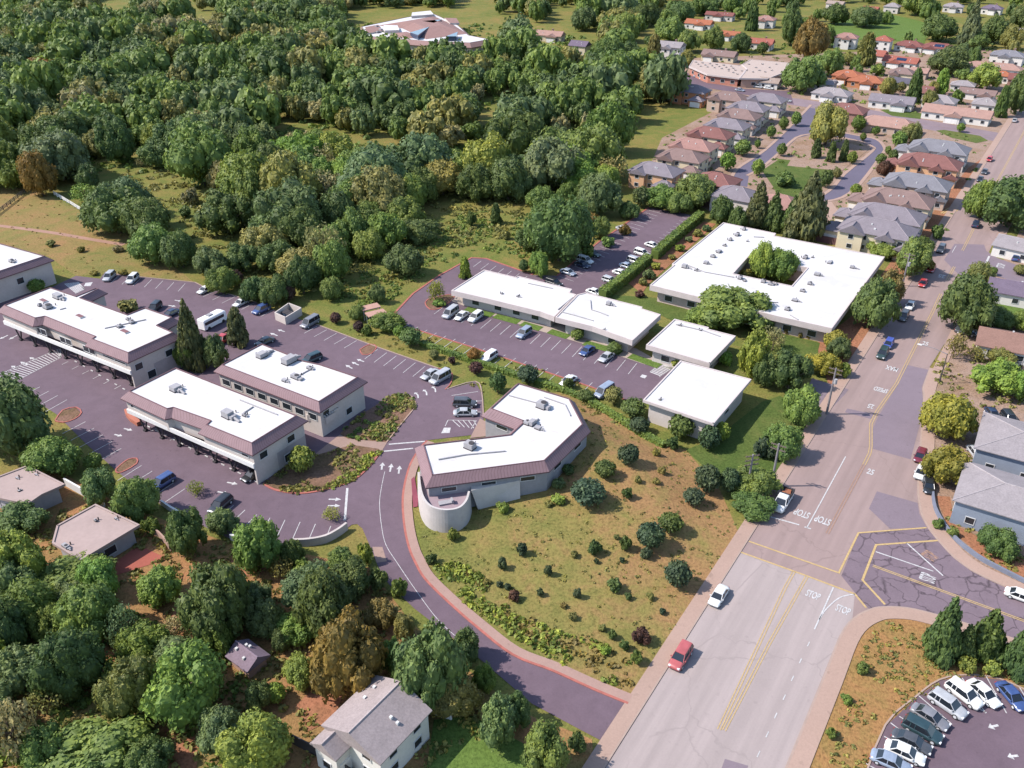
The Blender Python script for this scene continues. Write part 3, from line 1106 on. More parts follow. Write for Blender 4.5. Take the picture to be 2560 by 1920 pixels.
def trunk_mesh(limbs, seed):
    g = random.Random(seed)
    m = MB()
    pts = [(0, 0, -0.02), (g.uniform(-.05, .05), g.uniform(-.05, .05), 0.3), (g.uniform(-.08, .08), g.uniform(-.08, .08), 0.62)]
    m.tube(pts[0], pts[1], 0.085, 0.060, 8)
    m.tube(pts[1], pts[2], 0.060, 0.035, 8)
    for i in range(limbs):
        a = i * 6.28 / max(1, limbs) + g.uniform(-.4, .4)
        s = Vector(pts[1]).lerp(Vector(pts[2]), g.uniform(0, 0.7))
        e = s + Vector((math.cos(a) * g.uniform(.35, .6), math.sin(a) * g.uniform(.35, .6), g.uniform(.2, .36)))
        m.tube(s, e, 0.032, 0.012, 6)
        e2 = e + Vector((math.cos(a + .7) * .25, math.sin(a + .7) * .25, .12))
        m.tube(s.lerp(e, .6), e2, 0.016, 0.006, 5)
    return m.mesh('trunk', M_BARK)


TRUNK = {'broad': trunk_mesh(5, 1), 'sparse': trunk_mesh(8, 2), 'round': trunk_mesh(3, 3), 'conifer': trunk_mesh(0, 4), 'cypress': trunk_mesh(0, 5), 'bush': trunk_mesh(4, 6)}

COL = {'D': (0.083, 0.123, 0.040), 'G': (0.126, 0.181, 0.045), 'L': (0.197, 0.238, 0.050), 'O': (0.194, 0.187, 0.061), 'Y': (0.225, 0.200, 0.036),
       'B': (0.181, 0.136, 0.045), 'P': (0.087, 0.046, 0.039), 'T': (0.119, 0.164, 0.069), 'S': (0.243, 0.223, 0.108), 'V': (0.159, 0.247, 0.050), 'R': (0.213, 0.122, 0.031)}
COL['C'] = (0.105, 0.118, 0.058)
COL['K'] = (0.056, 0.084, 0.046)
COLN = {'C': 'dark olive', 'K': 'deep green', 'D': 'dark green', 'G': 'mid green', 'L': 'light green', 'O': 'olive green', 'Y': 'yellow green', 'B': 'brownish', 'P': 'purple leaved', 'T': 'blue green', 'S': 'grey twiggy', 'V': 'vivid green', 'R': 'rust brown'}
KINDN = {'broad': ('broad_tree', 'broad tree', 'tree'), 'sparse': ('open_tree', 'open tree', 'tree'), 'round': ('round_tree', 'round tree', 'tree'), 'bush': ('shrub', 'shrub', 'shrub'),
         'conifer': ('conifer_tree', 'tall conifer', 'tree'), 'cypress': ('cypress_tree', 'narrow cypress', 'tree')}
ZONES = [
    ('in the beds between the front offices', lambda x, y: 640 < x < 1040 and 985 < y < 1240),
    ('on the strip between the car parks', lambda x, y: 780 < x < 1600 and y > 760 + 0.42 * (x - 780) - 60 and y < 800 + 0.42 * (x - 780) + 60 and y < 1020),
    ('by the long white office walk', lambda x, y: 1060 < x < 1720 and 740 < y < 935),
    ('in the white building courtyard', lambda x, y: 1830 < x < 2020 and 640 < y < 730),
    ('around the square white building', lambda x, y: 1540 < x < 1830 and 935 <= y < 1135),
    ('on the dry mound by the driveway', lambda x, y: 1040 < x < 1860 and y > 1100 and y > 1750 - (x - 1040) * 4 and inside(x, y, [(1040, 1240), (1300, 1100), (1560, 1100), (1860, 1180), (1900, 1310), (1600, 1760), (1300, 1600), (1100, 1470)])),
    ('on the green bank by the street', lambda x, y: 1700 < x < 2130 and 940 <= y < 1330),
    ('in front of the big white building', lambda x, y: 1640 < x < 2330 and 600 < y < 960),
    ('below the cracked crossing road', lambda x, y: x > 2000 and y > 1480),
    ('beside the grey roofed apartments', lambda x, y: x > 2250 and 960 < y <= 1480),
    ('by the right hand bungalows', lambda x, y: x > 2300 and 560 < y <= 1020),
    ('in the yards below the driveway bend', lambda x, y: 600 < x < 1500 and y > 1280),
    ('in the lower left grove', lambda x, y: x <= 600 and y > 1400),
    ('by the flat roofed houses', lambda x, y: x <= 640 and 930 < y <= 1400),
    ('beside the left office buildings', lambda x, y: x < 640 and 670 < y <= 930),
    ('behind the big white building', lambda x, y: 1540 < x < 2120 and 440 < y <= 640),
    ('on the townhouse loop road', lambda x, y: 1780 < x < 2260 and 250 < y <= 520),
    ('among the right hand townhouses', lambda x, y: x >= 2120 and 290 < y <= 660),
    ('along the left townhouse row', lambda x, y: 1600 < x <= 1900 and 230 < y <= 520),
    ('among the distant upper right houses', lambda x, y: x > 1960 and y <= 300),
    ('near the long pale roofed hall', lambda x, y: 1560 < x <= 1980 and y <= 250),
    ('around the pink roofed school', lambda x, y: 840 < x <= 1280 and y <= 165),
    ('on the slope beside the school', lambda x, y: 1280 < x <= 1640 and y <= 200),
    ('at the far left edge of the wood', lambda x, y: x <= 440 and y <= 200),
    ('in the wood left of the school', lambda x, y: 440 < x <= 840 and y <= 200),
    ('in the wood at the left edge', lambda x, y: x <= 300 and y <= 480),
    ('in the wood behind the left meadow', lambda x, y: 300 < x <= 620 and y <= 420),
    ('in the middle of the wood', lambda x, y: 620 < x <= 960 and y <= 420),
    ('in the wood below the school', lambda x, y: 960 < x <= 1300 and y <= 420),
    ('in the wood next to the townhouses', lambda x, y: 1300 < x <= 1780 and y <= 470),
    ('at the wood edge above the offices', lambda x, y: x <= 780 and y <= 800),
    ('at the wood edge behind the long office', lambda x, y: True),
]


def zone(x, y):
    for n_, f in ZONES:
        if f(x, y):
            return n_
    return 'in the wood'


def plant(cx, cy, z, r, h, kind, colour, px, py, big=None, skirt=None):
    nm, word, cat = KINDN[kind]
    word2 = word
    if kind == 'broad' and h > 13:
        word2 = 'tall ' + word
    elif kind in ('broad', 'round') and r < 2.6:
        word2 = 'small ' + word
    elif kind == 'bush':
        word2 = ('low ' if h < 1.6 else 'large ' if r > 2.4 else '') + word
    zn = zone(px, py)
    o = thing(nm, f"{COLN[colour]} {word2} {zn}", cat, (cx, cy, z), rng.uniform(0, 6.28), f"{word}s {zn}")
    o['px'] = px
    me = FOLIAGE[kind, rng.randrange(NVAR[kind])]
    c = bpy.data.objects.new('foliage' if kind == 'bush' else 'crown', me)
    col.objects.link(c)
    c.parent = o
    lift = {'broad': 0.02, 'sparse': 0.08, 'round': 0.14, 'bush': -0.08, 'conifer': 0.02, 'cypress': 0.0}[kind]
    c.location = (0, 0, h * lift)
    sq = rng.uniform(0.86, 1.16) if kind in ('broad', 'sparse') else 1.0
    c.scale = (r * sq, r / sq, h * (1 - lift))
    k = rng.uniform(0.86, 1.16)
    b = COL[colour]
    c.color = (b[0] * k * rng.uniform(0.9, 1.12), b[1] * k, b[2] * k * rng.uniform(0.85, 1.15), 1)
    if kind != 'bush':
        t = bpy.data.objects.new('trunk', TRUNK[kind])
        col.objects.link(t)
        t.parent = o
        t.scale = (max(r * 0.9, 0.6), max(r * 0.9, 0.6), h * (0.85 if kind in ('conifer', 'cypress') else 1.0))
    return o


def tree(cx, top, bottom, wd, colour='G', kind='broad'):
    """a plant filling a box of the photo: centre, top, bottom and width in its pixels"""
    if kind in ('round', 'bush') and 1040 < cx < 2100 and 930 < bottom < 1700 and colour in 'DG':
        colour = 'K' if colour == 'D' else 'D'
    dep = PITCH + math.atan((bottom - 960) / FPX)
    r = wd / 2 / ppm(bottom)
    s = {'bush': 0.5, 'round': 0.5, 'broad': 0.68, 'sparse': 0.68, 'conifer': 0.5, 'cypress': 0.5}[kind]
    by = bottom - wd / 2 * math.sin(dep) * s
    x, y, z = Wg(cx, by)
    r = wd / 2 / ppm(by)
    # height from the top edge; a wide crown shows its far side above its summit
    lift_px = (by - top) - wd / 2 * math.sin(dep) * (0.45 if kind in ('broad', 'sparse', 'round', 'bush') else 0.0)
    h = max(r * 0.7, lift_px / (ppm(by) * math.cos(dep)) * 0.97)
    # perspective: raised things come nearer
    h *= 1 - 0.5 * h / CAM_H
    if kind in ('broad', 'sparse', 'round', 'bush'):
        h = min(h, 2.35 * r)
    plant(x, y, z, r * (1.2 if kind == 'round' else 1.08), h, kind, colour, cx, by)


T = tree
# lower left grove
T(45, 945, 1165, 200, 'D'); T(140, 1095, 1210, 140, 'G'); T(237, 1132, 1180, 48, 'G', 'round'); T(255, 1172, 1270, 90, 'T'); T(348, 1200, 1315, 108, 'G')
T(478, 1240, 1405, 98, 'D'); T(560, 1275, 1350, 82, 'T'); T(380, 1290, 1338, 50, 'G', 'bush'); T(650, 1308, 1452, 132, 'G'); T(735, 1345, 1428, 62, 'D'); T(705, 1392, 1458, 72, 'O', 'sparse')
T(55, 1258, 1350, 125, 'D'); T(45, 1328, 1485, 135, 'L'); T(185, 1400, 1510, 180, 'G'); T(405, 1428, 1532, 118, 'V'); T(560, 1415, 1620, 180, 'D'); T(90, 1450, 1605, 170, 'G'); T(235, 1470, 1625, 150, 'G')
T(25, 1500, 1660, 130, 'D'); T(320, 1520, 1640, 90, 'T', 'sparse'); T(190, 1590, 1765, 160, 'D'); T(60, 1620, 1765, 150, 'T'); T(50, 1750, 1940, 150, 'S', 'sparse'); T(355, 1600, 1815, 135, 'O'); T(483, 1620, 1825, 212, 'V')
T(240, 1850, 1995, 260, 'G'); T(380, 1855, 1960, 110, 'D'); T(660, 1790, 1965, 170, 'L'); T(440, 1545, 1610, 70, 'S', 'sparse'); T(120, 1830, 1950, 120, 'G'); T(545, 1530, 1650, 100, 'G')
T(295, 1650, 1740, 70, 'D', 'bush'); T(315, 1565, 1615, 60, 'P', 'bush'); T(130, 1700, 1800, 110, 'O', 'sparse')
# yards below the driveway bend
T(815, 1440, 1615, 150, 'D'); T(790, 1412, 1560, 160, 'T'); T(880, 1400, 1505, 110, 'D'); T(850, 1370, 1432, 75, 'G'); T(915, 1335, 1412, 46, 'L', 'bush'); T(895, 1395, 1440, 50, 'L', 'bush'); T(740, 1535, 1622, 112, 'V'); T(755, 1640, 1728, 92, 'L')
T(690, 1708, 1762, 58, 'V', 'round'); T(880, 1550, 1772, 186, 'B'); T(955, 1498, 1585, 84, 'B'); T(1010, 1518, 1612, 58, 'O'); T(1085, 1555, 1802, 180, 'T'); T(1165, 1575, 1668, 82, 'D'); T(1140, 1700, 1812, 112, 'O')
T(1245, 1718, 1882, 112, 'T'); T(1355, 1788, 1965, 122, 'G'); T(1290, 1715, 1832, 80, 'D'); T(705, 1575, 1640, 50, 'D'); T(980, 1600, 1690, 70, 'G'); T(1210, 1660, 1740, 60, 'G'); T(760, 1395, 1450, 60, 'L', 'bush')
T(650, 1710, 1790, 70, 'D'); T(700, 1870, 1930, 60, 'O', 'bush'); T(1440, 1830, 1885, 50, 'D', 'bush'); T(1000, 1440, 1500, 46, 'G', 'bush'); T(945, 1420, 1480, 60, 'D', 'bush'); T(840, 1560, 1640, 80, 'G')
# mound and bank
for a in ((1470, 1195, 1272, 92, 'D', 'round'), (1512, 1148, 1198, 56, 'G', 'round'), (1569, 1110, 1168, 56, 'D', 'round'), (1568, 1218, 1249, 31, 'G', 'bush'), (1625, 1303, 1378, 76, 'D', 'round'), (1675, 1280, 1337, 66, 'G', 'round'),
          (1484, 1350, 1391, 40, 'G', 'bush'), (1562, 1340, 1379, 36, 'G', 'bush'), (1614, 1368, 1400, 36, 'D', 'bush'), (1692, 1398, 1477, 70, 'D', 'round'), (1535, 1443, 1482, 44, 'G', 'bush'), (1732, 1218, 1268, 58, 'D', 'round'),
          (1765, 1158, 1238, 72, 'D', 'round'), (1820, 1162, 1238, 56, 'D', 'round'), (1885, 1168, 1252, 112, 'G'), (1882, 1235, 1302, 112, 'D'), (1306, 1356, 1392, 32, 'D', 'bush'), (1256, 1394, 1427, 27, 'D', 'bush'), (1370, 1412, 1442, 25, 'D', 'bush'),
          (1131, 1320, 1354, 34, 'L', 'bush'), (1257, 1253, 1282, 38, 'L', 'bush'), (1600, 1566, 1614, 52, 'P', 'bush'), (1285, 1476, 1506, 34, 'P', 'bush'), (1350, 1470, 1492, 22, 'D', 'bush'), (1216, 1446, 1463, 24, 'O', 'bush'), (1443, 1470, 1498, 24, 'D', 'bush'),
          (1250, 1452, 1470, 20, 'D', 'bush'), (1268, 1458, 1476, 20, 'D', 'bush'), (1430, 1530, 1553, 28, 'O', 'bush'), (1410, 1506, 1522, 22, 'B', 'bush'), (1435, 1376, 1396, 22, 'O', 'bush'), (1080, 1383, 1412, 32, 'G', 'bush'), (1530, 1574, 1600, 26, 'G', 'bush'), (1560, 1600, 1628, 30, 'G', 'bush'),
          (1515, 1615, 1640, 30, 'V', 'bush'), (1590, 1625, 1665, 34, 'G', 'bush'), (1370, 1250, 1268, 26, 'O', 'bush'), (1395, 1235, 1262, 44, 'L', 'bush'), (1640, 1120, 1142, 24, 'O', 'bush'), (1655, 1165, 1186, 22, 'O', 'bush'), (1640, 1195, 1212, 24, 'O', 'bush'), (1595, 1190, 1210, 20, 'O', 'bush'),
          (1490, 1395, 1410, 16, 'D', 'bush'), (1555, 1392, 1408, 16, 'D', 'bush'), (1540, 1335, 1350, 18, 'O', 'bush'), (1625, 1480, 1500, 22, 'O', 'bush'), (1655, 1520, 1538, 20, 'D', 'bush'), (1570, 1480, 1500, 22, 'G', 'bush'), (1505, 1560, 1580, 24, 'O', 'bush'), (1420, 1160, 1190, 40, 'G', 'bush'), (1395, 1195, 1225, 40, 'T', 'bush')):
    T(*a)
T(1583, 992, 1048, 70, 'G', 'round'); T(1597, 1040, 1088, 52, 'D', 'round'); T(1700, 1033, 1102, 72, 'G', 'round'); T(1770, 1062, 1130, 62, 'D', 'round'); T(1757, 1045, 1078, 38, 'L', 'bush'); T(1803, 1050, 1108, 42, 'L', 'round'); T(1680, 1090, 1127, 36, 'G', 'bush')
T(1533, 963, 1017, 50, 'O', 'round'); T(1463, 972, 1007, 46, 'G', 'round'); T(1998, 966, 1074, 102, 'G'); T(1952, 1058, 1158, 98, 'G'); T(1905, 1090, 1150, 60, 'D', 'bush')
T(1878, 830, 958, 92, 'L'); T(1968, 880, 988, 108, 'D'); T(1905, 880, 975, 66, 'D'); T(1930, 820, 885, 62, 'S', 'sparse'); T(1812, 880, 915, 40, 'V', 'bush')
# round the big white building
T(1828, 715, 838, 190, 'G'); T(1752, 768, 832, 92, 'G'); T(1905, 778, 832, 80, 'D'); T(1900, 600, 704, 68, 'L'); T(1945, 625, 714, 88, 'G'); T(1862, 672, 705, 36, 'Y', 'bush'); T(1996, 650, 690, 30, 'R', 'bush')
T(2180, 698, 838, 116, 'D'); T(2213, 678, 770, 72, 'B'); T(2270, 600, 702, 94, 'G'); T(2205, 600, 650, 80, 'L'); T(2056, 880, 948, 78, 'Y'); T(2086, 823, 885, 66, 'Y', 'round'); T(2092, 845, 905, 66, 'D'); T(2110, 905, 945, 40, 'G', 'bush')
for a in ((1620, 672, 700, 36, 'T', 'bush'), (1607, 695, 715, 26, 'O', 'bush'), (1598, 725, 745, 30, 'P', 'bush'), (1640, 655, 675, 30, 'L', 'bush'), (1700, 610, 630, 28, 'L', 'bush'), (1722, 590, 606, 24, 'T', 'bush'), (1745, 572, 592, 30, 'O', 'bush'), (1765, 562, 580, 26, 'T', 'bush'), (1680, 635, 650, 24, 'O', 'bush')):
    T(*a)
for x_, y_ in ((1965, 833), (1982, 835), (2000, 842), (2022, 845)):
    T(x_, y_ - 12, y_ + 3, 14, 'B', 'bush')
# right of the street
T(2400, 690, 842, 138, 'D'); T(2440, 658, 735, 64, 'O'); T(2480, 666, 690, 22, 'G', 'round'); T(2365, 988, 1118, 142, 'Y'); T(2353, 1115, 1224, 114, 'Y'); T(2382, 836, 905, 52, 'O', 'sparse'); T(2435, 866, 908, 48, 'O', 'sparse'); T(2500, 866, 918, 72, 'O')
T(2490, 905, 1002, 142, 'V'); T(2552, 930, 1015, 70, 'V'); T(2490, 768, 825, 84, 'D'); T(2548, 780, 832, 60, 'G'); T(2520, 445, 585, 160, 'D'); T(2450, 450, 555, 85, 'G'); T(2490, 1318, 1404, 92, 'D'); T(2550, 660, 690, 40, 'O', 'round')
T(2345, 1490, 1658, 112, 'D', 'conifer'); T(2455, 1522, 1655, 116, 'D', 'conifer'); T(2545, 1552, 1695, 110, 'D', 'conifer'); T(2400, 1560, 1660, 80, 'D', 'conifer'); T(2410, 1640, 1685, 54, 'L', 'bush'); T(2480, 1650, 1690, 50, 'L', 'bush'); T(2155, 1655, 1690, 36, 'G', 'bush'); T(2075, 1820, 1850, 30, 'G', 'bush'); T(2115, 1735, 1760, 34, 'G', 'bush')
T(2345, 1295, 1325, 30, 'G', 'bush'); T(2380, 1318, 1345, 34, 'G', 'bush')
# offices
T(490, 728, 928, 92, 'C', 'conifer'); T(470, 835, 930, 60, 'G'); T(545, 840, 930, 70, 'D'); T(600, 766, 870, 60, 'C', 'cypress'); T(52, 668, 732, 62, 'L', 'round'); T(95, 695, 735, 44, 'G', 'round'); T(325, 745, 784, 62, 'O', 'bush'); T(757, 1113, 1188, 70, 'L', 'round')
T(492, 1203, 1245, 46, 'L', 'sparse'); T(830, 1268, 1308, 46, 'L', 'sparse')
for a in ((895, 762, 806, 42, 'G'), (968, 780, 834, 86, 'G'), (1028, 816, 870, 60, 'D', 'round'), (1000, 812, 848, 34, 'V', 'round'), (840, 780, 812, 32, 'P', 'round'), (897, 802, 832, 28, 'P', 'round'), (1186, 868, 906, 38, 'R', 'round'), (1190, 902, 940, 38, 'P', 'round'), (1245, 928, 987, 46, 'G', 'round'), (1320, 910, 964, 58, 'D', 'round'),
          (1420, 943, 975, 32, 'G', 'bush'), (1085, 872, 900, 28, 'O', 'round'), (1130, 890, 912, 22, 'P', 'bush'), (1443, 820, 854, 36, 'G', 'round'), (1535, 853, 888, 40, 'G', 'round'), (1695, 892, 924, 40, 'L', 'round'), (1090, 703, 762, 52, 'L', 'sparse'), (1098, 748, 768, 40, 'G', 'bush'), (1163, 640, 698, 34, 'L', 'cypress'), (920, 810, 840, 30, 'G', 'bush')):
    T(*a)
# wood edge
for a in ((1347, 628, 696, 56, 'V'), (1310, 640, 684, 28, 'D', 'round'), (1320, 570, 630, 70, 'D'), (1375, 555, 628, 66, 'D'), (1010, 610, 700, 100, 'D'), (1045, 545, 615, 104, 'D'), (1177, 528, 568, 30, 'D', 'bush'), (1240, 506, 562, 32, 'D', 'cypress'), (1190, 415, 510, 100, 'D'), (1270, 400, 512, 110, 'D'),
          (1400, 350, 478, 186, 'V'), (1320, 315, 405, 120, 'G'), (1520, 385, 468, 100, 'S', 'sparse'), (1450, 345, 430, 90, 'L'), (950, 420, 565, 165, 'O'), (890, 440, 560, 110, 'G'), (945, 714, 762, 42, 'D'), (1572, 505, 552, 54, 'D'), (1600, 464, 522, 46, 'D', 'round'), (1650, 463, 528, 92, 'G'), (1735, 438, 524, 112, 'G'), (1800, 490, 572, 72, 'D'), (1700, 480, 540, 70, 'G'),
          (1450, 520, 575, 70, 'B'), (1500, 545, 600, 60, 'G'), (1410, 500, 550, 70, 'O'), (1560, 560, 590, 34, 'B', 'bush'), (1520, 590, 620, 40, 'G', 'bush'), (1470, 610, 645, 40, 'G', 'bush'), (1265, 575, 600, 26, 'O', 'bush'), (1890, 440, 575, 84, 'C', 'conifer'), (1930, 470, 580, 70, 'D', 'conifer'), (2012, 405, 605, 128, 'C', 'conifer'), (1975, 480, 590, 70, 'D', 'conifer'), (1840, 520, 585, 50, 'D')):
    T(*a)
# left meadow and its edges
for a in ((108, 385, 500, 84, 'R'), (100, 150, 200, 110, 'R'), (300, 305, 415, 95, 'D'), (400, 350, 425, 95, 'D'), (510, 300, 480, 160, 'G'), (300, 470, 600, 150, 'D'), (390, 500, 575, 70, 'T'), (480, 470, 515, 46, 'S', 'bush'), (465, 515, 545, 34, 'T', 'bush'), (575, 480, 600, 145, 'D'), (390, 565, 670, 110, 'G'), (460, 580, 680, 95, 'D'), (40, 400, 480, 90, 'G'), (170, 350, 440, 110, 'D'),
          (730, 380, 560, 170, 'O'), (640, 420, 560, 110, 'G'), (760, 520, 640, 110, 'D'), (850, 480, 600, 110, 'D'), (700, 600, 690, 100, 'D'), (610, 610, 690, 90, 'D'), (530, 620, 705, 90, 'D'), (560, 670, 740, 70, 'G'), (760, 640, 745, 90, 'D'), (830, 560, 660, 110, 'G'), (690, 690, 770, 80, 'D'), (590, 672, 720, 44, 'P', 'round'), (685, 705, 752, 36, 'P', 'round'), (725, 712, 755, 36, 'P', 'round'), (640, 690, 760, 70, 'D'), (215, 460, 515, 70, 'V', 'sparse'),
          (235, 675, 690, 26, 'O', 'bush'), (310, 672, 690, 26, 'O', 'bush'), (128, 600, 618, 28, 'O', 'bush'), (205, 615, 632, 22, 'O', 'bush'), (295, 612, 632, 30, 'S', 'bush'), (160, 285, 350, 70, 'Y'), (355, 395, 420, 30, 'S', 'sparse')):
    T(*a)
# townhouse loop
for a in ((2062, 256, 372, 96, 'O'), (2038, 345, 397, 30, 'D', 'cypress'), (2076, 353, 407, 27, 'D', 'cypress'), (2107, 348, 405, 25, 'D', 'cypress'), (2128, 373, 412, 26, 'G', 'round'), (2062, 420, 472, 36, 'D', 'round'), (2090, 420, 448, 26, 'O', 'round'), (1952, 355, 392, 26, 'G', 'round'), (1892, 395, 442, 34, 'V', 'round'), (1855, 348, 393, 46, 'G', 'round'), (1893, 340, 372, 17, 'G', 'round'),
          (1926, 313, 347, 25, 'G', 'round'), (1957, 290, 327, 27, 'G', 'round'), (1988, 278, 317, 28, 'G', 'round'), (1817, 380, 430, 42, 'V', 'round'), (2143, 288, 332, 38, 'G', 'round'), (2188, 316, 340, 22, 'G', 'round'), (2156, 320, 354, 17, 'G', 'round'), (2245, 328, 374, 40, 'G', 'round'), (2275, 308, 362, 42, 'O'), (2200, 383, 417, 30, 'G', 'round'), (2230, 373, 407, 26, 'D', 'round'), (2218, 363, 387, 17, 'G', 'round'),
          (2210, 402, 442, 38, 'P'), (2137, 458, 492, 30, 'L', 'round'), (2185, 468, 492, 26, 'L', 'round'), (2328, 468, 502, 26, 'G', 'round'), (1960, 430, 470, 60, 'G', 'bush'), (2080, 555, 580, 22, 'G', 'bush'), (2068, 570, 600, 24, 'D', 'bush'), (2145, 525, 545, 22, 'L', 'bush'), (2400, 308, 332, 22, 'G', 'round'), (2300, 590, 640, 50, 'D'), (2340, 560, 600, 34, 'D', 'bush'), (2310, 640, 680, 40, 'O', 'bush')):
    T(*a)
# far residential trees
for a in ((2020, 46, 158, 86, 'B'), (1975, 22, 118, 62, 'D'), (2070, 125, 195, 64, 'G'), (2003, 148, 236, 106, 'G'), (2160, 78, 168, 56, 'O', 'cypress'), (2370, 122, 194, 100, 'D'), (2430, 122, 168, 38, 'D'), (2350, 170, 238, 40, 'V', 'cypress'), (2453, 163, 228, 82, 'L'), (2418, -20, 122, 64, 'C', 'conifer'), (2340, 38, 108, 90, 'D'), (2480, 42, 112, 66, 'D'), (2520, 68, 128, 62, 'O'), (2280, 168, 258, 42, 'D', 'cypress'),
          (2217, 198, 242, 46, 'O'), (2535, 160, 292, 72, 'D'), (2497, 210, 295, 36, 'D', 'cypress'), (2160, 22, 72, 74, 'D'), (2085, 12, 64, 64, 'D'), (2290, -25, 42, 74, 'G'), (1878, 0, 78, 36, 'D', 'cypress'), (1632, 83, 163, 44, 'O', 'cypress'), (1672, 48, 108, 76, 'G'), (1720, 78, 134, 62, 'G'), (1780, 72, 128, 58, 'G'), (1850, 88, 134, 52, 'D'), (1905, 106, 138, 30, 'D', 'round'), (1760, 0, 40, 70, 'D'), (1830, -10, 35, 50, 'G'),
          (1560, 40, 110, 80, 'G'), (1610, 10, 70, 70, 'D'), (1520, 100, 170, 80, 'G'), (1570, 110, 160, 60, 'D'), (1460, 20, 80, 70, 'D'), (1700, 10, 60, 60, 'D'), (2060, 70, 120, 50, 'G'), (2120, 130, 165, 44, 'O', 'round'), (2330, 205, 240, 30, 'O'), (2250, 205, 232, 26, 'O', 'round'), (2440, 85, 125, 60, 'G'), (2550, 20, 75, 60, 'D'), (2210, 30, 62, 40, 'G'), (2390, 225, 262, 34, 'G', 'bush'), (2100, 215, 245, 36, 'O'), (2190, 160, 190, 44, 'G', 'bush'), (2255, 150, 168, 34, 'G', 'bush'), (2318, 230, 275, 40, 'O'), (1715, 130, 170, 40, 'O')):
    T(*a)

# ------------------------------------------------------------------ the wood
WOOD = [(-500, 470), (60, 465), (230, 530), (330, 600), (420, 650), (500, 700), (640, 745), (760, 770), (840, 770), (960, 770), (1060, 705), (1170, 640), (1220, 640), (1330, 680), (1390, 680), (1500, 600), (1610, 515), (1590, 450), (1640, 340), (1690, 250), (1560, 190), (1560, 120), (1650, 20), (1700, -40), (-700, -40), (-700, 300)]
CLEAR = [[(240, 405), (300, 420), (470, 428), (560, 500), (610, 590), (640, 640), (560, 640), (500, 610), (430, 545), (380, 490), (270, 475)], [(650, 300), (780, 310), (900, 345), (1060, 375), (1250, 372), (1250, 415), (1060, 400), (1010, 430), (900, 390), (760, 345)],
         [(1060, 490), (1120, 505), (1300, 520), (1340, 560), (1310, 640), (1180, 640), (1080, 695), (930, 760), (850, 760), (900, 690), (1040, 610)], [(1540, 345), (1690, 250), (1790, 275), (1640, 390), (1550, 410)], [(1200, 250), (1290, 250), (1290, 330), (1200, 330)], [(1560, 400), (1640, 400), (1600, 500), (1500, 610), (1400, 690), (1440, 620), (1540, 540)],
         [(870, 20), (1230, 20), (1270, 118), (1180, 130), (870, 110)], [(1300, 60), (1480, 60), (1500, 135), (1400, 130), (1300, 105)], [(250, -30), (330, -30), (330, 35), (250, 35)], [(360, -30), (480, -30), (480, 15), (360, 15)], [(480, 30), (560, 30), (560, 60), (480, 60)], [(1140, -30), (1260, -30), (1290, 60), (1190, 55)], [(1390, -40), (1430, -40), (1440, 70), (1380, 70)], [(60, 440), (120, 430), (130, 510), (60, 520)]]
wpoly = WP(WOOD)
cpoly = [WP(c) for c in CLEAR]
taken = [(o.location.x, o.location.y, 3.5) for o in THINGS]
cand = []
sx = [p[0] for p in wpoly]
sy = [p[1] for p in wpoly]
g = random.Random(77)
grid = {}


def near_taken(x, y, dmin):
    i, j = int(x // 12), int(y // 12)
    for a in (-1, 0, 1):
        for b in (-1, 0, 1):
            for (tx, ty, tr) in grid.get((i + a, j + b), ()):
                if math.hypot(tx - x, ty - y) < dmin:
                    return True
    return False


for t in taken:
    grid.setdefault((int(t[0] // 12), int(t[1] // 12)), []).append(t)
for _ in range(14000):
    x, y = g.uniform(max(min(sx), -430), max(sx)), g.uniform(min(sy), min(max(sy), 800))
    px, py = PX(x, y)
    if not (-90 < px < 2650 and -30 < py < 790):
        continue
    if not inside(px, py, WOOD) or any(inside(px + dx_, py - dy_, c) for c in CLEAR for dx_, dy_ in ((0, 0), (0, 24), (0, 46), (-22, 12), (22, 12))):
        continue
    dm = 7.4 if py > 300 else 8.6 if py > 120 else 9.6
    if near_taken(x, y, dm):
        continue
    grid.setdefault((int(x // 12), int(y // 12)), []).append((x, y, 4))
    cand.append((ppm(py), x, y, px, py))
cand.sort(reverse=True)
print('wood trees', len(cand))
NIND = 105
pal = 'DDDDGGGGGTTOOOSLLV'
far = []
for k, (s, x, y, px, py) in enumerate(cand):
    c = g.choice(pal)
    kind = 'sparse' if c == 'S' else 'broad'
    r = (g.uniform(8.5, 11.5) if g.random() < 0.28 else g.uniform(4.6, 7.6)) * (1.0 if py > 300 else 1.12)
    h = g.uniform(0.95, 1.45) * r + g.uniform(0, 3.5)
    if g.random() < 0.14:
        r, h = r * 0.65, h * 0.6
    if k < NIND:
        plant(x, y, 0, r, h, kind, c, px, py)
    else:
        far.append((x, y, r, h, c))
# the crowns that close up the yards at the lower left
GROVE = [(-60, 1440), (250, 1440), (460, 1500), (640, 1500), (700, 1640), (720, 1760), (660, 1990), (-60, 1990)]
GCLR = [[(280, 1340), (430, 1340), (560, 1400), (540, 1480), (450, 1560), (340, 1640), (280, 1480)], [(180, 1790), (360, 1700), (520, 1850), (520, 1990), (330, 1860), (200, 1850)], [(560, 1580), (720, 1580), (720, 1730), (560, 1730)], [(600, 1700), (800, 1700), (760, 1990), (600, 1990)]]
n_g = 0
for _ in range(3000):
    px, py = g.uniform(-60, 720), g.uniform(1440, 1990)
    x, y = W(px, py)
    if not inside(px, py, GROVE) or any(inside(px, py, c) for c in GCLR) or near_taken(x, y, 4.6):
        continue
    grid.setdefault((int(x // 12), int(y // 12)), []).append((x, y, 3))
    r = g.uniform(2.2, 4.2)
    plant(x, y, 0, r, r * g.uniform(1.2, 1.8), 'broad', g.choice('DGGTTOLV'), px, py)
    n_g += 1
    if n_g >= 18:
        break
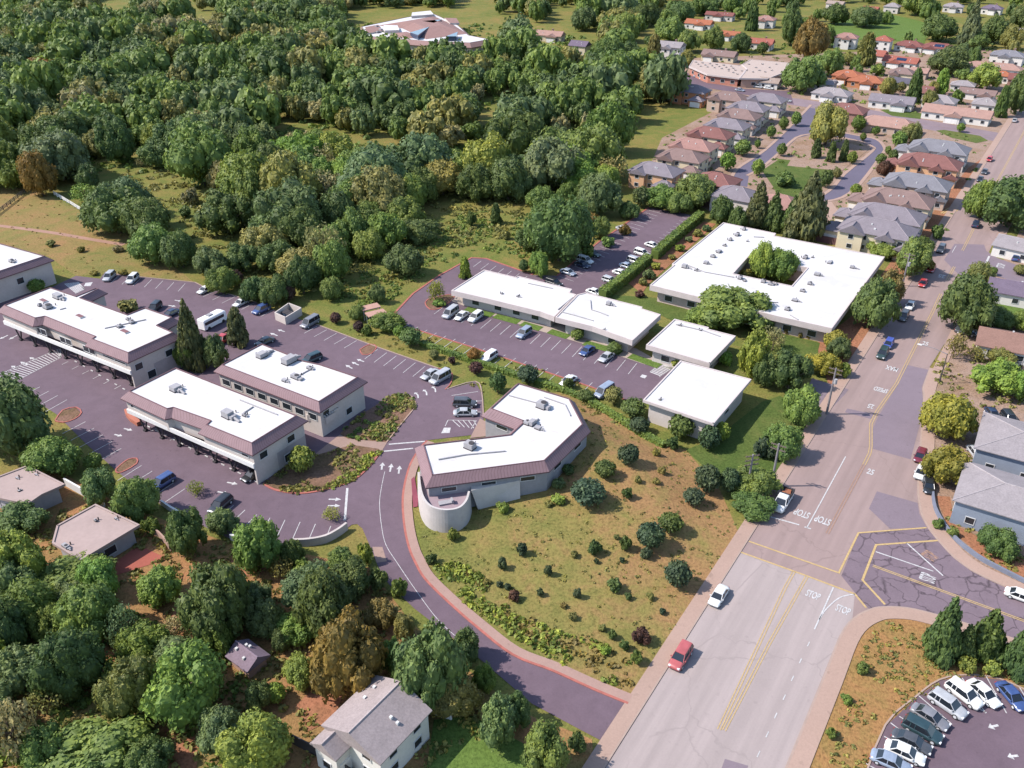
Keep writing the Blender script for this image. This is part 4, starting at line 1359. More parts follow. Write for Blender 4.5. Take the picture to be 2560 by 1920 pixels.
# the remaining far part of the wood reads as one mass: one object of many crowns
protos = []
for i in range(3):
    me = foliage_mesh('far_crown', broad_lobes(200 + i, 14, 1.0, 0.62), 52, 0.088, 210 + i)
    n_ = len(me.vertices)
    V = np.empty(n_ * 3)
    me.vertices.foreach_get('co', V)
    va = np.empty(len(me.polygons))
    me.attributes['var'].data.foreach_get('value', va)
    protos.append((V.reshape(-1, 3), [tuple(p.vertices) for p in me.polygons], va))
def crown_mass(name, items):
  for shade in 'DGTOS':
    sel = [f for f in items if (f[4] if f[4] in 'DGTOS' else 'G') == shade]
    if not sel:
        continue
    vs, fs, va, nv = [], [], [], 0
    for (x, y, r, h, c) in sel:
        V, F, A = protos[g.randrange(3)]
        a = g.uniform(0, 6.28)
        Rm = np.array([[math.cos(a), -math.sin(a), 0], [math.sin(a), math.cos(a), 0], [0, 0, 1]])
        vs.append((V * np.array([r, r, h])) @ Rm.T + np.array([x, y, 0.3]))
        fs += [tuple(i + nv for i in f) for f in F]
        va.append(np.clip(A + g.uniform(-0.12, 0.12), 0, 1))
        nv += len(V)
    me = bpy.data.meshes.new(name)
    me.from_pydata(np.concatenate(vs).tolist(), [], fs)
    me.materials.append(LEAF)
    at = me.attributes.new('var', 'FLOAT', 'FACE')
    at.data.foreach_set('value', np.concatenate(va))
    o = bpy.data.objects.new(name, me)
    col.objects.link(o)
    o.color = (*COL[shade], 1)
    struct(o, 'stuff')


crown_mass('distant_wood', far)


# ------------------------------------------------------------------ ground cover, hedges
def cover(name, px, n, size, colour, seed, hmin=0.25, z0=0.0, spread=(0.6, 1.2), avoid=()):
    """low plants nobody would count, over a polygon of the photo"""
    gg = np.random.default_rng(seed)
    poly = WP(px)
    avoid = [WP(a_) for a_ in avoid]
    xs_, ys_ = [p[0] for p in poly], [p[1] for p in poly]
    vs, fs, var, nv, k = [], [], [], 0, 0
    while k < n:
        x, y = gg.uniform(min(xs_), max(xs_)), gg.uniform(min(ys_), max(ys_))
        k += 1
        if not inside(x, y, poly) or any(inside(x, y, a_) for a_ in avoid) or noise.noise((x * 0.16 + seed, y * 0.16, 0)) < -0.12:
            continue
        z = gz(x, y) + z0
        s = size * gg.uniform(*spread)
        lv = np.clip(gg.normal(0.5, 0.16), 0, 1)
        for _ in range(9):
            dr = gg.normal(size=3)
            dr[2] = abs(dr[2]) * 0.8 + 0.1
            dr /= np.linalg.norm(dr)
            c = np.array([x, y, z]) + dr * s * np.array([1, 1, 0.75])
            nn = dr + gg.normal(size=3) * 0.5
            nn /= np.linalg.norm(nn)
            a = np.cross(nn, gg.normal(size=3))
            a /= np.linalg.norm(a)
            b = np.cross(nn, a)
            q = s * 0.62
            vs += [c - a * q, c - b * q * 0.7, c + a * q, c + b * q * 0.7]
            fs.append((nv, nv + 1, nv + 2, nv + 3))
            nv += 4
            var.append(float(np.clip(lv + gg.normal(0, 0.1), 0, 1)))
    me = bpy.data.meshes.new(name)
    me.from_pydata([tuple(v) for v in vs], [], fs)
    me.materials.append(LEAF)
    at = me.attributes.new('var', 'FLOAT', 'FACE')
    at.data.foreach_set('value', var)
    o = bpy.data.objects.new(name, me)
    col.objects.link(o)
    o.color = (*COL[colour], 1)
    return struct(o, 'stuff')


EDGE = [(1085, 1415), (1125, 1400), (1200, 1440), (1290, 1520), (1400, 1580), (1500, 1610), (1580, 1650), (1580, 1735), (1405, 1662), (1287, 1594), (1229, 1554), (1159, 1502), (1113, 1452)]
cover('ground_cover', EDGE, 1500, 0.55, 'L', 3)
cover('ground_cover', EDGE, 500, 0.5, 'B', 4)
cover('ground_cover', [(p[0], p[1]) for p in ISL1], 420, 0.5, 'O', 5, z0=0.1)
cover('ground_cover', [(928, 1165), (954, 1132), (930, 1128), (860, 1190), (800, 1222), (840, 1222), (885, 1203)], 260, 0.5, 'L', 6, z0=0.1)
cover('ground_cover', ISL2, 420, 0.5, 'O', 7, z0=0.1)
cover('ground_cover', ISL2, 200, 0.5, 'G', 8, z0=0.1)
cover('grass', [(p[0], p[1]) for p in MOUND_PX], 1500, 0.26, 'O', 9)
cover('undergrowth', [(-60, 60), (1300, 60), (1600, 120), (1640, 240), (1500, 420), (900, 440), (300, 430), (-60, 440)], 6000, 1.5, 'G', 41)
cover('undergrowth', [(300, 430), (1300, 380), (1380, 560), (1180, 615), (940, 755), (560, 715), (420, 640)], 5000, 0.8, 'O', 10)
cover('undergrowth', [(860, 560), (1320, 520), (1340, 655), (1200, 622), (1160, 632), (1060, 688), (960, 765), (840, 765)], 2200, 0.6, 'G', 11)
cover('undergrowth', [(580, 1360), (740, 1380), (925, 1420), (1030, 1560), (1290, 1770), (1000, 1990), (500, 1990), (-100, 1700), (-100, 1250), (290, 1260)], 3000, 0.55, 'O', 12)
cover('undergrowth', [(0, 1450), (600, 1600), (700, 1990), (-100, 1990)], 1500, 0.6, 'G', 13)
cover('dry_grass', [(2050, 1960), (2145, 1665), (2165, 1600), (2195, 1568), (2225, 1556), (2330, 1570), (2560, 1640), (2560, 1700), (2420, 1690), (2290, 1745), (2215, 1815), (2150, 1940)], 1300, 0.35, 'O', 14)
cover('ground_cover', [(780, 805), (940, 860), (1095, 915), (1140, 935), (1240, 1010), (1400, 1020), (1560, 1070), (1570, 1010), (1480, 970), (1175, 868), (1022, 820), (900, 770)], 900, 0.5, 'O', 15)
cover('ground_cover', [(2330, 600), (2430, 420), (2470, 380), (2440, 440), (2350, 610), (2260, 760), (2230, 780)], 500, 0.8, 'G', 16)


def hedge(px, wd, h, colour, label):
    """a clipped hedge along a line, one thing"""
    p = smooth_path(WP(px), 6)
    m = MB()
    ribbon(m, p, -wd / 2 * 0.86, wd / 2 * 0.86, 0, h * 0.93)
    gg = np.random.default_rng(int(px[0][0]))
    vs, fs, var, nv = list(m.v), list(m.f), [0.4] * len(m.f), len(m.v)
    for i in range(len(p) - 1):
        a_, b_ = np.array(p[i]), np.array(p[i + 1])
        L = np.linalg.norm(b_ - a_)
        t = (b_ - a_) / L
        nrm = np.array([-t[1], t[0]])
        for _ in range(int(L * (wd + 2 * h) * 9)):
            u = gg.uniform(0, 1)
            k = gg.uniform(0, wd + 2 * h)
            if k < h:
                o_, z, nn = -wd / 2, k, np.array([-nrm[0], -nrm[1], 0.2])
            elif k < h + wd:
                o_, z, nn = k - h - wd / 2, h + gg.normal(0, 0.06), np.array([0, 0, 1.0])
            else:
                o_, z, nn = wd / 2, k - h - wd, np.array([nrm[0], nrm[1], 0.2])
            xy = a_ + (b_ - a_) * u + nrm * (o_ + gg.normal(0, 0.06))
            c = np.array([xy[0], xy[1], z])
            nn = nn + gg.normal(size=3) * 0.5
            nn /= np.linalg.norm(nn)
            e = np.cross(nn, gg.normal(size=3))
            e /= np.linalg.norm(e)
            f = np.cross(nn, e)
            q = gg.uniform(0.16, 0.32)
            vs += [tuple(c - e * q), tuple(c - f * q * .7), tuple(c + e * q), tuple(c + f * q * .7)]
            fs.append((nv, nv + 1, nv + 2, nv + 3))
            nv += 4
            var.append(float(np.clip(gg.normal(0.5, 0.16), 0, 1)))
    me = bpy.data.meshes.new('hedge')
    me.from_pydata(vs, [], fs)
    me.materials.append(LEAF)
    at = me.attributes.new('var', 'FLOAT', 'FACE')
    at.data.foreach_set('value', var)
    o = bpy.data.objects.new('hedge', me)
    col.objects.link(o)
    o.color = (*COL[colour], 1)
    tag(o, label, 'hedge', 'clipped hedges')
    o['px'] = px[0][0]


hedge([(1505, 748), (1560, 707), (1622, 656)], 2.4, 2.6, 'G', 'tall clipped hedge along the back car park, piece nearer the long white office')
hedge([(1636, 648), (1690, 600), (1752, 547)], 2.4, 2.6, 'G', 'tall clipped hedge along the back car park, piece at its far end')
hedge([(1052, 862), (1168, 902), (1293, 943), (1411, 981), (1500, 1022), (1600, 1085), (1660, 1120)], 1.4, 1.1, 'G', 'long low hedge on the strip below the middle car park')
hedge([(2190, 322), (2225, 326)], 1.5, 1.2, 'L', 'bright green hedge in front of the pinkish bungalow')
# ------------------------------------------------------------------ buildings
def walb(c):
    return alb(c, 1.75)


C_CREAM = walb((224, 212, 204))
C_WHITE = walb((244, 238, 234))
M_CREAM = plain(C_CREAM, 0.85, var=0.10, scale=0.35, key='cream')
M_WHITEW = plain((0.56, 0.545, 0.53), 0.85, var=0.08, scale=0.35, key='white')
M_FASC = plain(walb((222, 208, 204)), 0.85, var=0.12, scale=0.5, key='fascia')
M_DARK = plain((0.045, 0.040, 0.042), 0.7, key='dark')
M_TRIM = plain((0.46, 0.455, 0.45), 0.7, key='trim')
M_GREY = plain((0.26, 0.25, 0.26), 0.7, var=0.2, scale=2, key='grey')
M_CONC = plain(walb((214, 202, 196)), 0.9, var=0.16, scale=0.6, key='conc')
M_MARTRIM = plain(alb((150, 112, 118)), 0.7, key='martrim')
M_TILE, M_ROOFW, M_GLASS = tile(), whiteroof(), glass()


def base_of(pts):
    return (sum(p[0] for p in pts) / len(pts), sum(p[1] for p in pts) / len(pts), 0.0)


def window(parent, A, B, t, zc, w_, h, trim=M_TRIM, pane=None, name='window'):
    """a framed window on the wall face A->B (outside to the right of A->B for a counter-clockwise plan)"""
    A, B = Vector(A[:2]), Vector(B[:2])
    u = (B - A).normalized()
    n = Vector((u.y, -u.x))
    c = A.lerp(B, t)
    def q(a, z, o):
        p = c + u * a + n * o
        return (p.x, p.y, z)
    m = MB()
    f = 0.11
    for a0, a1, z0, z1 in ((-w_ / 2 - f, w_ / 2 + f, zc - h / 2 - f, zc - h / 2), (-w_ / 2 - f, w_ / 2 + f, zc + h / 2, zc + h / 2 + f), (-w_ / 2 - f, -w_ / 2, zc - h / 2, zc + h / 2), (w_ / 2, w_ / 2 + f, zc - h / 2, zc + h / 2)):
        m.add([q(a0, z0, 0.0), q(a1, z0, 0.0), q(a1, z1, 0.0), q(a0, z1, 0.0), q(a0, z0, 0.09), q(a1, z0, 0.09), q(a1, z1, 0.09), q(a0, z1, 0.09)],
              [(4, 5, 6, 7), (0, 1, 5, 4), (1, 2, 6, 5), (2, 3, 7, 6), (3, 0, 4, 7)])
    off = tuple(parent['_off']) if '_off' in parent else None
    wo = m.build(name, trim, parent, off)
    m = MB()
    m.add([q(-w_ / 2, zc - h / 2, 0.03), q(w_ / 2, zc - h / 2, 0.03), q(w_ / 2, zc + h / 2, 0.03), q(-w_ / 2, zc + h / 2, 0.03)], [(0, 1, 2, 3)])
    m.build('pane', pane or M_GLASS, wo, off if off is not None else (tuple(parent['_base']) if '_base' in parent else None))
    return wo


def rooftop(roof, base, items, z):
    """air handlers and vents standing on a flat roof, its sub-parts"""
    for it in items:
        px, py, s = it[:3]
        x, y = W(px, py, z)
        m = MB()
        a = R(-36) + (it[3] if len(it) > 3 else 0)
        v_ = rng.random()
        kx, ky, kz = rng.uniform(0.75, 1.35), rng.uniform(0.75, 1.2), rng.uniform(0.7, 1.15)
        a += rng.choice((0, 0, math.pi / 2))
        c, sn = math.cos(a), math.sin(a)
        m.box(x, y, z, z + 0.2, 1.7 * s * kx, 1.3 * s * ky, a, 1)
        m.box(x, y, z + 0.2, z + 0.95 * s * kz, 1.6 * s * kx, 1.2 * s * ky, a)
        if v_ < 0.6:
            m.tube((x + c * 0.3 * s, y + sn * 0.3 * s, z + 0.95 * s * kz), (x + c * 0.3 * s, y + sn * 0.3 * s, z + 1.08 * s * kz), 0.42 * s, None, 10, 1)
        if v_ > 0.35:
            m.box(x + c * 1.1 * s * kx, y + sn * 1.1 * s * kx, z + 0.2, z + 0.6 * s * kz, 0.7 * s, 0.8 * s, a)
        if v_ > 0.55:
            m.tube((x + c * 0.8 * s, y + sn * 0.8 * s, z + 0.45 * s), (x + c * 2.3 * s, y + sn * 2.3 * s, z + 0.15), 0.2 * s, None, 6)
        m.tube((x - sn * 1.3 * s, y + c * 1.3 * s, z), (x - sn * 1.3 * s, y + c * 1.3 * s, z + 0.5), 0.1, None, 6, 1)
        m.build('rooftop_unit', [M_GREY, M_DARK], roof, base)


def pipes(roof, base, lines, z, wd=0.12):
    for pts in lines:
        m = MB()
        p = WP(pts, z)
        for i in range(len(p) - 1):
            m.tube((*p[i], z + 0.14), (*p[i + 1], z + 0.14), wd, None, 6)
        m.build('roof_pipe', M_GREY, roof, base)


def skylights(roof, base, pts, z):
    for px, py in pts:
        x, y = W(px, py, z)
        m = MB()
        m.box(x, y, z, z + 0.25, 2.2, 1.1, R(-36), 0)
        m.box(x, y, z + 0.25, z + 0.32, 2.0, 0.9, R(-36), 1)
        m.build('roof_hatch', [M_TRIM, plain((0.16, 0.07, 0.07), 0.5, key='hatch')], roof, base)


def mansard(name, label, roof_px, z_r, drop=1.35, skirt=1.3, over=0.65, wall_z0=0.0, wallmat=None, units=(), pipe=(), sky_=(), group=None, roofmat=None, tilemat=None):
    P = WP(roof_px, z_r)
    if area(P) < 0:
        P = P[::-1]
    O = offset_poly(P, skirt)
    Wl = offset_poly(P, skirt - over)
    ze = z_r - drop
    base = base_of(P)
    t = thing(name, label, 'office' if 'school' not in name else 'school', base, 0.0, group)
    # skirt of ribbed cladding
    m = MB()
    n = len(P)
    al = []
    for i in range(n):
        j = (i + 1) % n
        L = math.hypot(O[j][0] - O[i][0], O[j][1] - O[i][1])
        m.add([(*O[i], ze), (*O[j], ze), (*P[j], z_r), (*P[i], z_r)], [(0, 1, 2, 3)])
        al += [0, L, L - 0.5, 0.5]
    m.along = al
    sk = m.build('mansard_skirt', tilemat or M_TILE, t)
    m = MB()
    for i in range(n):
        j = (i + 1) % n
        m.add([(*O[i], ze - 0.22), (*O[j], ze - 0.22), (*O[j], ze), (*O[i], ze), (*Wl[i], ze - 0.22), (*Wl[j], ze - 0.22)], [(0, 1, 2, 3), (1, 0, 4, 5)])
    m.build('eave', M_MARTRIM, t)
    m = MB()
    m.flat(P, z_r - 0.15)
    for i in range(n):
        j = (i + 1) % n
        m.add([(*P[i], z_r), (*P[j], z_r), (*P[j], z_r - 0.15), (*P[i], z_r - 0.15)], [(0, 1, 2, 3)])
    roof = m.build('roof', roofmat or M_ROOFW, t)
    m = MB()
    ribbon(m, [*P, P[0]], -0.02, 0.16, z_r - 0.1, z_r + 0.07)
    m.build('coping', M_MARTRIM, t)
    m = MB()
    m.prism(Wl, wall_z0, ze - 0.2, top=False)
    if wall_z0 > 0:
        m.flat(Wl[::-1], wall_z0)
    m.build('wall', wallmat or M_CREAM, t)
    rooftop(roof, base, units, z_r - 0.15)
    pipes(roof, base, pipe, z_r - 0.15)
    skylights(roof, base, sky_, z_r - 0.15)
    return t, P, Wl, ze


def edge_pt(A, B, t, n_off=0.0):
    A, B = Vector(A), Vector(B)
    u = (B - A).normalized()
    n = Vector((u.y, -u.x))
    p = A.lerp(B, t) + n * n_off
    return p


def undercroft(t, front_l, front_r, back_r, back_l, z1, ncol):
    """parking under the upper storey: core at the back, end fin, V struts and a beam at the front"""
    fl, fr, br, bl = (Vector(q[:2]) for q in (front_l, front_r, back_r, back_l))
    k = 0.42
    a, b = fl.lerp(bl, k), fr.lerp(br, k)
    m = MB()
    m.prism([tuple(a), tuple(b), tuple(br), tuple(bl)], 0, z1, top=False)
    m.build('ground_floor', plain(walb((196, 186, 184)), 0.9, key='core'), t)
    u = (fr - fl).normalized()
    n = Vector((u.y, -u.x))
    m = MB()
    q = fr - u * 0.35
    m.prism([tuple(q), tuple(fr), tuple(b), tuple(b - u * 0.35)], 0, z1, top=False)
    m.build('end_wall', M_CREAM, t)
    m = MB()
    p0, p1 = fl + n * 0.03, fr + n * 0.03
    m.prism([tuple(p0), tuple(p0 + n * 0.3), tuple(p1 + n * 0.3), tuple(p1)], z1 - 0.15, z1 + 0.75)
    m.build('beam', M_WHITEW, t)
    for i in range(ncol):
        c = fl.lerp(fr, (i + 0.6) / ncol) - n * 0.7
        m = MB()
        for sgn in (-1, 1):
            e = c + u * sgn * 1.5
            m.tube((c.x, c.y, 0.06), (e.x, e.y, z1), 0.16, 0.16, 6)
        m.box(c.x, c.y, 0.06, 0.4, 0.7, 0.7, math.atan2(u.y, u.x))
        m.build('strut', M_DARK, t)


# front office beside the lower lot
B1 = [(322, 978), (439, 919.5), (742, 1038.7), (629, 1108), (515, 1062), (526, 1051.5), (433, 1018.5), (417, 1022)]
t1, P1, W1, ze1 = mansard('office_building', 'long cream office on struts nearest the lower left car park, white roof with pink mansard', B1, 8.2, wall_z0=3.8, group='mansard offices',
                          units=[(440, 975, 1.2), (570, 1042, 1.4), (612, 1040, 0.5)], pipe=[[(600, 1001), (694, 1038)], [(609, 1034), (633, 1018)]])
w1 = WP(B1, 8.2)
def wl(px, z_r, inset=0.8):
    return offset_poly(WP(px, z_r), inset)
Q1 = offset_poly([WP([B1[0]], 8.2)[0], WP([B1[3]], 8.2)[0], WP([B1[2]], 8.2)[0], WP([B1[1]], 8.2)[0]], 0.66)
FL, FR, BR, BL = Q1
undercroft(t1, FL, FR, BR, BL, 3.8, 7)
for tt, zc in ((0.18, 5.2), (0.72, 5.0)):
    window(t1, FR, BR, tt, zc, 1.7, 1.3)
window(t1, FR, BR, 0.62, 1.6, 1.6, 1.5)
for tt in (0.1, 0.22, 0.78, 0.9):
    window(t1, edge_pt(FL, FR, 0, 0.0), edge_pt(FL, FR, 1, 0.0), tt, 5.6, 4.2, 0.55)
# red kerbed ramp wall at its left end
m = MB()
ribbon(m, WP([(319, 1031), (323, 1042), (333, 1053), (350, 1064)]), -0.5, 0.5, 0.06, 0.9)
ob = m.build('planter_wall', plain(alb((236, 150, 124)), 0.8, key='planter'))
tag(ob, 'salmon painted kerb wall at the left corner of the front office', 'wall')

B2 = [(554, 912), (654, 859.5), (721, 886), (727, 895), (800, 911), (895, 942.5), (797, 1004.5)]
t2, P2, W2, ze2 = mansard('office_building', 'cream office behind the front one, white roof with four grey roof units', B2, 7.4, drop=1.3, skirt=1.25, group='mansard offices',
                          units=[(655, 892, 1.3), (723, 906, 1.3), (740, 945, 1.1), (712, 953, 0.6), (775, 922, 0.6)], pipe=[[(740, 944), (775, 925)]])
fl2, fr2 = edge_pt(*[offset_poly([WP([B2[0]], 7.4)[0], WP([B2[6]], 7.4)[0], WP([B2[5]], 7.4)[0], WP([B2[1]], 7.4)[0]], 0.6)[k] for k in (0, 1)], 0), None
Q2 = offset_poly([WP([B2[0]], 7.4)[0], WP([B2[6]], 7.4)[0], WP([B2[5]], 7.4)[0], WP([B2[1]], 7.4)[0]], 0.6)
for i in range(8):
    window(t2, Q2[0], Q2[1], 0.07 + i * 0.122, 4.0, 2.1, 1.3)
for tt, zc in ((0.12, 4.6), (0.62, 2.0)):
    window(t2, Q2[1], Q2[2], tt, zc, 1.6, 1.3)
# bridge with rounded balcony joining the two offices
m = MB()
bx, by = W(800, 1062)
m.box(bx, by, 2.6, 3.0, 7.0, 4.0, R(-36))
m.box(bx - 2.0, by + 1.6, 0.06, 2.6, 0.5, 0.5, R(-36))
ribbon(m, [(bx - 3.2, by + 0.2), (bx - 1.5, by - 2.6), (bx + 2.2, by - 3.6), (bx + 3.6, by - 1.6)], -0.12, 0.12, 2.6, 4.0)
m.build('balcony', M_CREAM, t2)
m = MB()
for i in range(7):
    c, s = math.cos(R(-36)), math.sin(R(-36))
    o_ = -1.8 + i * 0.6
    m.box(bx + s * -o_ * 1.0 + 1.0 * c, by + c * o_ + 1.0 * s, 4.3, 4.5, 6.0, 0.16, R(-36))
m.build('trellis', M_TRIM, t2)

B3 = [(10, 763), (125, 718.5), (190, 740.5), (240, 720), (246, 722), (200, 744), (318, 786.5), (362, 769), (430, 793), (392, 813), (433, 831), (320, 882), (229, 847), (238, 841), (112, 790.5), (87, 795)]
t3, P3, W3, ze3 = mansard('office_building', 'long two storey cream office at the left edge with three dark red roof hatches', B3, 8.2, wall_z0=3.8, group='mansard offices',
                          units=[(145, 745, 1.2), (120, 770, 1.4), (100, 765, 0.7), (330, 808, 0.7), (300, 818, 0.6), (320, 800, 0.5)], sky_=[(109, 753), (200, 792), (312, 830)], pipe=[[(262, 822), (365, 800)], [(150, 775), (165, 771)]])
Q3 = offset_poly([WP([B3[0]], 8.2)[0], WP([B3[11]], 8.2)[0], WP([B3[10]], 8.2)[0], WP([B3[1]], 8.2)[0]], 0.66)
undercroft(t3, Q3[0], Q3[1], Q3[2], Q3[3], 3.8, 8)
for tt in (0.30, 0.345, 0.50, 0.545, 0.68, 0.725):
    window(t3, Q3[0], Q3[1], tt, 5.6, 1.8, 1.3)
for tt in (0.10, 0.20, 0.85, 0.93):
    window(t3, Q3[0], Q3[1], tt, 5.7, 3.6, 0.45)
for tt, zc in ((0.15, 4.7), (0.75, 4.6)):
    window(t3, Q3[1], Q3[2], tt, zc, 1.7, 1.4)
window(t3, Q3[1], Q3[2], 0.35, 1.8, 1.9, 1.7)

B4 = [(112, 640), (-60, 592), (-260, 662), (-90, 707)]
t4, P4, W4, ze4 = mansard('office_building', 'office cut by the left edge of the photo, only one white roof corner showing', B4, 7.6, group='mansard offices', units=[(30, 655, 0.8)])
Q4 = offset_poly(P4, 0.66)
for i in range(4):
    for tt in (0.25, 0.6):
        window(t4, Q4[i], Q4[(i + 1) % 4], tt, 3.8, 1.7, 1.5)

CB = [(1058, 1112), (1276, 1086), (1311, 1053), (1226.5, 1021), (1296, 958), (1423, 996), (1457, 1060.5), (1361, 1151.6), (1080, 1188.4)]
tc, PC, WC, zec = mansard('bent_office_building', 'bent L shaped office on the mound with white roof and round terrace', CB, 7.4, drop=1.4, skirt=1.35, over=0.6, wallmat=plain(walb((176, 174, 178)), 0.85, var=0.12, key='cwall'),
                          units=[(1175, 1120, 1.2), (1330, 1062, 0.9), (1345, 1072, 0.6), (1355, 1018, 1.25), (1318, 1060, 0.7)], pipe=[[(1096, 1150), (1165, 1138), (1264, 1129)], [(1273, 990), (1340, 1008)], [(1360, 994), (1412, 1012), (1426, 1041)]])
n_ = len(WC)
for i in range(n_):
    A_, B_ = Vector(WC[i]), Vector(WC[(i + 1) % n_])
    L = (B_ - A_).length
    k = max(1, int(L / 5.5))
    for q in range(k):
        window(tc, A_, B_, (q + 0.5) / k, 4.75, 2.4, 0.75)
# terrace: rounded bastion, floor and battered planter walls
ZT = 4.6
arc = smooth_path(WP([(1044, 1180), (1048, 1218), (1057, 1246), (1076, 1266), (1111, 1275), (1147, 1270), (1167, 1252), (1175, 1228)], ZT), 5)
m = MB()
inner = path_offset(arc, 0.35)
outer0 = path_offset(arc, -0.25)
n_ = len(arc)
m.add([(*p, -0.1) for p in outer0] + [(*p, ZT) for p in arc] + [(*p, ZT) for p in inner] + [(*p, ZT - 0.9) for p in inner],
      [f for i in range(n_ - 1) for f in ((i, i + 1, n_ + i + 1, n_ + i), (n_ + i, n_ + i + 1, 2 * n_ + i + 1, 2 * n_ + i), (2 * n_ + i, 2 * n_ + i + 1, 3 * n_ + i + 1, 3 * n_ + i))])
m.build('terrace_wall', plain(walb((214, 206, 202)), 0.85, var=0.12, key='bastion'), tc)
m = MB()
m.flat([*arc, *WP([(1180, 1195), (1062, 1165)], ZT)], ZT - 0.9)
m.build('terrace_floor', plain(alb((206, 182, 190)), 0.9, key='terr'), tc)
for top_, bot in (([(1178, 1226), (1300, 1201), (1292, 1176), (1180, 1198)], [(1198, 1275), (1301, 1249)]), ([(1302, 1196), (1361, 1186), (1350, 1165), (1300, 1172)], [(1322, 1226), (1362, 1213)])):
    tp = WP(top_, ZT - (0.0 if bot[0][0] < 1300 else 0.9))
    bt = [Wg(*bot[0])[:2], Wg(*bot[1])[:2], tp[2], tp[3]]
    zt = ZT - (0.0 if bot[0][0] < 1300 else 0.9)
    m = MB()
    m.add([(*p, -0.1) for p in bt] + [(*p, zt) for p in tp], [(0, 1, 5, 4), (1, 2, 6, 5), (2, 3, 7, 6), (3, 0, 4, 7), (4, 5, 6, 7)])
    m.build('planter_wall', plain(walb((230, 221, 214)), 0.85, var=0.1, key='planterw'), tc)
x_, y_ = W(1115, 1258, ZT - 0.9)
m = MB()
m.box(x_, y_, ZT - 0.9, ZT - 0.6, 2.4, 1.0, 0.3)
m.box(x_ + 1.0, y_ + 0.1, ZT - 0.6, ZT - 0.1, 0.3, 0.9, 0.3)
ob = m.build('terrace_bench', M_GREY)
tag(ob, 'grey bench on the round terrace of the bent office', 'bench')


def flat_building(name, label, roof_px, z_r, fh=0.9, inset=0.9, wallmat=None, fasc=None, roofmat=None, units=(), pipe=(), hole=None, group=None, win=None, cat='building', winh=1.4, winz=1.6):
    P = WP(roof_px, z_r)
    if area(P) < 0:
        P = P[::-1]
    base = base_of(P)
    t = thing(name, label, cat, base, 0.0, group)
    n = len(P)
    H_ = None
    if hole:
        H_ = WP(hole, z_r)
        if area(H_) > 0:
            H_ = H_[::-1]
    m = MB()
    if hole:
        tri = tessellate_polygon([[Vector((*p, 0)) for p in P], [Vector((*p, 0)) for p in H_]])
        allp = P + H_
        fs = []
        for f in tri:
            a, b, c = (allp[i] for i in f)
            fs.append(tuple(f) if (b[0] - a[0]) * (c[1] - a[1]) - (b[1] - a[1]) * (c[0] - a[0]) > 0 else tuple(f[::-1]))
        m.add([(*p, z_r - 0.05) for p in allp], fs)
    else:
        m.flat(P, z_r - 0.05)
    roof = m.build('roof', roofmat or M_ROOFW, t)
    m = MB()
    ribbon(m, [*P, P[0]], 0.0, 0.3, z_r - fh, z_r + 0.12)
    if hole:
        ribbon(m, [*H_, H_[0]], 0.0, 0.3, z_r - fh, z_r + 0.12)
    m.build('fascia', fasc or M_FASC, t)
    Wl = offset_poly(P, -inset)
    m = MB()
    m.prism(Wl, 0, z_r - fh * 0.5, top=False)
    if hole:
        m.prism(offset_poly(H_[::-1], inset * 0.5), 0, z_r - fh * 0.5, top=False)
    m.flat([*offset_poly(P, -0.29)][::-1], z_r - fh + 0.02) if not hole else None
    m.build('wall', wallmat or M_CREAM, t)
    rooftop(roof, base, units, z_r - 0.05)
    pipes(roof, base, pipe, z_r - 0.05)
    if win is not None:
        for i in range(n):
            A_, B_ = Vector(Wl[i]), Vector(Wl[(i + 1) % n])
            L = (B_ - A_).length
            k = int(L / win)
            for q in range(k):
                window(t, A_, B_, (q + 0.5) / k, winz, 1.9, winh)
    return t, P, Wl


D1 = [(1128, 727), (1210, 675), (1291, 694), (1296, 691), (1430, 723.5), (1424, 732), (1441, 737), (1386, 793), (1351, 780), (1212, 746)]
D2 = [(1388, 794), (1443, 737), (1464, 732), (1606, 768), (1604, 772), (1652, 787), (1581, 852.5), (1481, 817)]
flat_building('long_white_office', 'long low white office, left half with curved left end, facing the middle car park', D1, 4.2, 1.2, 1.9, group='low white offices', win=5.0, winz=1.6,
              units=[(1295, 742, 0.5), (1255, 735, 0.35)], pipe=[[(1320, 709), (1382, 722)], [(1395, 775), (1432, 745)]])
flat_building('long_white_office', 'long low white office, right half with a pale tarpaulin on its roof', D2, 4.4, 1.2, 1.9, group='low white offices', win=5.0, winz=1.6,
              units=[(1522, 762, 0.8), (1510, 826, 0.35)], pipe=[[(1404, 781), (1440, 790), (1484, 803)], [(1476, 752), (1478, 775), (1500, 782), (1520, 790)]])
flat_building('white_office', 'medium white flat roofed office between the long office and the square one', [(1615, 863), (1686, 798), (1772, 819), (1770, 823), (1839.5, 840.6), (1774.5, 909)], 4.2, 1.0, 1.2, group='low white offices', win=5.5,
              units=[(1700, 814, 0.4), (1752, 826, 0.3)], pipe=[[(1690, 812), (1760, 828), (1800, 842)]])
flat_building('square_white_office', 'plain square white roofed building beside the green bank', [(1607, 1000.7), (1701, 902), (1878.5, 949), (1784, 1060.5)], 5.0, 0.45, 1.0, group='low white offices', win=9.0, winz=2.6,
              units=[(1650, 1000, 0.3)], pipe=[])
BIG = [(1624.5, 713.5), (1684, 663), (1680, 660), (1808, 556.8), (1940, 584), (1936, 590), (2212, 642.7), (2080, 822), (1937, 790)]
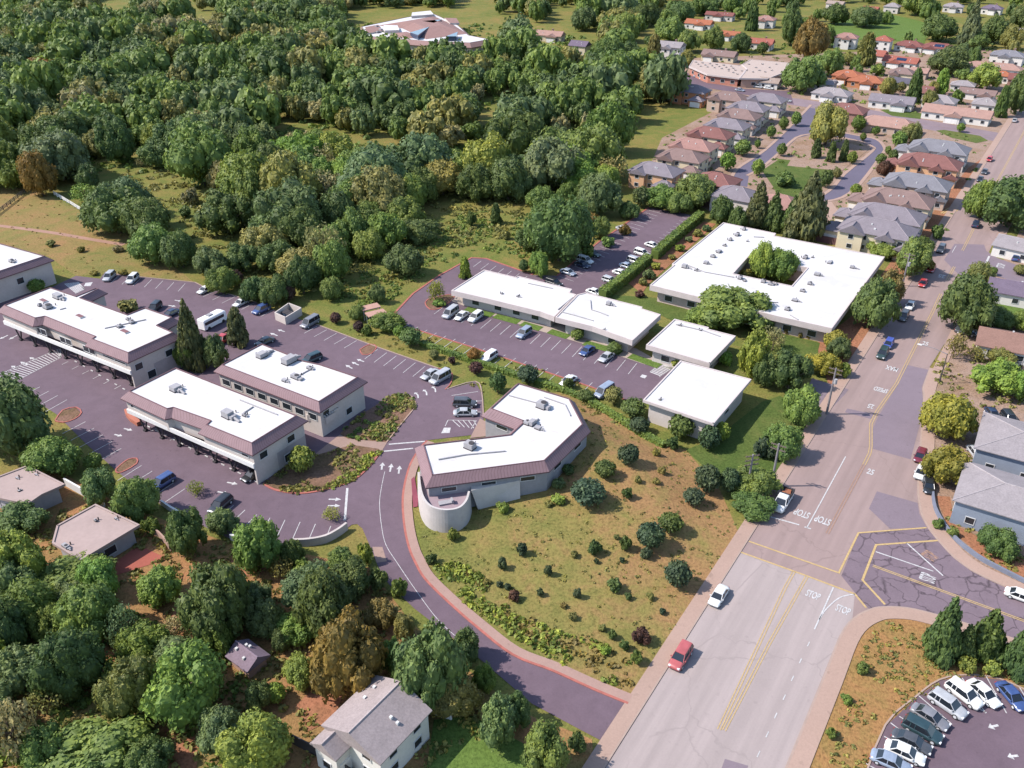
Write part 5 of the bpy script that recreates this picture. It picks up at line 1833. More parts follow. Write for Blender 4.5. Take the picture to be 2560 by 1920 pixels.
un = [(1860, 575, 1.0), (1843, 589, 1.1), (1826, 601, 0.9), (1811, 615, 0.9), (1797, 631, 0.9), (1782, 643, 0.9), (1765, 659, 1.0), (1711, 669, 1.2), (1740, 677, 0.8), (1850, 697, 1.1), (1862, 703, 0.6), (1908, 706, 1.1), (1925, 712, 1.0), (1940, 712, 0.6),
      (2013, 646, 1.1), (2074, 658, 1.1), (2130, 670, 1.1), (2043, 688, 1.0), (2024, 711, 1.0), (2006, 729, 0.9), (1987, 752, 1.0), (1968, 775, 1.1), (1868, 604, 0.5), (2031, 644, 0.5)]
flat_building('courtyard_building', 'big white flat roofed building round a planted courtyard', BIG, 4.6, 1.3, 1.6, hole=[(1833, 684.5), (1873, 640), (2018, 670), (1979, 715)], units=[(a_, b_, c_ * 0.72) for a_, b_, c_ in un], win=5.0,
              pipe=[[(1720, 664), (1762, 681), (1835, 694)], [(1925, 757), (1945, 757)], [(1974, 788), (1995, 800)], [(1884, 593), (1910, 594)]], wallmat=plain(walb((224, 200, 188)), 0.9, key='bigwall'))

# curved school far behind
def zs(p):
    return [(880 + x / 3.024, 20 + y / 3.024) for x, y in p]
ts, PS, WS, zes = mansard('curved_school', 'pink roofed school with white roof bands behind the wood', zs([(75, 140), (400, 72), (600, 36), (660, 62), (800, 130), (880, 205), (1040, 236), (890, 262), (590, 252), (110, 212)]), 5.2, drop=2.2, skirt=3.0, over=1.0,
                          tilemat=plain(alb((196, 158, 152)), 0.8, key='schooltile'))
m = MB()
base = tuple(ts['_base'])
for poly, zz in ((zs([(200, 128), (450, 88), (620, 58), (760, 120), (870, 190), (560, 232), (380, 150)]), 9.6), (zs([(270, 200), (420, 180), (540, 222), (400, 226)]), 8.4)):
    p = WP(poly, 5.4)
    c = Vector(base_of(p)[:2])
    tp = [tuple(c.lerp(Vector(q), 0.45)) for q in p]
    m.prism(p, 5.1, zz - 1.8, pts_top=tp)
m.build('pitched_roof', shingle(alb((196, 156, 148))), ts)
for poly in (zs([(440, 195), (585, 152), (500, 215)]), zs([(530, 108), (680, 96), (620, 122)]), zs([(710, 225), (800, 190), (790, 225)])):
    p = WP(poly, 7.0)
    m = MB()
    m.prism(p, 5.0, 7.8, top=True)
    m.build('skylight', glass((0.03, 0.05, 0.09), 0.15, 'skyl'), ts)
for poly, zz in ((zs([(240, 148), (345, 150), (360, 186), (250, 190)]), 6.9), (zs([(455, 48), (595, 34), (618, 62), (450, 74)]), 6.6), (zs([(100, 150), (200, 132), (230, 176), (110, 200)]), 5.9), (zs([(700, 84), (790, 86), (812, 122), (740, 124)]), 6.2)):
    p = WP(poly, 5.4)
    m = MB()
    m.prism(p, 5.0, zz, mtop=1)
    m.build('roof_block', [M_CREAM, M_ROOFW if zz > 6.3 else shingle(alb((196, 156, 148)))], ts)
rooftop(ts, base, [(942, 70, 1.6), (952, 78, 1.4), (945, 82, 1.2)], 5.2)

# long pale hall behind the townhouses
def zh(p):
    return [(1640 + x / 3.528, 130 + y / 3.528) for x, y in p]
M_HALLR = plain(alb((240, 216, 202)), 0.8, var=0.1, key='hallroof')
M_HALLW = plain(walb((206, 142, 124)), 0.85, var=0.2, key='hallwall')
vents = [(350 + i * 62 + (j * 21), 92 + i * 7 + j * 18) for j in range(3) for i in range(6)] + [(640 + i * 40, 170 + (i % 3) * 14) for i in range(5)] + [(820 + i * 60, 110 + (i % 2) * 30) for i in range(5)] + [(800 + i * 55, 165 + (i % 2) * 14) for i in range(5)]
flat_building('pale_hall', 'long pale roofed hall with red front, left wing with rows of small vents', zh([(290, 128), (325, 72), (722, 121), (755, 112), (800, 150), (735, 232), (450, 198)]), 4.2, 0.6, 0.8, wallmat=M_HALLW, roofmat=M_HALLR, units=[(*zh([v])[0], 0.45) for v in vents[:22]], win=5, winz=1.9)
flat_building('pale_hall', 'long pale roofed hall, right wing beside the big round tree', zh([(757, 112), (832, 68), (1180, 98), (1105, 190), (985, 236), (737, 232), (802, 150)]), 4.5, 0.6, 0.8, wallmat=plain(walb((220, 180, 160)), 0.85, key='hallw2'), roofmat=M_HALLR, units=[(*zh([v])[0], 0.45) for v in vents[23:]], win=6, winz=1.9)

# flat roofed houses at the left
M_FLATR = plain(alb((224, 198, 190)), 0.9, var=0.12, scale=0.25, key='flatroof')
M_BLUEW = plain(walb((190, 186, 190)), 0.85, key='bluew')
flat_building('flat_roofed_house', 'flat pinkish roofed house cut by the left edge of the photo', [(-70, 1215), (0, 1190), (69, 1164), (163, 1211), (104, 1237), (69, 1261), (0, 1246)], 3.6, 0.35, 0.8, roofmat=M_FLATR, fasc=M_FLATR, wallmat=M_BLUEW, win=5, cat='house', units=[(43, 1196, 0.3), (90, 1187, 0.3), (50, 1227, 0.3)], group='flat roofed houses')
flat_building('flat_roofed_house', 'flat pinkish roofed house beside the red brick patio', [(239, 1260.5), (350, 1312.5), (200, 1402), (130, 1358), (142, 1314)], 3.6, 0.35, 0.8, roofmat=M_FLATR, fasc=M_FLATR, wallmat=M_BLUEW, win=5, cat='house', units=[(240, 1303, 0.35), (290, 1298, 0.3), (165, 1368, 0.6)], group='flat roofed houses')


# ---------------------------------------------------------------- pitched roof houses
def house(px, py, w_, d_, ang, hw, kind, rh, roofc, wallc, label, over=0.5, wing=None, group=None, name='house', zc=None, win=4.2, chimney=False, solar=False, loc=None, winmul=1.0):
    """a house whose roof centre shows at a photo point; long side w_ along ang"""
    x, y = loc if loc else W(px, py, zc if zc is not None else hw + rh * 0.4)
    t = thing(name, label, 'house', (x, y, 0), ang, group)
    t['px'] = px
    t['_off'] = (0, 0, 0)
    wm = plain(wallc, 0.85, var=0.08, scale=0.4)
    rm = shingle(roofc)
    w2, d2 = w_ / 2, d_ / 2
    blocks = [(0, 0, w_, d_, hw, kind, rh)] + ([] if not wing else wing if isinstance(wing, list) else [wing])
    for bi, (bx_, by_, bw, bd, bh, bk, brh) in enumerate(blocks):
        m = MB()
        W2, D2_ = bw / 2, bd / 2
        pts = [(bx_ - W2, by_ - D2_), (bx_ + W2, by_ - D2_), (bx_ + W2, by_ + D2_), (bx_ - W2, by_ + D2_)]
        m.prism(pts, 0, bh, top=False)
        turn = bk.startswith('y')          # ridge across instead of along
        LA, LB = (D2_, W2) if turn else (W2, D2_)

        def q(a_, c_, z):
            return (bx_ + c_, by_ + a_, z) if turn else (bx_ + a_, by_ + c_, z)
        if bk.endswith('gable'):
            m.add([q(-LA, -LB, bh), q(-LA, LB, bh), q(-LA, 0, bh + brh), q(LA, -LB, bh), q(LA, LB, bh), q(LA, 0, bh + brh)], [(0, 2, 1), (3, 4, 5)])
        wo = m.build('wall', wm, t, (0, 0, 0))
        m = MB()
        ow, od = LA + over, LB + over
        z0 = bh - over * brh / LB
        hip = max(0.1, ow - od) if bk == 'hip' else ow
        th = 0.16
        zt = bh + brh + th
        e = [(-ow, -od), (ow, -od), (ow, od), (-ow, od)]
        v = [q(*p, z0) for p in e] + [q(*p, z0 + th) for p in e] + [q(-hip, 0, zt), q(hip, 0, zt), q(-hip, 0, zt - th), q(hip, 0, zt - th)]
        m.add(v, [(4, 5, 9, 8), (6, 7, 8, 9), (5, 6, 9), (7, 4, 8), (0, 1, 5, 4), (1, 2, 6, 5), (2, 3, 7, 6), (3, 0, 4, 7), (1, 0, 10, 11), (3, 2, 11, 10)])
        # ridge and hip caps, small vents
        m.tube(v[8], v[9], 0.13, None, 5, 1)
        if bk == 'hip':
            for c_, r_ in ((4, 8), (7, 8), (5, 9), (6, 9)):
                m.tube(v[c_], v[r_], 0.11, None, 5, 1)
        if bi == 0:
            for _k in range(4):
                ta, tb = rng.uniform(-0.6, 0.6) * hip, rng.choice((-1, 1)) * rng.uniform(0.25, 0.7)
                p_ = q(ta, tb * od, zt - abs(tb) * (zt - z0 - th))
                m.box(p_[0], p_[1], p_[2] - 0.1, p_[2] + 0.3, 0.35, 0.35, 0, 2)
        ro = m.build('roof', [rm, shingle(sc3(roofc, 1.3)), M_TRIM], t, (0, 0, 0))
        if bi == 0 and chimney:
            m = MB()
            m.box(bx_ + W2 * 0.3, by_ + D2_ * 0.3, bh, bh + brh + 0.9, 0.9, 0.9)
            m.box(bx_ + W2 * 0.3, by_ + D2_ * 0.3, bh + brh + 0.9, bh + brh + 1.1, 1.1, 1.1)
            m.build('chimney', plain((0.20, 0.13, 0.11), 0.9, key='chim'), ro, (0, 0, 0))
        if bi == 0 and solar:
            m = MB()
            k = brh / D2_
            q = [(bx_ - 2, by_ - D2_ * 0.8), (bx_ + 3, by_ - D2_ * 0.8), (bx_ + 3, by_ - D2_ * 0.3), (bx_ - 2, by_ - D2_ * 0.3)]
            m.add([(a_, b_, bh + (D2_ - abs(b_ - by_)) * k + 0.3) for a_, b_ in q], [(0, 1, 2, 3)])
            m.build('solar_panel', glass((0.012, 0.02, 0.05), 0.2, 'solar'), ro, (0, 0, 0))
        # windows on every side, each with its pane
        zc_ = [1.6] if bh < 4.5 else [1.6, 4.3]
        for i in range(4):
            A_, B_ = Vector(pts[i]), Vector(pts[(i + 1) % 4])
            L = (B_ - A_).length
            k = max(1, int(L / win))
            for zz in zc_:
                if zz + 0.8 > bh:
                    continue
                for q in range(k):
                    if bi == 1 and zz < 2 and i == 0:
                        continue
                    window(t, A_, B_, (q + 0.5) / k, zz, 1.3 * winmul, 1.2 * winmul)
        if bi == 1 and bh < 4.5:
            m = MB()
            m.box(bx_, by_ - D2_ - 0.04, 0.05, 2.3, min(4.6, bw - 0.8), 0.08)
            m.build('garage_door', plain((0.6, 0.58, 0.55), 0.7, key='garage'), t, (0, 0, 0))
    return t


RC = {'grey': alb((172, 162, 170)), 'brown': alb((176, 148, 142)), 'red brown': alb((172, 122, 116)), 'pink': alb((206, 160, 150)), 'light grey': alb((196, 186, 188)), 'orange': alb((214, 136, 104)), 'red': alb((206, 128, 112)), 'maroon': alb((170, 112, 106)), 'pinkish': alb((216, 174, 160)),
      'blue grey': alb((166, 164, 172)), 'dark grey': alb((128, 124, 138)), 'tan': alb((206, 184, 172)), 'purple grey': alb((150, 134, 154))}
WC_ = {'white': walb((246, 240, 232)), 'cream': walb((238, 222, 190)), 'peach': walb((236, 188, 148)), 'tan': walb((214, 188, 170)), 'pale': walb((232, 222, 214)), 'orange': walb((218, 150, 108)), 'brown': walb((176, 136, 122)), 'grey': walb((190, 190, 196))}
AN = SANG - R(90)      # across the street
# townhouses: roof colour, wall, spot
TH = [(1642, 418, 'grey', 'peach', 'nearest the wood corner'), (1708, 384, 'brown', 'cream', 'second of the left row'), (1735, 357, 'pink', 'cream', 'third of the left row'), (1778, 328, 'red brown', 'cream', 'fourth of the left row, below the grey one'),
      (1820, 306, 'grey', 'cream', 'fifth of the left row'), (1850, 282, 'brown', 'pale', 'sixth of the left row'), (1872, 263, 'grey', 'cream', 'seventh of the left row'), (1917, 242, 'grey', 'cream', 'last of the left row, at the loop entrance'),
      (1822, 238, 'brown', 'tan', 'between two grey roofs below the pale hall'), (1728, 219, 'grey', 'orange', 'above the green slope below the pale hall')]
for i, (x, y, rc, wc, sp) in enumerate(TH):
    house(x, y, 15.5, 9.5, AN, 5.6, 'hip', 2.3, RC[rc], WC_[wc], f"{rc} roofed townhouse with {wc} walls, {sp}", wing=[(5.5, -5.6, 6.0, 4.5, 3.0, 'hip', 1.3), (-4.2, -4.4, 5.2, 3.4, 5.3, 'ygable', 1.5)], group='townhouses left of the loop road', name='townhouse')
TR = [(2350, 362, 'blue grey', 'pale', 'topmost of the right column'), (2327, 398, 'red brown', 'peach', 'second of the right column'), (2296, 448, 'blue grey', 'tan', 'third of the right column'), (2250, 488, 'brown', 'cream', 'fourth of the right column'),
      (2222, 527, 'grey', 'cream', 'fifth of the right column, behind the nearest'), (2198, 562, 'grey', 'cream', 'nearest to the big white building')]
for i, (x, y, rc, wc, sp) in enumerate(TR):
    house(x, y, 19, 10.5, AN, 5.8, 'hip', 2.6, RC[rc], WC_[wc], f"{rc} roofed townhouse with {wc} walls, {sp}", wing=[(-11.5, 1.0, 5.5, 6.5, 3.6, 'hip', 1.5), (-5.6, -5.0, 6.2, 3.0, 5.6, 'ygable', 2.0), (3.2, -5.0, 4.4, 2.6, 5.2, 'ygable', 1.4), (8.0, -5.2, 3.6, 2.6, 3.2, 'ygable', 1.0)], group='townhouses right of the loop road', name='townhouse')
for x, y, rc, wc, sp, w_ in ((1843, 478, 'grey', 'pale', 'half hidden left of the twin conifers', 13), (1958, 500, 'pink', 'white', 'between the two tall conifers', 12), (1792, 443, 'red brown', 'brown', 'below the left row beside the dark trees', 13), (2118, 268, 'red brown', 'brown', 'right of the big loop road tree', 15), (2222, 303, 'pinkish', 'tan', 'low and wide, behind a bright hedge', 22)):
    house(x, y, w_, 10, AN, 3.2 if w_ > 20 else 5.0, 'hip', 2.4, RC[rc], WC_[wc], f"{rc} roofed house {sp}", group='houses round the loop road')
FAR = [(2082, 227, 16, 9, 'light grey', 'white', 'hip', 3.2, 'beside the long paved driveway', ''), (2065, 203, 9, 7, 'light grey', 'white', 'gable', 3, 'small, behind the light grey one', ''), (2122, 182, 13, 10, 'orange', 'orange', 'hip', 4, 'taller orange one below the conifers', ''), (2168, 196, 16, 9, 'orange', 'orange', 'hip', 3.2, 'wide orange one at the driveway top', ''),
       (2232, 246, 18, 9, 'grey', 'white', 'gable', 3.2, 'long, with white porch facing the street', ''), (2352, 245, 13, 9, 'light grey', 'white', 'hip', 3.5, 'left of the long white fronted one', ''), (2395, 276, 26, 10, 'pinkish', 'white', 'gable', 3.2, 'long white fronted one at the corner', ''), (2467, 252, 10, 9, 'light grey', 'white', 'hip', 3.2, 'behind the corner house', ''),
       (2445, 228, 15, 6, 'brown', 'white', 'gable', 3, 'behind the blue awning', ''), (2409, 207, 10, 7, 'light grey', 'white', 'hip', 3, 'light roof among the hedges', ''), (2254, 148, 17, 8, 'red', 'white', 'gable', 3.2, 'bright red with solar panels', 's'), (2198, 132, 7, 9, 'red', 'white', 'gable', 3.2, 'narrow red one with white gable', ''),
       (2276, 108, 15, 9, 'maroon', 'white', 'hip', 3.2, 'with white garage, above the red one', ''), (2348, 114, 18, 9, 'maroon', 'white', 'hip', 3.2, 'with dark solar panels', 's'), (2210, 95, 9, 8, 'red', 'white', 'hip', 6, 'tall white one with red roof', ''), (2118, 88, 12, 8, 'pink', 'white', 'hip', 6, 'two storey with pink roof', ''),
       (2256, 176, 11, 8, 'brown', 'cream', 'hip', 4, 'with cream walls left of the cypress', ''), (2300, 175, 8, 7, 'pinkish', 'tan', 'gable', 3.2, 'right of the narrow cypress', ''), (2252, 200, 10, 7, 'dark grey', 'cream', 'gable', 3.2, 'dark roof beside the narrow cypress', ''), (2310, 222, 8, 9, 'red brown', 'cream', 'gable', 3.2, 'with cream gable beside the green cypress', ''),
       (2484, 163, 26, 9, 'pinkish', 'white', 'hip', 3.2, 'long pink roof behind the yellow tree', ''), (2507, 183, 9, 7, 'orange', 'white', 'hip', 3.6, 'small bright orange roof', ''), (2522, 132, 16, 10, 'blue grey', 'white', 'hip', 5, 'big with white upper storey near the right edge', ''), (2552, 192, 10, 8, 'maroon', 'brown', 'gable', 3.2, 'dark at the right edge', ''),
       (2548, 76, 12, 8, 'light grey', 'white', 'gable', 3.5, 'pale at the right edge', ''), (2482, 17, 13, 8, 'purple grey', 'white', 'hip', 4, 'near the top right corner', ''), (2385, 12, 13, 8, 'light grey', 'white', 'hip', 4, 'at the top edge left of the tall conifer', ''), (2232, 12, 10, 8, 'light grey', 'pale', 'hip', 4.5, 'at the top edge above the lawn', ''), (2178, 20, 10, 6, 'red', 'pale', 'gable', 3.2, 'half hidden above the hillside lawn', ''),
       (1749, 54, 17, 8, 'orange', 'white', 'gable', 3.6, 'wide orange one on the hill', ''), (1801, 34, 19, 7, 'maroon', 'pale', 'gable', 3.6, 'long dark red one on the hill', ''), (1915, 44, 12, 9, 'pink', 'white', 'hip', 5, 'white walled beside the cypress', ''), (1824, 82, 13, 7, 'orange', 'white', 'gable', 3.4, 'half hidden by trees below the long red one', ''), (1905, 102, 13, 8, 'red', 'white', 'gable', 3.6, 'bright red with white gable', ''),
       (1679, 110, 13, 11, 'light grey', 'white', 'gable', 6, 'two storey white one left of the pale hall', ''), (1800, 132, 18, 8, 'brown', 'cream', 'gable', 3.2, 'brown behind the pale hall', ''), (1580, 126, 8, 6, 'light grey', 'orange', 'gable', 3, 'small orange walled at the wood edge', ''), (1369, 82, 20, 8, 'pinkish', 'cream', 'gable', 3.6, 'row of three units on the slope', ''), (1450, 108, 10, 8, 'purple grey', 'cream', 'gable', 5, 'two storey cream one on the slope', ''),
       (2090, 6, 12, 7, 'tan', 'pale', 'gable', 3.5, 'tan at the top edge', ''), (1925, 200, 9, 6, 'tan', 'white', 'gable', 3, 'small shed like beside the round tree', '')]
for (x, y, w_, d_, rc, wc, kd, hw, sp, fl) in FAR:
    house(x, y, w_, d_, AN + R(rng.uniform(-4, 4)) + (R(6) if x < 2000 else 0), hw, kd, 2.0 if d_ > 7 else 1.5, RC[rc], WC_[wc], f"{rc} roofed house, {sp}", group='distant houses', wing=(None if w_ < 11 else (w_ * rng.uniform(-0.3, 0.3), -d_ / 2 - 1.2, min(6, w_ * 0.35), 3.4, hw - 0.3, 'ygable', 1.2)), solar='s' in fl, chimney=(w_ > 12 and 's' not in fl))


def house_quad(fl, bl, along, length, hw, kind, rh, roofc, wallc, label, shrink=0.5, **kw):
    """house from three eave points of the photo"""
    a, b, c = (Vector(W(*q, hw)) for q in (fl, bl, along))
    u = (c - a).normalized()
    n = Vector((-u.y, u.x))
    dpt = abs((b - a).dot(n))
    ctr = a + u * length / 2 + n * dpt / 2
    return house(fl[0], fl[1], length - 2 * shrink, dpt - 2 * shrink, math.atan2(u.y, u.x), hw, kind, rh, roofc, wallc, label, over=shrink, loc=tuple(ctr), **kw)


house_quad((2381, 1250), (2411, 1150), (2560, 1305), 40, 4.8, 'hip', 1.7, RC['light grey'], walb((158, 168, 184)), 'grey roofed blue walled apartment block nearer the crossing', group='apartment blocks', name='apartment_block', win=5)
house_quad((2434, 1120), (2450, 1027), (2560, 1154), 40, 4.8, 'hip', 1.6, RC['light grey'], walb((158, 168, 184)), 'grey roofed apartment block behind the larger yellow tree', group='apartment blocks', name='apartment_block', win=5)
house_quad((2466, 726), (2482, 693), (2560, 743), 26, 3.2, 'gable', 1.6, RC['purple grey'], WC_['white'], 'long low bungalow with purple grey roof and white walls at the right edge', group='bungalows', win=4)
house_quad((2438, 861), (2449, 812), (2560, 886), 24, 3.0, 'gable', 1.8, alb((186, 146, 132)), WC_['white'], 'brown roofed bungalow right of the street lamp', group='bungalows', win=5)
house_quad((2478, 612), (2496, 582), (2600, 640), 22, 3.2, 'gable', 1.5, RC['light grey'], WC_['white'], 'light grey roofed bungalow above the crossing road', group='bungalows', win=5)
house_quad((830, 1822), (985, 1920), (999, 1712), 16.0, 5.0, 'gable', 2.4, alb((206, 190, 188)), WC_['white'], 'white two storey house with grey roof at the bottom edge', win=3.6, chimney=False, name='white_house') if False else None
a_, b_, c_ = Vector(W(877, 1829, 7.0)), Vector(W(999, 1709, 7.0)), Vector(W(1086, 1773, 4.9))
u_ = (b_ - a_).normalized()
hwid = abs((c_ - b_).dot(Vector((u_.y, -u_.x)))) - 0.4
house(900, 1800, (b_ - a_).length, hwid * 2, math.atan2(u_.y, u_.x), 5.1, 'gable', 1.9, alb((208, 192, 190)), WC_['white'], 'white two storey house with worn grey roof at the bottom of the photo', over=0.4, loc=tuple((a_ + b_) / 2), win=3.4,
      wing=(-(b_ - a_).length / 2 - 0.6, hwid * 0.55, 3.2, hwid * 0.8, 4.4, 'gable', 1.1))
house(618, 1632, 3.7, 2.9, R(-38), 2.1, 'gable', 0.9, alb((168, 148, 162)), alb((232, 188, 172)), 'small garden shed with purple grey gable roof', name='garden_shed', win=9)

# ---------------------------------------------------------------- walls, fences, sheds
def wall_thing(px, wd, h, mat, label, name='garden_wall', cat='wall', z0=0.0, batter=0.0):
    p = smooth_path(WP(px), 3)
    m = MB()
    ribbon(m, p, -wd / 2, wd / 2, z0, h)
    a_, b_ = p[0], p[-1]
    o = m.build(name, mat)
    tag(o, label, cat)
    o['px'] = px[0][0]
    return o


wall_thing([(165, 1214), (215, 1242), (263, 1268)], 0.3, 1.6, M_WHITEW, 'white garden wall between the two flat roofed houses')
wall_thing([(405, 1262), (430, 1279), (451, 1290)], 0.35, 1.0, M_WHITEW, 'short white wall at the lot edge beside the dark parked car')
wall_thing([(577, 1350), (640, 1362)], 0.35, 1.2, M_WHITEW, 'white retaining wall piece left of the round green tree')
wall_thing([(735, 1366), (775, 1364), (815, 1356), (846, 1340), (868, 1324)], 0.4, 1.5, M_CONC, 'curved pale retaining wall at the lower corner of the lot', name='retaining_wall')
wall_thing([(2330, 1236), (2336, 1274), (2356, 1311), (2391, 1355), (2443, 1396), (2501, 1428), (2600, 1478)], 0.35, 0.8, plain(alb((160, 166, 186)), 0.85, key='bluewall'), 'low blue grey retaining wall along the curved sidewalk', name='retaining_wall')
wall_thing([(362, 1323), (400, 1345), (430, 1380)], 0.25, 1.4, plain(alb((226, 186, 168)), 0.9, key='pinkwall'), 'pinkish garden wall beside the brick patio')
wall_thing([(730, 1858), (800, 1895), (880, 1945)], 0.15, 1.8, M_DARK, 'dark board fence left of the white house', name='board_fence', cat='fence')
wall_thing([(2035, 602), (2100, 615), (2160, 628)], 0.2, 2.0, plain((0.10, 0.05, 0.05), 0.9, key='redfence'), 'dark red board fence behind the big white building', name='board_fence', cat='fence')
wall_thing([(1090, 1788), (1130, 1800)], 0.2, 1.5, M_WHITEW, 'white board fence piece right of the white house', name='board_fence', cat='fence')
wall_thing([(2020, 990 - 90), (2060, 985 - 92), (2100, 900)], 0.2, 0.9, M_CONC, 'low pale wall at the lawn corner by the street') if False else None


def rail_fence(px, label, mat, n=None):
    p = WP(px)
    t = thing('rail_fence', label, 'fence', (p[0][0], p[0][1], 0), 0, 'rail fences')
    t['px'] = px[0][0]
    L = sum(math.hypot(p[i + 1][0] - p[i][0], p[i + 1][1] - p[i][1]) for i in range(len(p) - 1))
    for z in (0.45, 0.85, 1.25):
        m = MB()
        ribbon(m, p, -0.05, 0.05, z, z + 0.16)
        m.build('rail', mat, t)
    for i in range(len(p) - 1):
        k = max(1, int(math.hypot(p[i + 1][0] - p[i][0], p[i + 1][1] - p[i][1]) / 2.6))
        for q in range(k + 1):
            x = p[i][0] + (p[i + 1][0] - p[i][0]) * q / k
            y = p[i][1] + (p[i + 1][1] - p[i][1]) * q / k
            m = MB()
            m.box(x, y, 0, 1.45, 0.16, 0.16)
            m.build('post', mat, t)


rail_fence([(136, 488), (176, 512), (222, 540)], 'white rail fence below the rust brown tree', M_WHITEW)
rail_fence([(333, 597), (365, 622), (420, 650)], 'white rail fence above the left car park', M_WHITEW)
rail_fence([(-20, 548), (80, 470)], 'dark rail fence at the left edge of the meadow', M_DARK)

# bin enclosure with its two bins
ep = WP([(690, 800), (716, 812), (755, 788), (724, 776)])
te = thing('bin_enclosure', 'open topped cream bin enclosure between parked van and blue car', 'enclosure', base_of(ep))
for i in (0, 1, 2, 3):
    a_, b_ = ep[i], ep[(i + 1) % 4]
    m = MB()
    ribbon(m, [a_, b_], -0.12, 0.12, 0.05, 2.0)
    m.build('side_wall', M_CREAM, te)
for k in (0.32, 0.68):
    c = Vector(ep[0]).lerp(Vector(ep[3]), 0.5).lerp(Vector(ep[1]).lerp(Vector(ep[2]), 0.5), k)
    m = MB()
    m.box(c.x, c.y, 0.1, 1.3, 1.7, 1.3, R(50), 0)
    m.box(c.x, c.y, 1.3, 1.42, 1.8, 1.4, R(50), 1)
    ob = m.build('waste_bin', [plain((0.04, 0.06, 0.10), 0.6, key='bin'), M_DARK])
    tag(ob, 'dark blue waste bin inside the cream enclosure', 'bin', 'waste bins in the enclosure')
    ob['px'] = 700 + k * 40
for x, y, lb in ((925, 768, 'small pink roofed canopy farther from the shrubs'), (940, 783, 'small pink roofed canopy nearer the shrubs')):
    gx, gy = W(x, y, 2.6)
    t = thing('canopy', lb + ' at the lot entrance', 'canopy', (gx, gy, 0), 0, 'pink canopies')
    m = MB()
    m.box(gx, gy, 2.5, 2.75, 4.6, 2.6, R(30))
    m.build('roof', plain(alb((236, 186, 166)), 0.8, key='canopy'), t)
    for sx_, sy_ in ((-1, -1), (1, -1), (1, 1), (-1, 1)):
        m = MB()
        c, s = math.cos(R(30)), math.sin(R(30))
        m.box(gx + c * 2 * sx_ - s * 1.0 * sy_, gy + s * 2 * sx_ + c * 1.0 * sy_, 0, 2.5, 0.15, 0.15)
        m.build('post', M_TRIM, t)


# ---------------------------------------------------------------- poles and lamps
M_POLE = plain(alb((176, 168, 172)), 0.7, var=0.15, key='pole')
M_WOODP = plain(alb((150, 132, 124)), 0.9, var=0.2, key='woodpole')


def utility_pole(px, py, h, label, arms=2, box=True, ang=None):
    x, y, z = Wg(px, py)
    t = thing('utility_pole', label, 'pole', (x, y, z), 0, 'utility poles')
    t['px'] = px
    m = MB()
    m.tube((x, y, z - 0.2), (x, y, z + h), 0.24, 0.15, 10)
    m.build('pole', M_POLE, t)
    a = AN if ang is None else ang
    c, s = math.cos(a), math.sin(a)
    for k in range(arms):
        m = MB()
        zz = z + h - 0.4 - k * 0.9
        m.box(x, y, zz, zz + 0.14, 2.6, 0.16, a)
        for q in (-1.1, -0.5, 0.5, 1.1):
            m.tube((x + c * q, y + s * q, zz + 0.14), (x + c * q, y + s * q, zz + 0.38), 0.06, 0.04, 6)
        m.build('crossarm', M_WOODP, t)
    if box:
        m = MB()
        m.tube((x + c * 0.45 + s * 0.3, y + s * 0.45 - c * 0.3, z + h - 3.2), (x + c * 0.45 + s * 0.3, y + s * 0.45 - c * 0.3, z + h - 2.2), 0.32, 0.32, 10)
        m.build('transformer', M_GREY, t)


utility_pole(2066, 1036, 10.5, 'tall utility pole beside the drive into the green bank')
utility_pole(1928, 1216, 9.0, 'utility pole just behind the white pickup truck', box=False)
utility_pole(1868, 1225, 7.5, 'utility pole with crossarms standing among the bank trees', arms=3, box=False, ang=AN + 0.8)
utility_pole(2255, 716, 9.0, 'utility pole by the round tree near the red cars')
x, y = W(2348, 958)
t = thing('street_lamp', 'street lamp with long arm reaching over the main street', 'lamp', (x, y, 0))
m = MB()
m.tube((x, y, 0.1), (x, y, 7.0), 0.14, 0.09, 8)
m.build('post', M_DARK, t)
m = MB()
ax_, ay_ = -SN.x * 5.5, -SN.y * 5.5
m.tube((x, y, 6.9), (x + ax_ * 0.5, y + ay_ * 0.5, 7.5), 0.09, 0.07, 8)
m.tube((x + ax_ * 0.5, y + ay_ * 0.5, 7.5), (x + ax_, y + ay_, 7.6), 0.07, 0.06, 8)
m.build('arm', M_POLE, t)
m = MB()
m.box(x + ax_, y + ay_, 7.5, 7.68, 1.0, 0.4, AN, 0, 0.8)
m.build('lamp_head', M_TRIM, t)
# ------------------------------------------------------------------ cars
PAINT = carpaint()
M_TYRE = plain((0.022, 0.022, 0.024), 0.85, key='tyre')
M_RIM = plain((0.42, 0.42, 0.43), 0.4, key='rim')
M_CGL = glass((0.012, 0.015, 0.02), 0.08, 'carglass')
M_HEAD = glass((0.55, 0.56, 0.58), 0.15, 'head')
M_TAIL = glass((0.28, 0.02, 0.02), 0.25, 'tail')


def ring(x, hw, z0, z1, inset=0.12, tum=0.0):
    """car section: rounded box, sides leaning in by tum"""
    i = inset
    return [(x, -hw + i * 0.6, z0), (x, hw - i * 0.6, z0), (x, hw, z0 + i * 1.4), (x, hw - tum * 0.4, z0 + (z1 - z0) * 0.62), (x, hw - tum - i, z1 - i * 0.35), (x, hw - tum - i * 2.6, z1),
            (x, -hw + tum + i * 2.6, z1), (x, -hw + tum + i, z1 - i * 0.35), (x, -hw + tum * 0.4, z0 + (z1 - z0) * 0.62), (x, -hw, z0 + i * 1.4)]


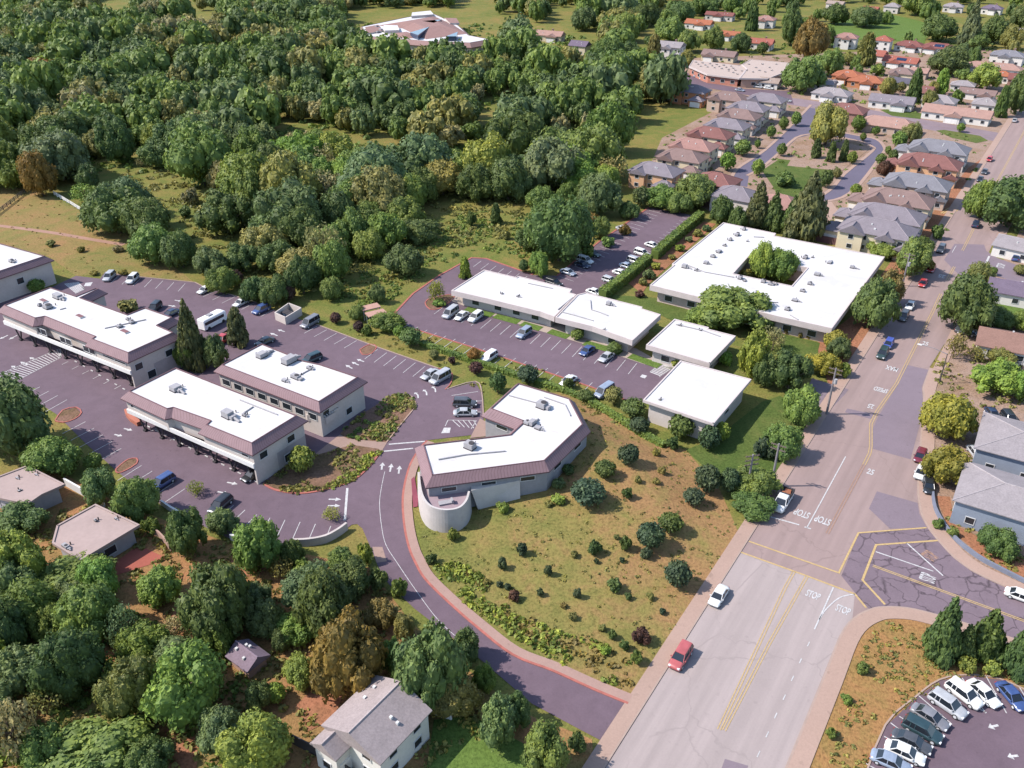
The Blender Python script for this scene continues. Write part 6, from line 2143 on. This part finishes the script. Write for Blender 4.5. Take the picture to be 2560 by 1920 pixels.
def car_proto(kind):
    t = bpy.data.objects.new('proto', None)
    col.objects.link(t)
    big = kind in ('suv', 'van')
    L, hw, zb, zr = {'sedan': (4.75, 0.91, 0.86, 1.43), 'hatch': (4.25, 0.90, 0.90, 1.50), 'suv': (4.85, 0.97, 1.05, 1.78), 'van': (5.3, 1.0, 1.1, 2.0), 'pickup': (5.7, 0.99, 1.05, 1.82)}[kind]
    f, b = L / 2, -L / 2
    g0 = 0.24
    m = MB()
    m.loft([ring(b, hw * 0.80, g0 + 0.16, zb * 0.80), ring(b + 0.10, hw * 0.93, g0 + 0.06, zb * 0.97), ring(b + 0.5, hw, g0, zb), ring(-0.2, hw, g0, zb), ring(f - 1.3, hw, g0, zb * 0.98), ring(f - 0.45, hw * 0.97, g0, zb * 0.86), ring(f - 0.10, hw * 0.88, g0 + 0.05, zb * 0.74), ring(f, hw * 0.74, g0 + 0.12, zb * 0.62)])
    if kind == 'pickup':
        # open bed: a dark well let into the rear deck, with rails round it
        pass
    m.build('body', PAINT, t, smooth=True)
    # glasshouse: x of base rear, roof rear, roof front, base front
    xs_ = {'sedan': (-1.75, -0.95, 0.35, 1.25), 'hatch': (-2.0, -1.60, 0.40, 1.20), 'suv': (-2.33, -1.95, 0.45, 1.30), 'van': (-2.58, -2.40, 0.95, 1.75), 'pickup': (-0.45, -0.25, 0.95, 1.75)}[kind]
    m = MB()
    wb, wt = hw * 0.93, hw * 0.74
    m.add([(xs_[0], -wb, zb - 0.05), (xs_[3], -wb, zb - 0.08), (xs_[3], wb, zb - 0.08), (xs_[0], wb, zb - 0.05), (xs_[1], -wt, zr - 0.05), (xs_[2], -wt, zr - 0.05), (xs_[2], wt, zr - 0.05), (xs_[1], wt, zr - 0.05)],
          [(0, 1, 5, 4), (1, 2, 6, 5), (2, 3, 7, 6), (3, 0, 4, 7), (4, 5, 6, 7)])
    m.build('windows', M_CGL, t)
    m = MB()
    e = 0.04
    wr = wt + e
    m.loft([[(x, -wr * k, zr - 0.09), (x, wr * k, zr - 0.09), (x, wr * k * 0.92, zr - 0.01), (x, wr * k * 0.6, zr + dz), (x, -wr * k * 0.6, zr + dz), (x, -wr * k * 0.92, zr - 0.01)] for x, k, dz in ((xs_[1] - 0.08, 0.96, 0.0), (xs_[1] + 0.25, 1, 0.03), (xs_[2] - 0.3, 1, 0.03), (xs_[2] + 0.10, 0.95, 0.0))])
    for sgn in (-1, 1):
        m.tube((xs_[3] - 0.02, sgn * wb * 0.97, zb - 0.05), (xs_[2] + 0.03, sgn * wt * 0.98, zr - 0.06), 0.05, 0.05, 5)
        m.tube((xs_[0] + 0.02, sgn * wb * 0.97, zb - 0.05), (xs_[1] - 0.03, sgn * wt * 0.98, zr - 0.06), 0.07, 0.06, 5)
        xm = (xs_[1] + xs_[2]) / 2 - 0.05
        m.tube((xm, sgn * wb * 0.99, zb - 0.05), (xm, sgn * wt * 1.01, zr - 0.06), 0.05, 0.05, 5)
        if kind in ('suv', 'van', 'hatch'):
            m.tube((xs_[1] + 0.55, sgn * wb * 0.99, zb - 0.05), (xs_[1] + 0.6, sgn * wt * 1.01, zr - 0.06), 0.06, 0.06, 5)
    m.build('roof', PAINT, t)
    if kind == 'pickup':
        m = MB()
        m.box(-1.72, 0, zb - 0.03, zb + 0.015, 2.2, hw * 1.56)
        for sgn in (-1, 1):
            m.box(-1.72, sgn * hw * 0.90, zb - 0.1, zb + 0.55, 2.3, 0.10)
        m.box(-2.83, 0, zb - 0.1, zb + 0.35, 0.1, hw * 1.8)
        m.box(-0.62, 0, zb - 0.1, zb + 0.75, 0.1, hw * 1.8)
        m.build('bed', M_DARK, t)
        m = MB()
        m.box(-1.9, 0.1, zb + 0.02, zb + 0.28, 1.2, 0.9, 0.2)
        m.box(-1.2, -0.35, zb + 0.02, zb + 0.4, 0.6, 0.5, 0.5)
        m.build('bed_load', plain(alb((206, 132, 96)), 0.8, key='load'), t)
    wr_ = 0.33 if not big else 0.37
    for sx_ in (f - 0.92, b + 0.95):
        for sgn in (-1, 1):
            m = MB()
            y0 = sgn * (hw - 0.20)
            m.tube((sx_, y0, wr_), (sx_, sgn * (hw + 0.015), wr_), wr_, wr_, 14, 0)
            m.tube((sx_, sgn * (hw + 0.015), wr_), (sx_, sgn * (hw + 0.03), wr_), wr_ * 0.6, wr_ * 0.5, 10, 1)
            m.build('wheel', [M_TYRE, M_RIM], t)
    for sgn in (-1, 1):
        m = MB()
        m.box(f - 0.13, sgn * hw * 0.66, zb * 0.58, zb * 0.76, 0.24, hw * 0.34)
        m.build('headlight', M_HEAD, t)
        m = MB()
        m.box(b + 0.07, sgn * hw * 0.70, zb * 0.66, zb * 0.90, 0.12, hw * 0.30)
        m.build('taillight', M_TAIL, t)
        m = MB()
        m.box(xs_[3] - 0.32, sgn * (hw + 0.06), zb - 0.03, zb + 0.12, 0.16, 0.16)
        m.build('mirror', PAINT, t)
    return t


PROTO = {k: car_proto(k) for k in ('sedan', 'hatch', 'suv', 'van', 'pickup')}
CC = {'white': (0.562, 0.562, 0.554), 'silver': (0.328, 0.335, 0.351), 'grey': (0.156, 0.156, 0.172), 'dark grey': (0.055, 0.058, 0.066), 'black': (0.017, 0.019, 0.022), 'blue': (0.039, 0.070, 0.187), 'bright blue': (0.055, 0.086, 0.328), 'dark blue': (0.016, 0.027, 0.062),
      'red': (0.390, 0.039, 0.039), 'faded red': (0.328, 0.078, 0.078), 'maroon': (0.125, 0.016, 0.027), 'dark teal': (0.020, 0.043, 0.051), 'pale blue': (0.203, 0.242, 0.312), 'dark green': (0.023, 0.043, 0.039)}
NAMEK = {'sedan': 'sedan', 'hatch': 'hatchback', 'suv': 'SUV', 'van': 'van', 'pickup': 'pickup truck'}
used = set()


def car(px, py, ang, kind, c, where, z=0.064, group=None, scale=1.0):
    """ang: world heading in radians or a photo direction (dx, dy)"""
    x, y = W(px, py, 0.75)
    if isinstance(ang, tuple):
        a, b = W(px - ang[0] / 2, py - ang[1] / 2), W(px + ang[0] / 2, py + ang[1] / 2)
        ang = math.atan2(b[1] - a[1], b[0] - a[0])
    p = PROTO[kind]
    t = copy_tree(p) if kind in used else p
    used.add(kind)
    t.name = {'suv': 'parked_car', 'van': 'parked_van', 'pickup': 'pickup_truck'}.get(kind, 'parked_car')
    t.location = (x, y, z)
    t.rotation_euler = (0, 0, ang)
    t.scale = (scale,) * 3
    paint_tree(t, CC[c])
    tag(t, f"{c} {NAMEK[kind]} {where}", {'van': 'van', 'pickup': 'truck'}.get(kind, 'car'), group or 'parked cars')
    t['px'] = px
    return t


DN = SANG + math.pi
st_ = 'cars along the main street'
car(1797, 1487, DN, 'sedan', 'white', 'parked at the kerb beside the dry mound', 0.056, st_)
car(1702, 1640, DN, 'suv', 'faded red', 'at the kerb nearest the driveway mouth', 0.056, st_)
car(1957, 1252, DN, 'pickup', 'white', 'with black open bed behind the stop line', 0.056, st_, 1.08)
car(2222, 858, DN, 'hatch', 'bright blue', 'at the kerb in front of the dark green one', 0.056, st_)
car(2207, 883, DN, 'suv', 'dark green', 'at the kerb behind the bright blue one', 0.056, st_)
car(2259, 790, DN, 'suv', 'dark grey', 'at the kerb below the white sedan', 0.056, st_)
car(2250, 806, DN, 'sedan', 'grey', 'at the kerb below the dark grey one', 0.056, st_) if False else None
car(2276, 762, DN, 'sedan', 'white', 'at the kerb near the utility pole', 0.056, st_)
car(2308, 706, DN, 'sedan', 'red', 'at the kerb under the round tree', 0.056, st_)
car(2329, 670, DN, 'sedan', 'red', 'at the kerb one space beyond the other red one', 0.056, st_)
car(2353, 622, DN, 'suv', 'dark grey', 'at the kerb level with the crossing road', 0.056, st_)
car(2440, 560, SANG, 'suv', 'dark blue', 'beneath the big dark street tree', 0.056, st_)
car(2474, 397, DN, 'hatch', 'red', 'far up the main street', 0.056, st_)
car(2462, 428, DN, 'sedan', 'dark grey', 'far up the main street below the red one', 0.056, st_)
car(2451, 447, DN, 'sedan', 'black', 'far up the main street, lowest of three', 0.056, st_)
car(2537, 300, SANG, 'sedan', 'silver', 'farthest away on the main street', 0.056, st_)
car(2303, 1178, DN, 'sedan', 'white', 'half under the lower yellow tree', 0.056, st_)
car(2301, 1138, DN, 'hatch', 'maroon', 'between the two yellow trees', 0.056, st_)
car(2322, 1212, DN + 0.25, 'sedan', 'black', 'below the lower yellow tree', 0.056, st_)
car(2556, 1489, (60, 22), 'sedan', 'white', 'entering at the right edge by the cracked road', 0.066, st_)
ap = 'cars of the apartments and bungalows'
for x, y, c, k, lb in ((2440, 1130, 'silver', 'sedan', 'in the lane between the apartment blocks, first'), (2482, 1146, 'pale blue', 'sedan', 'in the lane between the apartment blocks, second'), (2530, 1162, 'grey', 'suv', 'in the lane between the apartment blocks, third'),
                       (2482, 1033, 'dark blue', 'sedan', 'behind the upper apartment block, left one'), (2524, 1046, 'black', 'suv', 'behind the upper apartment block, right one')):
    car(x, y, (20, 26), k, c, lb, 0.04, ap)
car(2535, 918, SANG, 'suv', 'black', 'by the brown roofed bungalow', 0.04, ap)
car(2541, 642, SANG, 'suv', 'blue', 'in front of the light grey bungalow', 0.04, ap)
car(2415, 828, AN, 'suv', 'dark grey', 'under the dark tree right of the street', 0.04, ap)
lr = 'cars in the lower right lot'
for x, y, v, k, c, lb in ((2228, 1902, (105, 45), 'sedan', 'pale blue', 'at the bottom edge of the lower right lot'), (2263, 1879, (105, 46), 'sedan', 'white', 'next to the pale blue one in the lower right lot'), (2280, 1852, (105, 50), 'sedan', 'dark grey', 'between white and black ones in the lower right lot'),
                          (2307, 1824, (105, 56), 'suv', 'dark teal', 'in the lower right lot, darkest of the row'), (2326, 1790, (100, 62), 'sedan', 'grey', 'in the lower right lot, beyond the dark teal one'), (2370, 1760, (98, 66), 'suv', 'silver', 'long, in the middle of the lower right lot row'),
                          (2411, 1734, (88, 66), 'suv', 'white', 'next to the white sedan in the lower right lot'), (2460, 1731, (76, 68), 'sedan', 'white', 'beside the blue car in the lower right lot'), (2530, 1738, (60, 70), 'sedan', 'blue', 'last of the lower right lot row')):
    car(x, y, v, k, c, lb, 0.064, lr, 1.0)
ul = 'cars in the office lots'
vA, vB, vC = (-24, 22), (-36, 17), (-33, 19)
for x, y, v, k, c, lb in ((273, 691, vA, 'suv', 'silver', 'first in the stalls below the hillside'), (331, 697, vA, 'suv', 'white', 'second in the stalls below the hillside'), (513, 723, vB, 'sedan', 'white', 'in the stalls below the purple shrubs, left one'), (603, 755, vB, 'sedan', 'white', 'in the stalls below the purple shrubs, right one'),
                          (653, 773, vB, 'suv', 'blue', 'left of the bin enclosure'), (775, 806, vC, 'van', 'grey', 'right of the bin enclosure'), (560, 846, (-30, 20), 'pickup', 'red', 'between the two dark conifers'), (779, 896, (-34, 14), 'suv', 'dark teal', 'behind the rear office roof'), (387, 768, vA, 'suv', 'black', 'behind the left office, left one'),
                          (427, 782, vB, 'sedan', 'dark blue', 'behind the left office, right one'), (662, 852, (-34, 14), 'sedan', 'dark grey', 'peeping over the rear office roof'), (1075, 934, vC, 'sedan', 'silver', 'at the end of the stall row near the curved arrows'), (1100, 944, vC, 'van', 'silver', 'at the kerb corner near the curved arrows'), (1162, 1007, (60, 2), 'suv', 'dark grey', 'beside the bent office, upper one'),
                          (1163, 1030, (60, -1), 'sedan', 'silver', 'beside the bent office, lower one'), (405, 1205, (-52, 32), 'suv', 'blue', 'in the lower stalls under the round tree'), (551, 1261, (-40, 34), 'suv', 'black', 'in the lower stalls with bare roof rack'), (633, 1184, (-30, 18), 'sedan', 'black', 'under the front office struts')):
    car(x, y, v, k, c, lb, 0.064, ul)
ml = 'cars in the middle lot'
vM, vN = (-29, 21), (-33, 22)
for x, y, v, k, c, lb in ((1126, 782, vM, 'van', 'silver', 'at the left end of the walk row'), (1154, 788, vM, 'sedan', 'white', 'in the walk row between van and SUV'), (1189, 792, vM, 'suv', 'white', 'third in the walk row'), (1310, 832, vM, 'suv', 'pale blue', 'in the walk row by the third lawn strip'),
                          (1468, 875, vM, 'sedan', 'blue', 'in the walk row between two round bushes'), (1516, 891, vM, 'sedan', 'silver', 'in the walk row right of the blue one'), (1222, 892, vN, 'suv', 'white', 'in the hedge row beside the rust shrub'), (1421, 950, vN, 'sedan', 'white', 'in the hedge row behind a round shrub'),
                          (1510, 978, vN, 'van', 'pale blue', 'at the right end of the hedge row')):
    car(x, y, v, k, c, lb, 0.064, ml)
bl_ = 'cars in the back lot'
vL = (36, 12)
for x, y, k, c, lb in ((1558, 571, 'sedan', 'silver', 'alone at the upper left side of the back lot'), (1482, 633, 'sedan', 'dark green', 'left side of the back lot, second from its far end'), (1463, 650, 'suv', 'white', 'left side of the back lot beside a dark one'), (1455, 660, 'sedan', 'dark blue', 'left side of the back lot below the white one'), (1420, 679, 'sedan', 'pale blue', 'left side of the back lot by the vivid tree'),
                       (1384, 706, 'suv', 'black', 'behind the long office at the near end of the back lot'), (1631, 612, 'sedan', 'white', 'hedge side of the back lot, farthest one'), (1605, 632, 'suv', 'white', 'hedge side of the back lot, second from the far end'), (1588, 652, 'suv', 'silver', 'hedge side of the back lot, third from the far end'),
                       (1568, 664, 'sedan', 'pale blue', 'hedge side of the back lot, fourth from the far end'), (1552, 681, 'sedan', 'white', 'hedge side of the back lot, fifth from the far end'), (1524, 699, 'hatch', 'silver', 'hedge side of the back lot, near the hedge start'), (1487, 729, 'sedan', 'white', 'hedge side of the back lot, nearest the long office')):
    car(x, y, vL, k, c, lb, 0.064, bl_)
hl = 'cars by the pale hall'
for x, y, k, c, lb in ((1662, 164, 'sedan', 'silver', 'in the lot left of the pale hall, first'), (1702, 186, 'suv', 'white', 'in the lot left of the pale hall, white one'), (1745, 190, 'sedan', 'pale blue', 'in front of the red hall front'), (1762, 196, 'van', 'white', 'tall white one in front of the red hall front'), (1606, 170, 'suv', 'dark grey', 'in the lot at the wood edge'),
                       (1864, 210, 'sedan', 'white', 'below the right wing of the pale hall, left one'), (1895, 216, 'suv', 'silver', 'below the right wing of the pale hall, middle one'), (1922, 219, 'sedan', 'white', 'below the right wing of the pale hall, right one'), (1850, 224, 'sedan', 'pale blue', 'on the street behind the townhouse row')):
    car(x, y, AN, k, c, lb, 0.062, hl)
car(1966, 250, AN, 'sedan', 'silver', 'on the residential street at the loop entrance', 0.062, 'cars by the pale hall')
for k in PROTO:
    if k not in used:
        for o in [PROTO[k], *PROTO[k].children]:
            bpy.data.objects.remove(o)

# coach between the conifers
x, y = W(531, 800, 1.4)
a_, b_ = W(500, 815), W(545, 792)
an = math.atan2(b_[1] - a_[1], b_[0] - a_[0])
t = thing('minibus', 'white minibus with dark window band beside the tall conifer', 'bus', (x, y, 0.064), an)
t['px'] = 531
m = MB()
m.loft([[(xx, -1.1 * k, 0.35), (xx, 1.1 * k, 0.35), (xx, 1.15 * k, 1.3), (xx, 1.12 * k, zt - 0.15), (xx, 0.9 * k, zt), (xx, -0.9 * k, zt), (xx, -1.12 * k, zt - 0.15), (xx, -1.15 * k, 1.3)] for xx, k, zt in ((-3.5, 0.94, 2.7), (-3.3, 1, 2.85), (2.6, 1, 2.85), (3.3, 0.97, 2.6), (3.5, 0.9, 1.5))])
m.build('body', plain((0.72, 0.72, 0.71), 0.4, key='bus'), t, (0, 0, 0))
m = MB()
for sgn in (-1, 1):
    m.box(-0.3, sgn * 1.13, 1.45, 2.2, 5.8, 0.08)
m.box(3.30, 0, 1.5, 2.35, 0.22, 1.9)
m.build('windows', M_CGL, t, (0, 0, 0))
m = MB()
m.box(-0.6, 0, 2.85, 3.1, 1.4, 1.0)
m.build('roof_unit', M_GREY, t, (0, 0, 0))
for sx_ in (-2.2, 2.2):
    for sgn in (-1, 1):
        m = MB()
        m.tube((sx_, sgn * 0.85, 0.42), (sx_, sgn * 1.17, 0.42), 0.42, 0.42, 14)
        m.build('wheel', M_TYRE, t, (0, 0, 0))

# ------------------------------------------------------------------ more greenery far right and round the houses
g = random.Random(5)
more = []
houses = [PX(o.location.x, o.location.y) for o in THINGS if o.get('category') in ('house', 'building', 'school') and o.location.y > 400]
for _ in range(4200):
    x, y = g.uniform(-40, 520), g.uniform(420, 900)
    px, py = PX(x, y)
    if not (1230 < px < 2620 and -45 < py < 240) or near_taken(x, y, 9.0 if py < 60 else 11.0) or inside(px, py, [(1990, 80), (2200, 30), (2330, 60), (2310, 110), (2050, 120)]):
        continue
    if px < 1560 and py > 110 or (py > 60 and inside(px, py, [(1540, 140), (1990, 140), (1990, 260), (1540, 260)])) or (px > 1950 and 235 < py) or inside(px, py, [(2160, 290), (2180, 200), (2260, 195), (2240, 290)]):
        continue
    if inside(px, py, [(2440, 240), (2640, 60), (2640, 330), (2440, 330)]) or inside(x, y, [st_pt(2540, 290, -6), st_pt(2540, 290, SW + 6), tuple(B0 + SU * 700 + SN * (SW + 6)), tuple(B0 + SU * 700 - SN * 6)]):
        continue
    if any(abs(hx - px) < 46 and -12 < py - hy < 30 for hx, hy in houses) or (1280 < px < 1500 and 40 < py < 125 and g.random() < 0.8):
        continue
    if py > 60 and g.random() < 0.35:
        continue
    grid.setdefault((int(x // 12), int(y // 12)), []).append((x, y, 4))
    more.append((x, y, g.uniform(3.6, 7.0) if py < 60 else g.uniform(2.6, 5.0), g.uniform(5.5, 11) if py < 60 else g.uniform(4, 8), g.choice('DDGGGOTL')))
    if len(more) > 230:
        break
print('more', len(more))
crown_mass('distant_trees', more)
cover('garden_shrubs', [(1600, 470), (1655, 345), (1790, 275), (1700, 225), (2020, 250), (2480, 350), (2330, 520), (2200, 600), (1900, 540)], 1500, 0.7, 'G', 31, avoid=(RING_PX, RSTREET_PX))
cover('garden_shrubs', [(1960, 235), (1700, 140), (2000, 100), (2560, 90), (2560, 330)], 1500, 1.0, 'G', 32, avoid=(RSTREET_PX, RING_PX, [(2175, 255), (2215, 215), (2245, 212), (2205, 262)], [(2440, 340), (2540, 240), (2600, 240), (2600, 340)]))
cover('garden_shrubs', [(2330, 900), (2560, 820), (2560, 1020), (2420, 1020), (2340, 960)], 400, 0.6, 'O', 33)
cover('garden_shrubs', [(2380, 1270), (2560, 1330), (2560, 1450), (2440, 1385), (2360, 1310)], 200, 0.5, 'O', 34)
cover('field_weeds', [(-100, 470), (80, 470), (225, 535), (345, 600), (485, 705), (190, 690), (-100, 600)], 500, 0.3, 'B', 35)

# ------------------------------------------------------------------ labels: every thing singled out
ORD = ['leftmost', 'second from left', 'third from left', 'fourth from left', 'fifth from left', 'sixth from left', 'seventh from left', 'eighth from left', 'ninth from left', 'tenth from left', 'eleventh from left', 'twelfth from left', 'thirteenth from left', 'fourteenth from left', 'fifteenth from left']
by = {}
for o in THINGS:
    by.setdefault(o['label'], []).append(o)
for lb, os_ in by.items():
    if len(os_) < 2:
        continue
    def key(o):
        bpy_loc = o.location
        return o['px'] if 'px' in o else PX(bpy_loc.x, bpy_loc.y)[0]
    os_.sort(key=key)
    n_ = len(os_)
    for i, o in enumerate(os_):
        w_ = ORD[i] if i < len(ORD) else f"number {i + 1} from left"
        if n_ > 1 and i == n_ - 1:
            w_ = 'rightmost'
        elif n_ > 15 and i >= 13:
            w_ = {2: 'second', 3: 'third', 4: 'fourth', 5: 'fifth', 6: 'sixth', 7: 'seventh', 8: 'eighth', 9: 'ninth', 10: 'tenth', 11: 'eleventh', 12: 'twelfth'}.get(n_ - i, str(n_ - i) + 'th') + ' from right'
        o['label'] = f"{lb}, {w_}"
for o in THINGS:
    n_ = len(o['label'].split())
    if n_ > 16 or n_ < 4:
        print('LABEL', n_, o['label'])
    for k in ('px', '_base', '_off'):
        if k in o:
            del o[k]
print('objects', len(bpy.data.objects), 'things', len(THINGS))
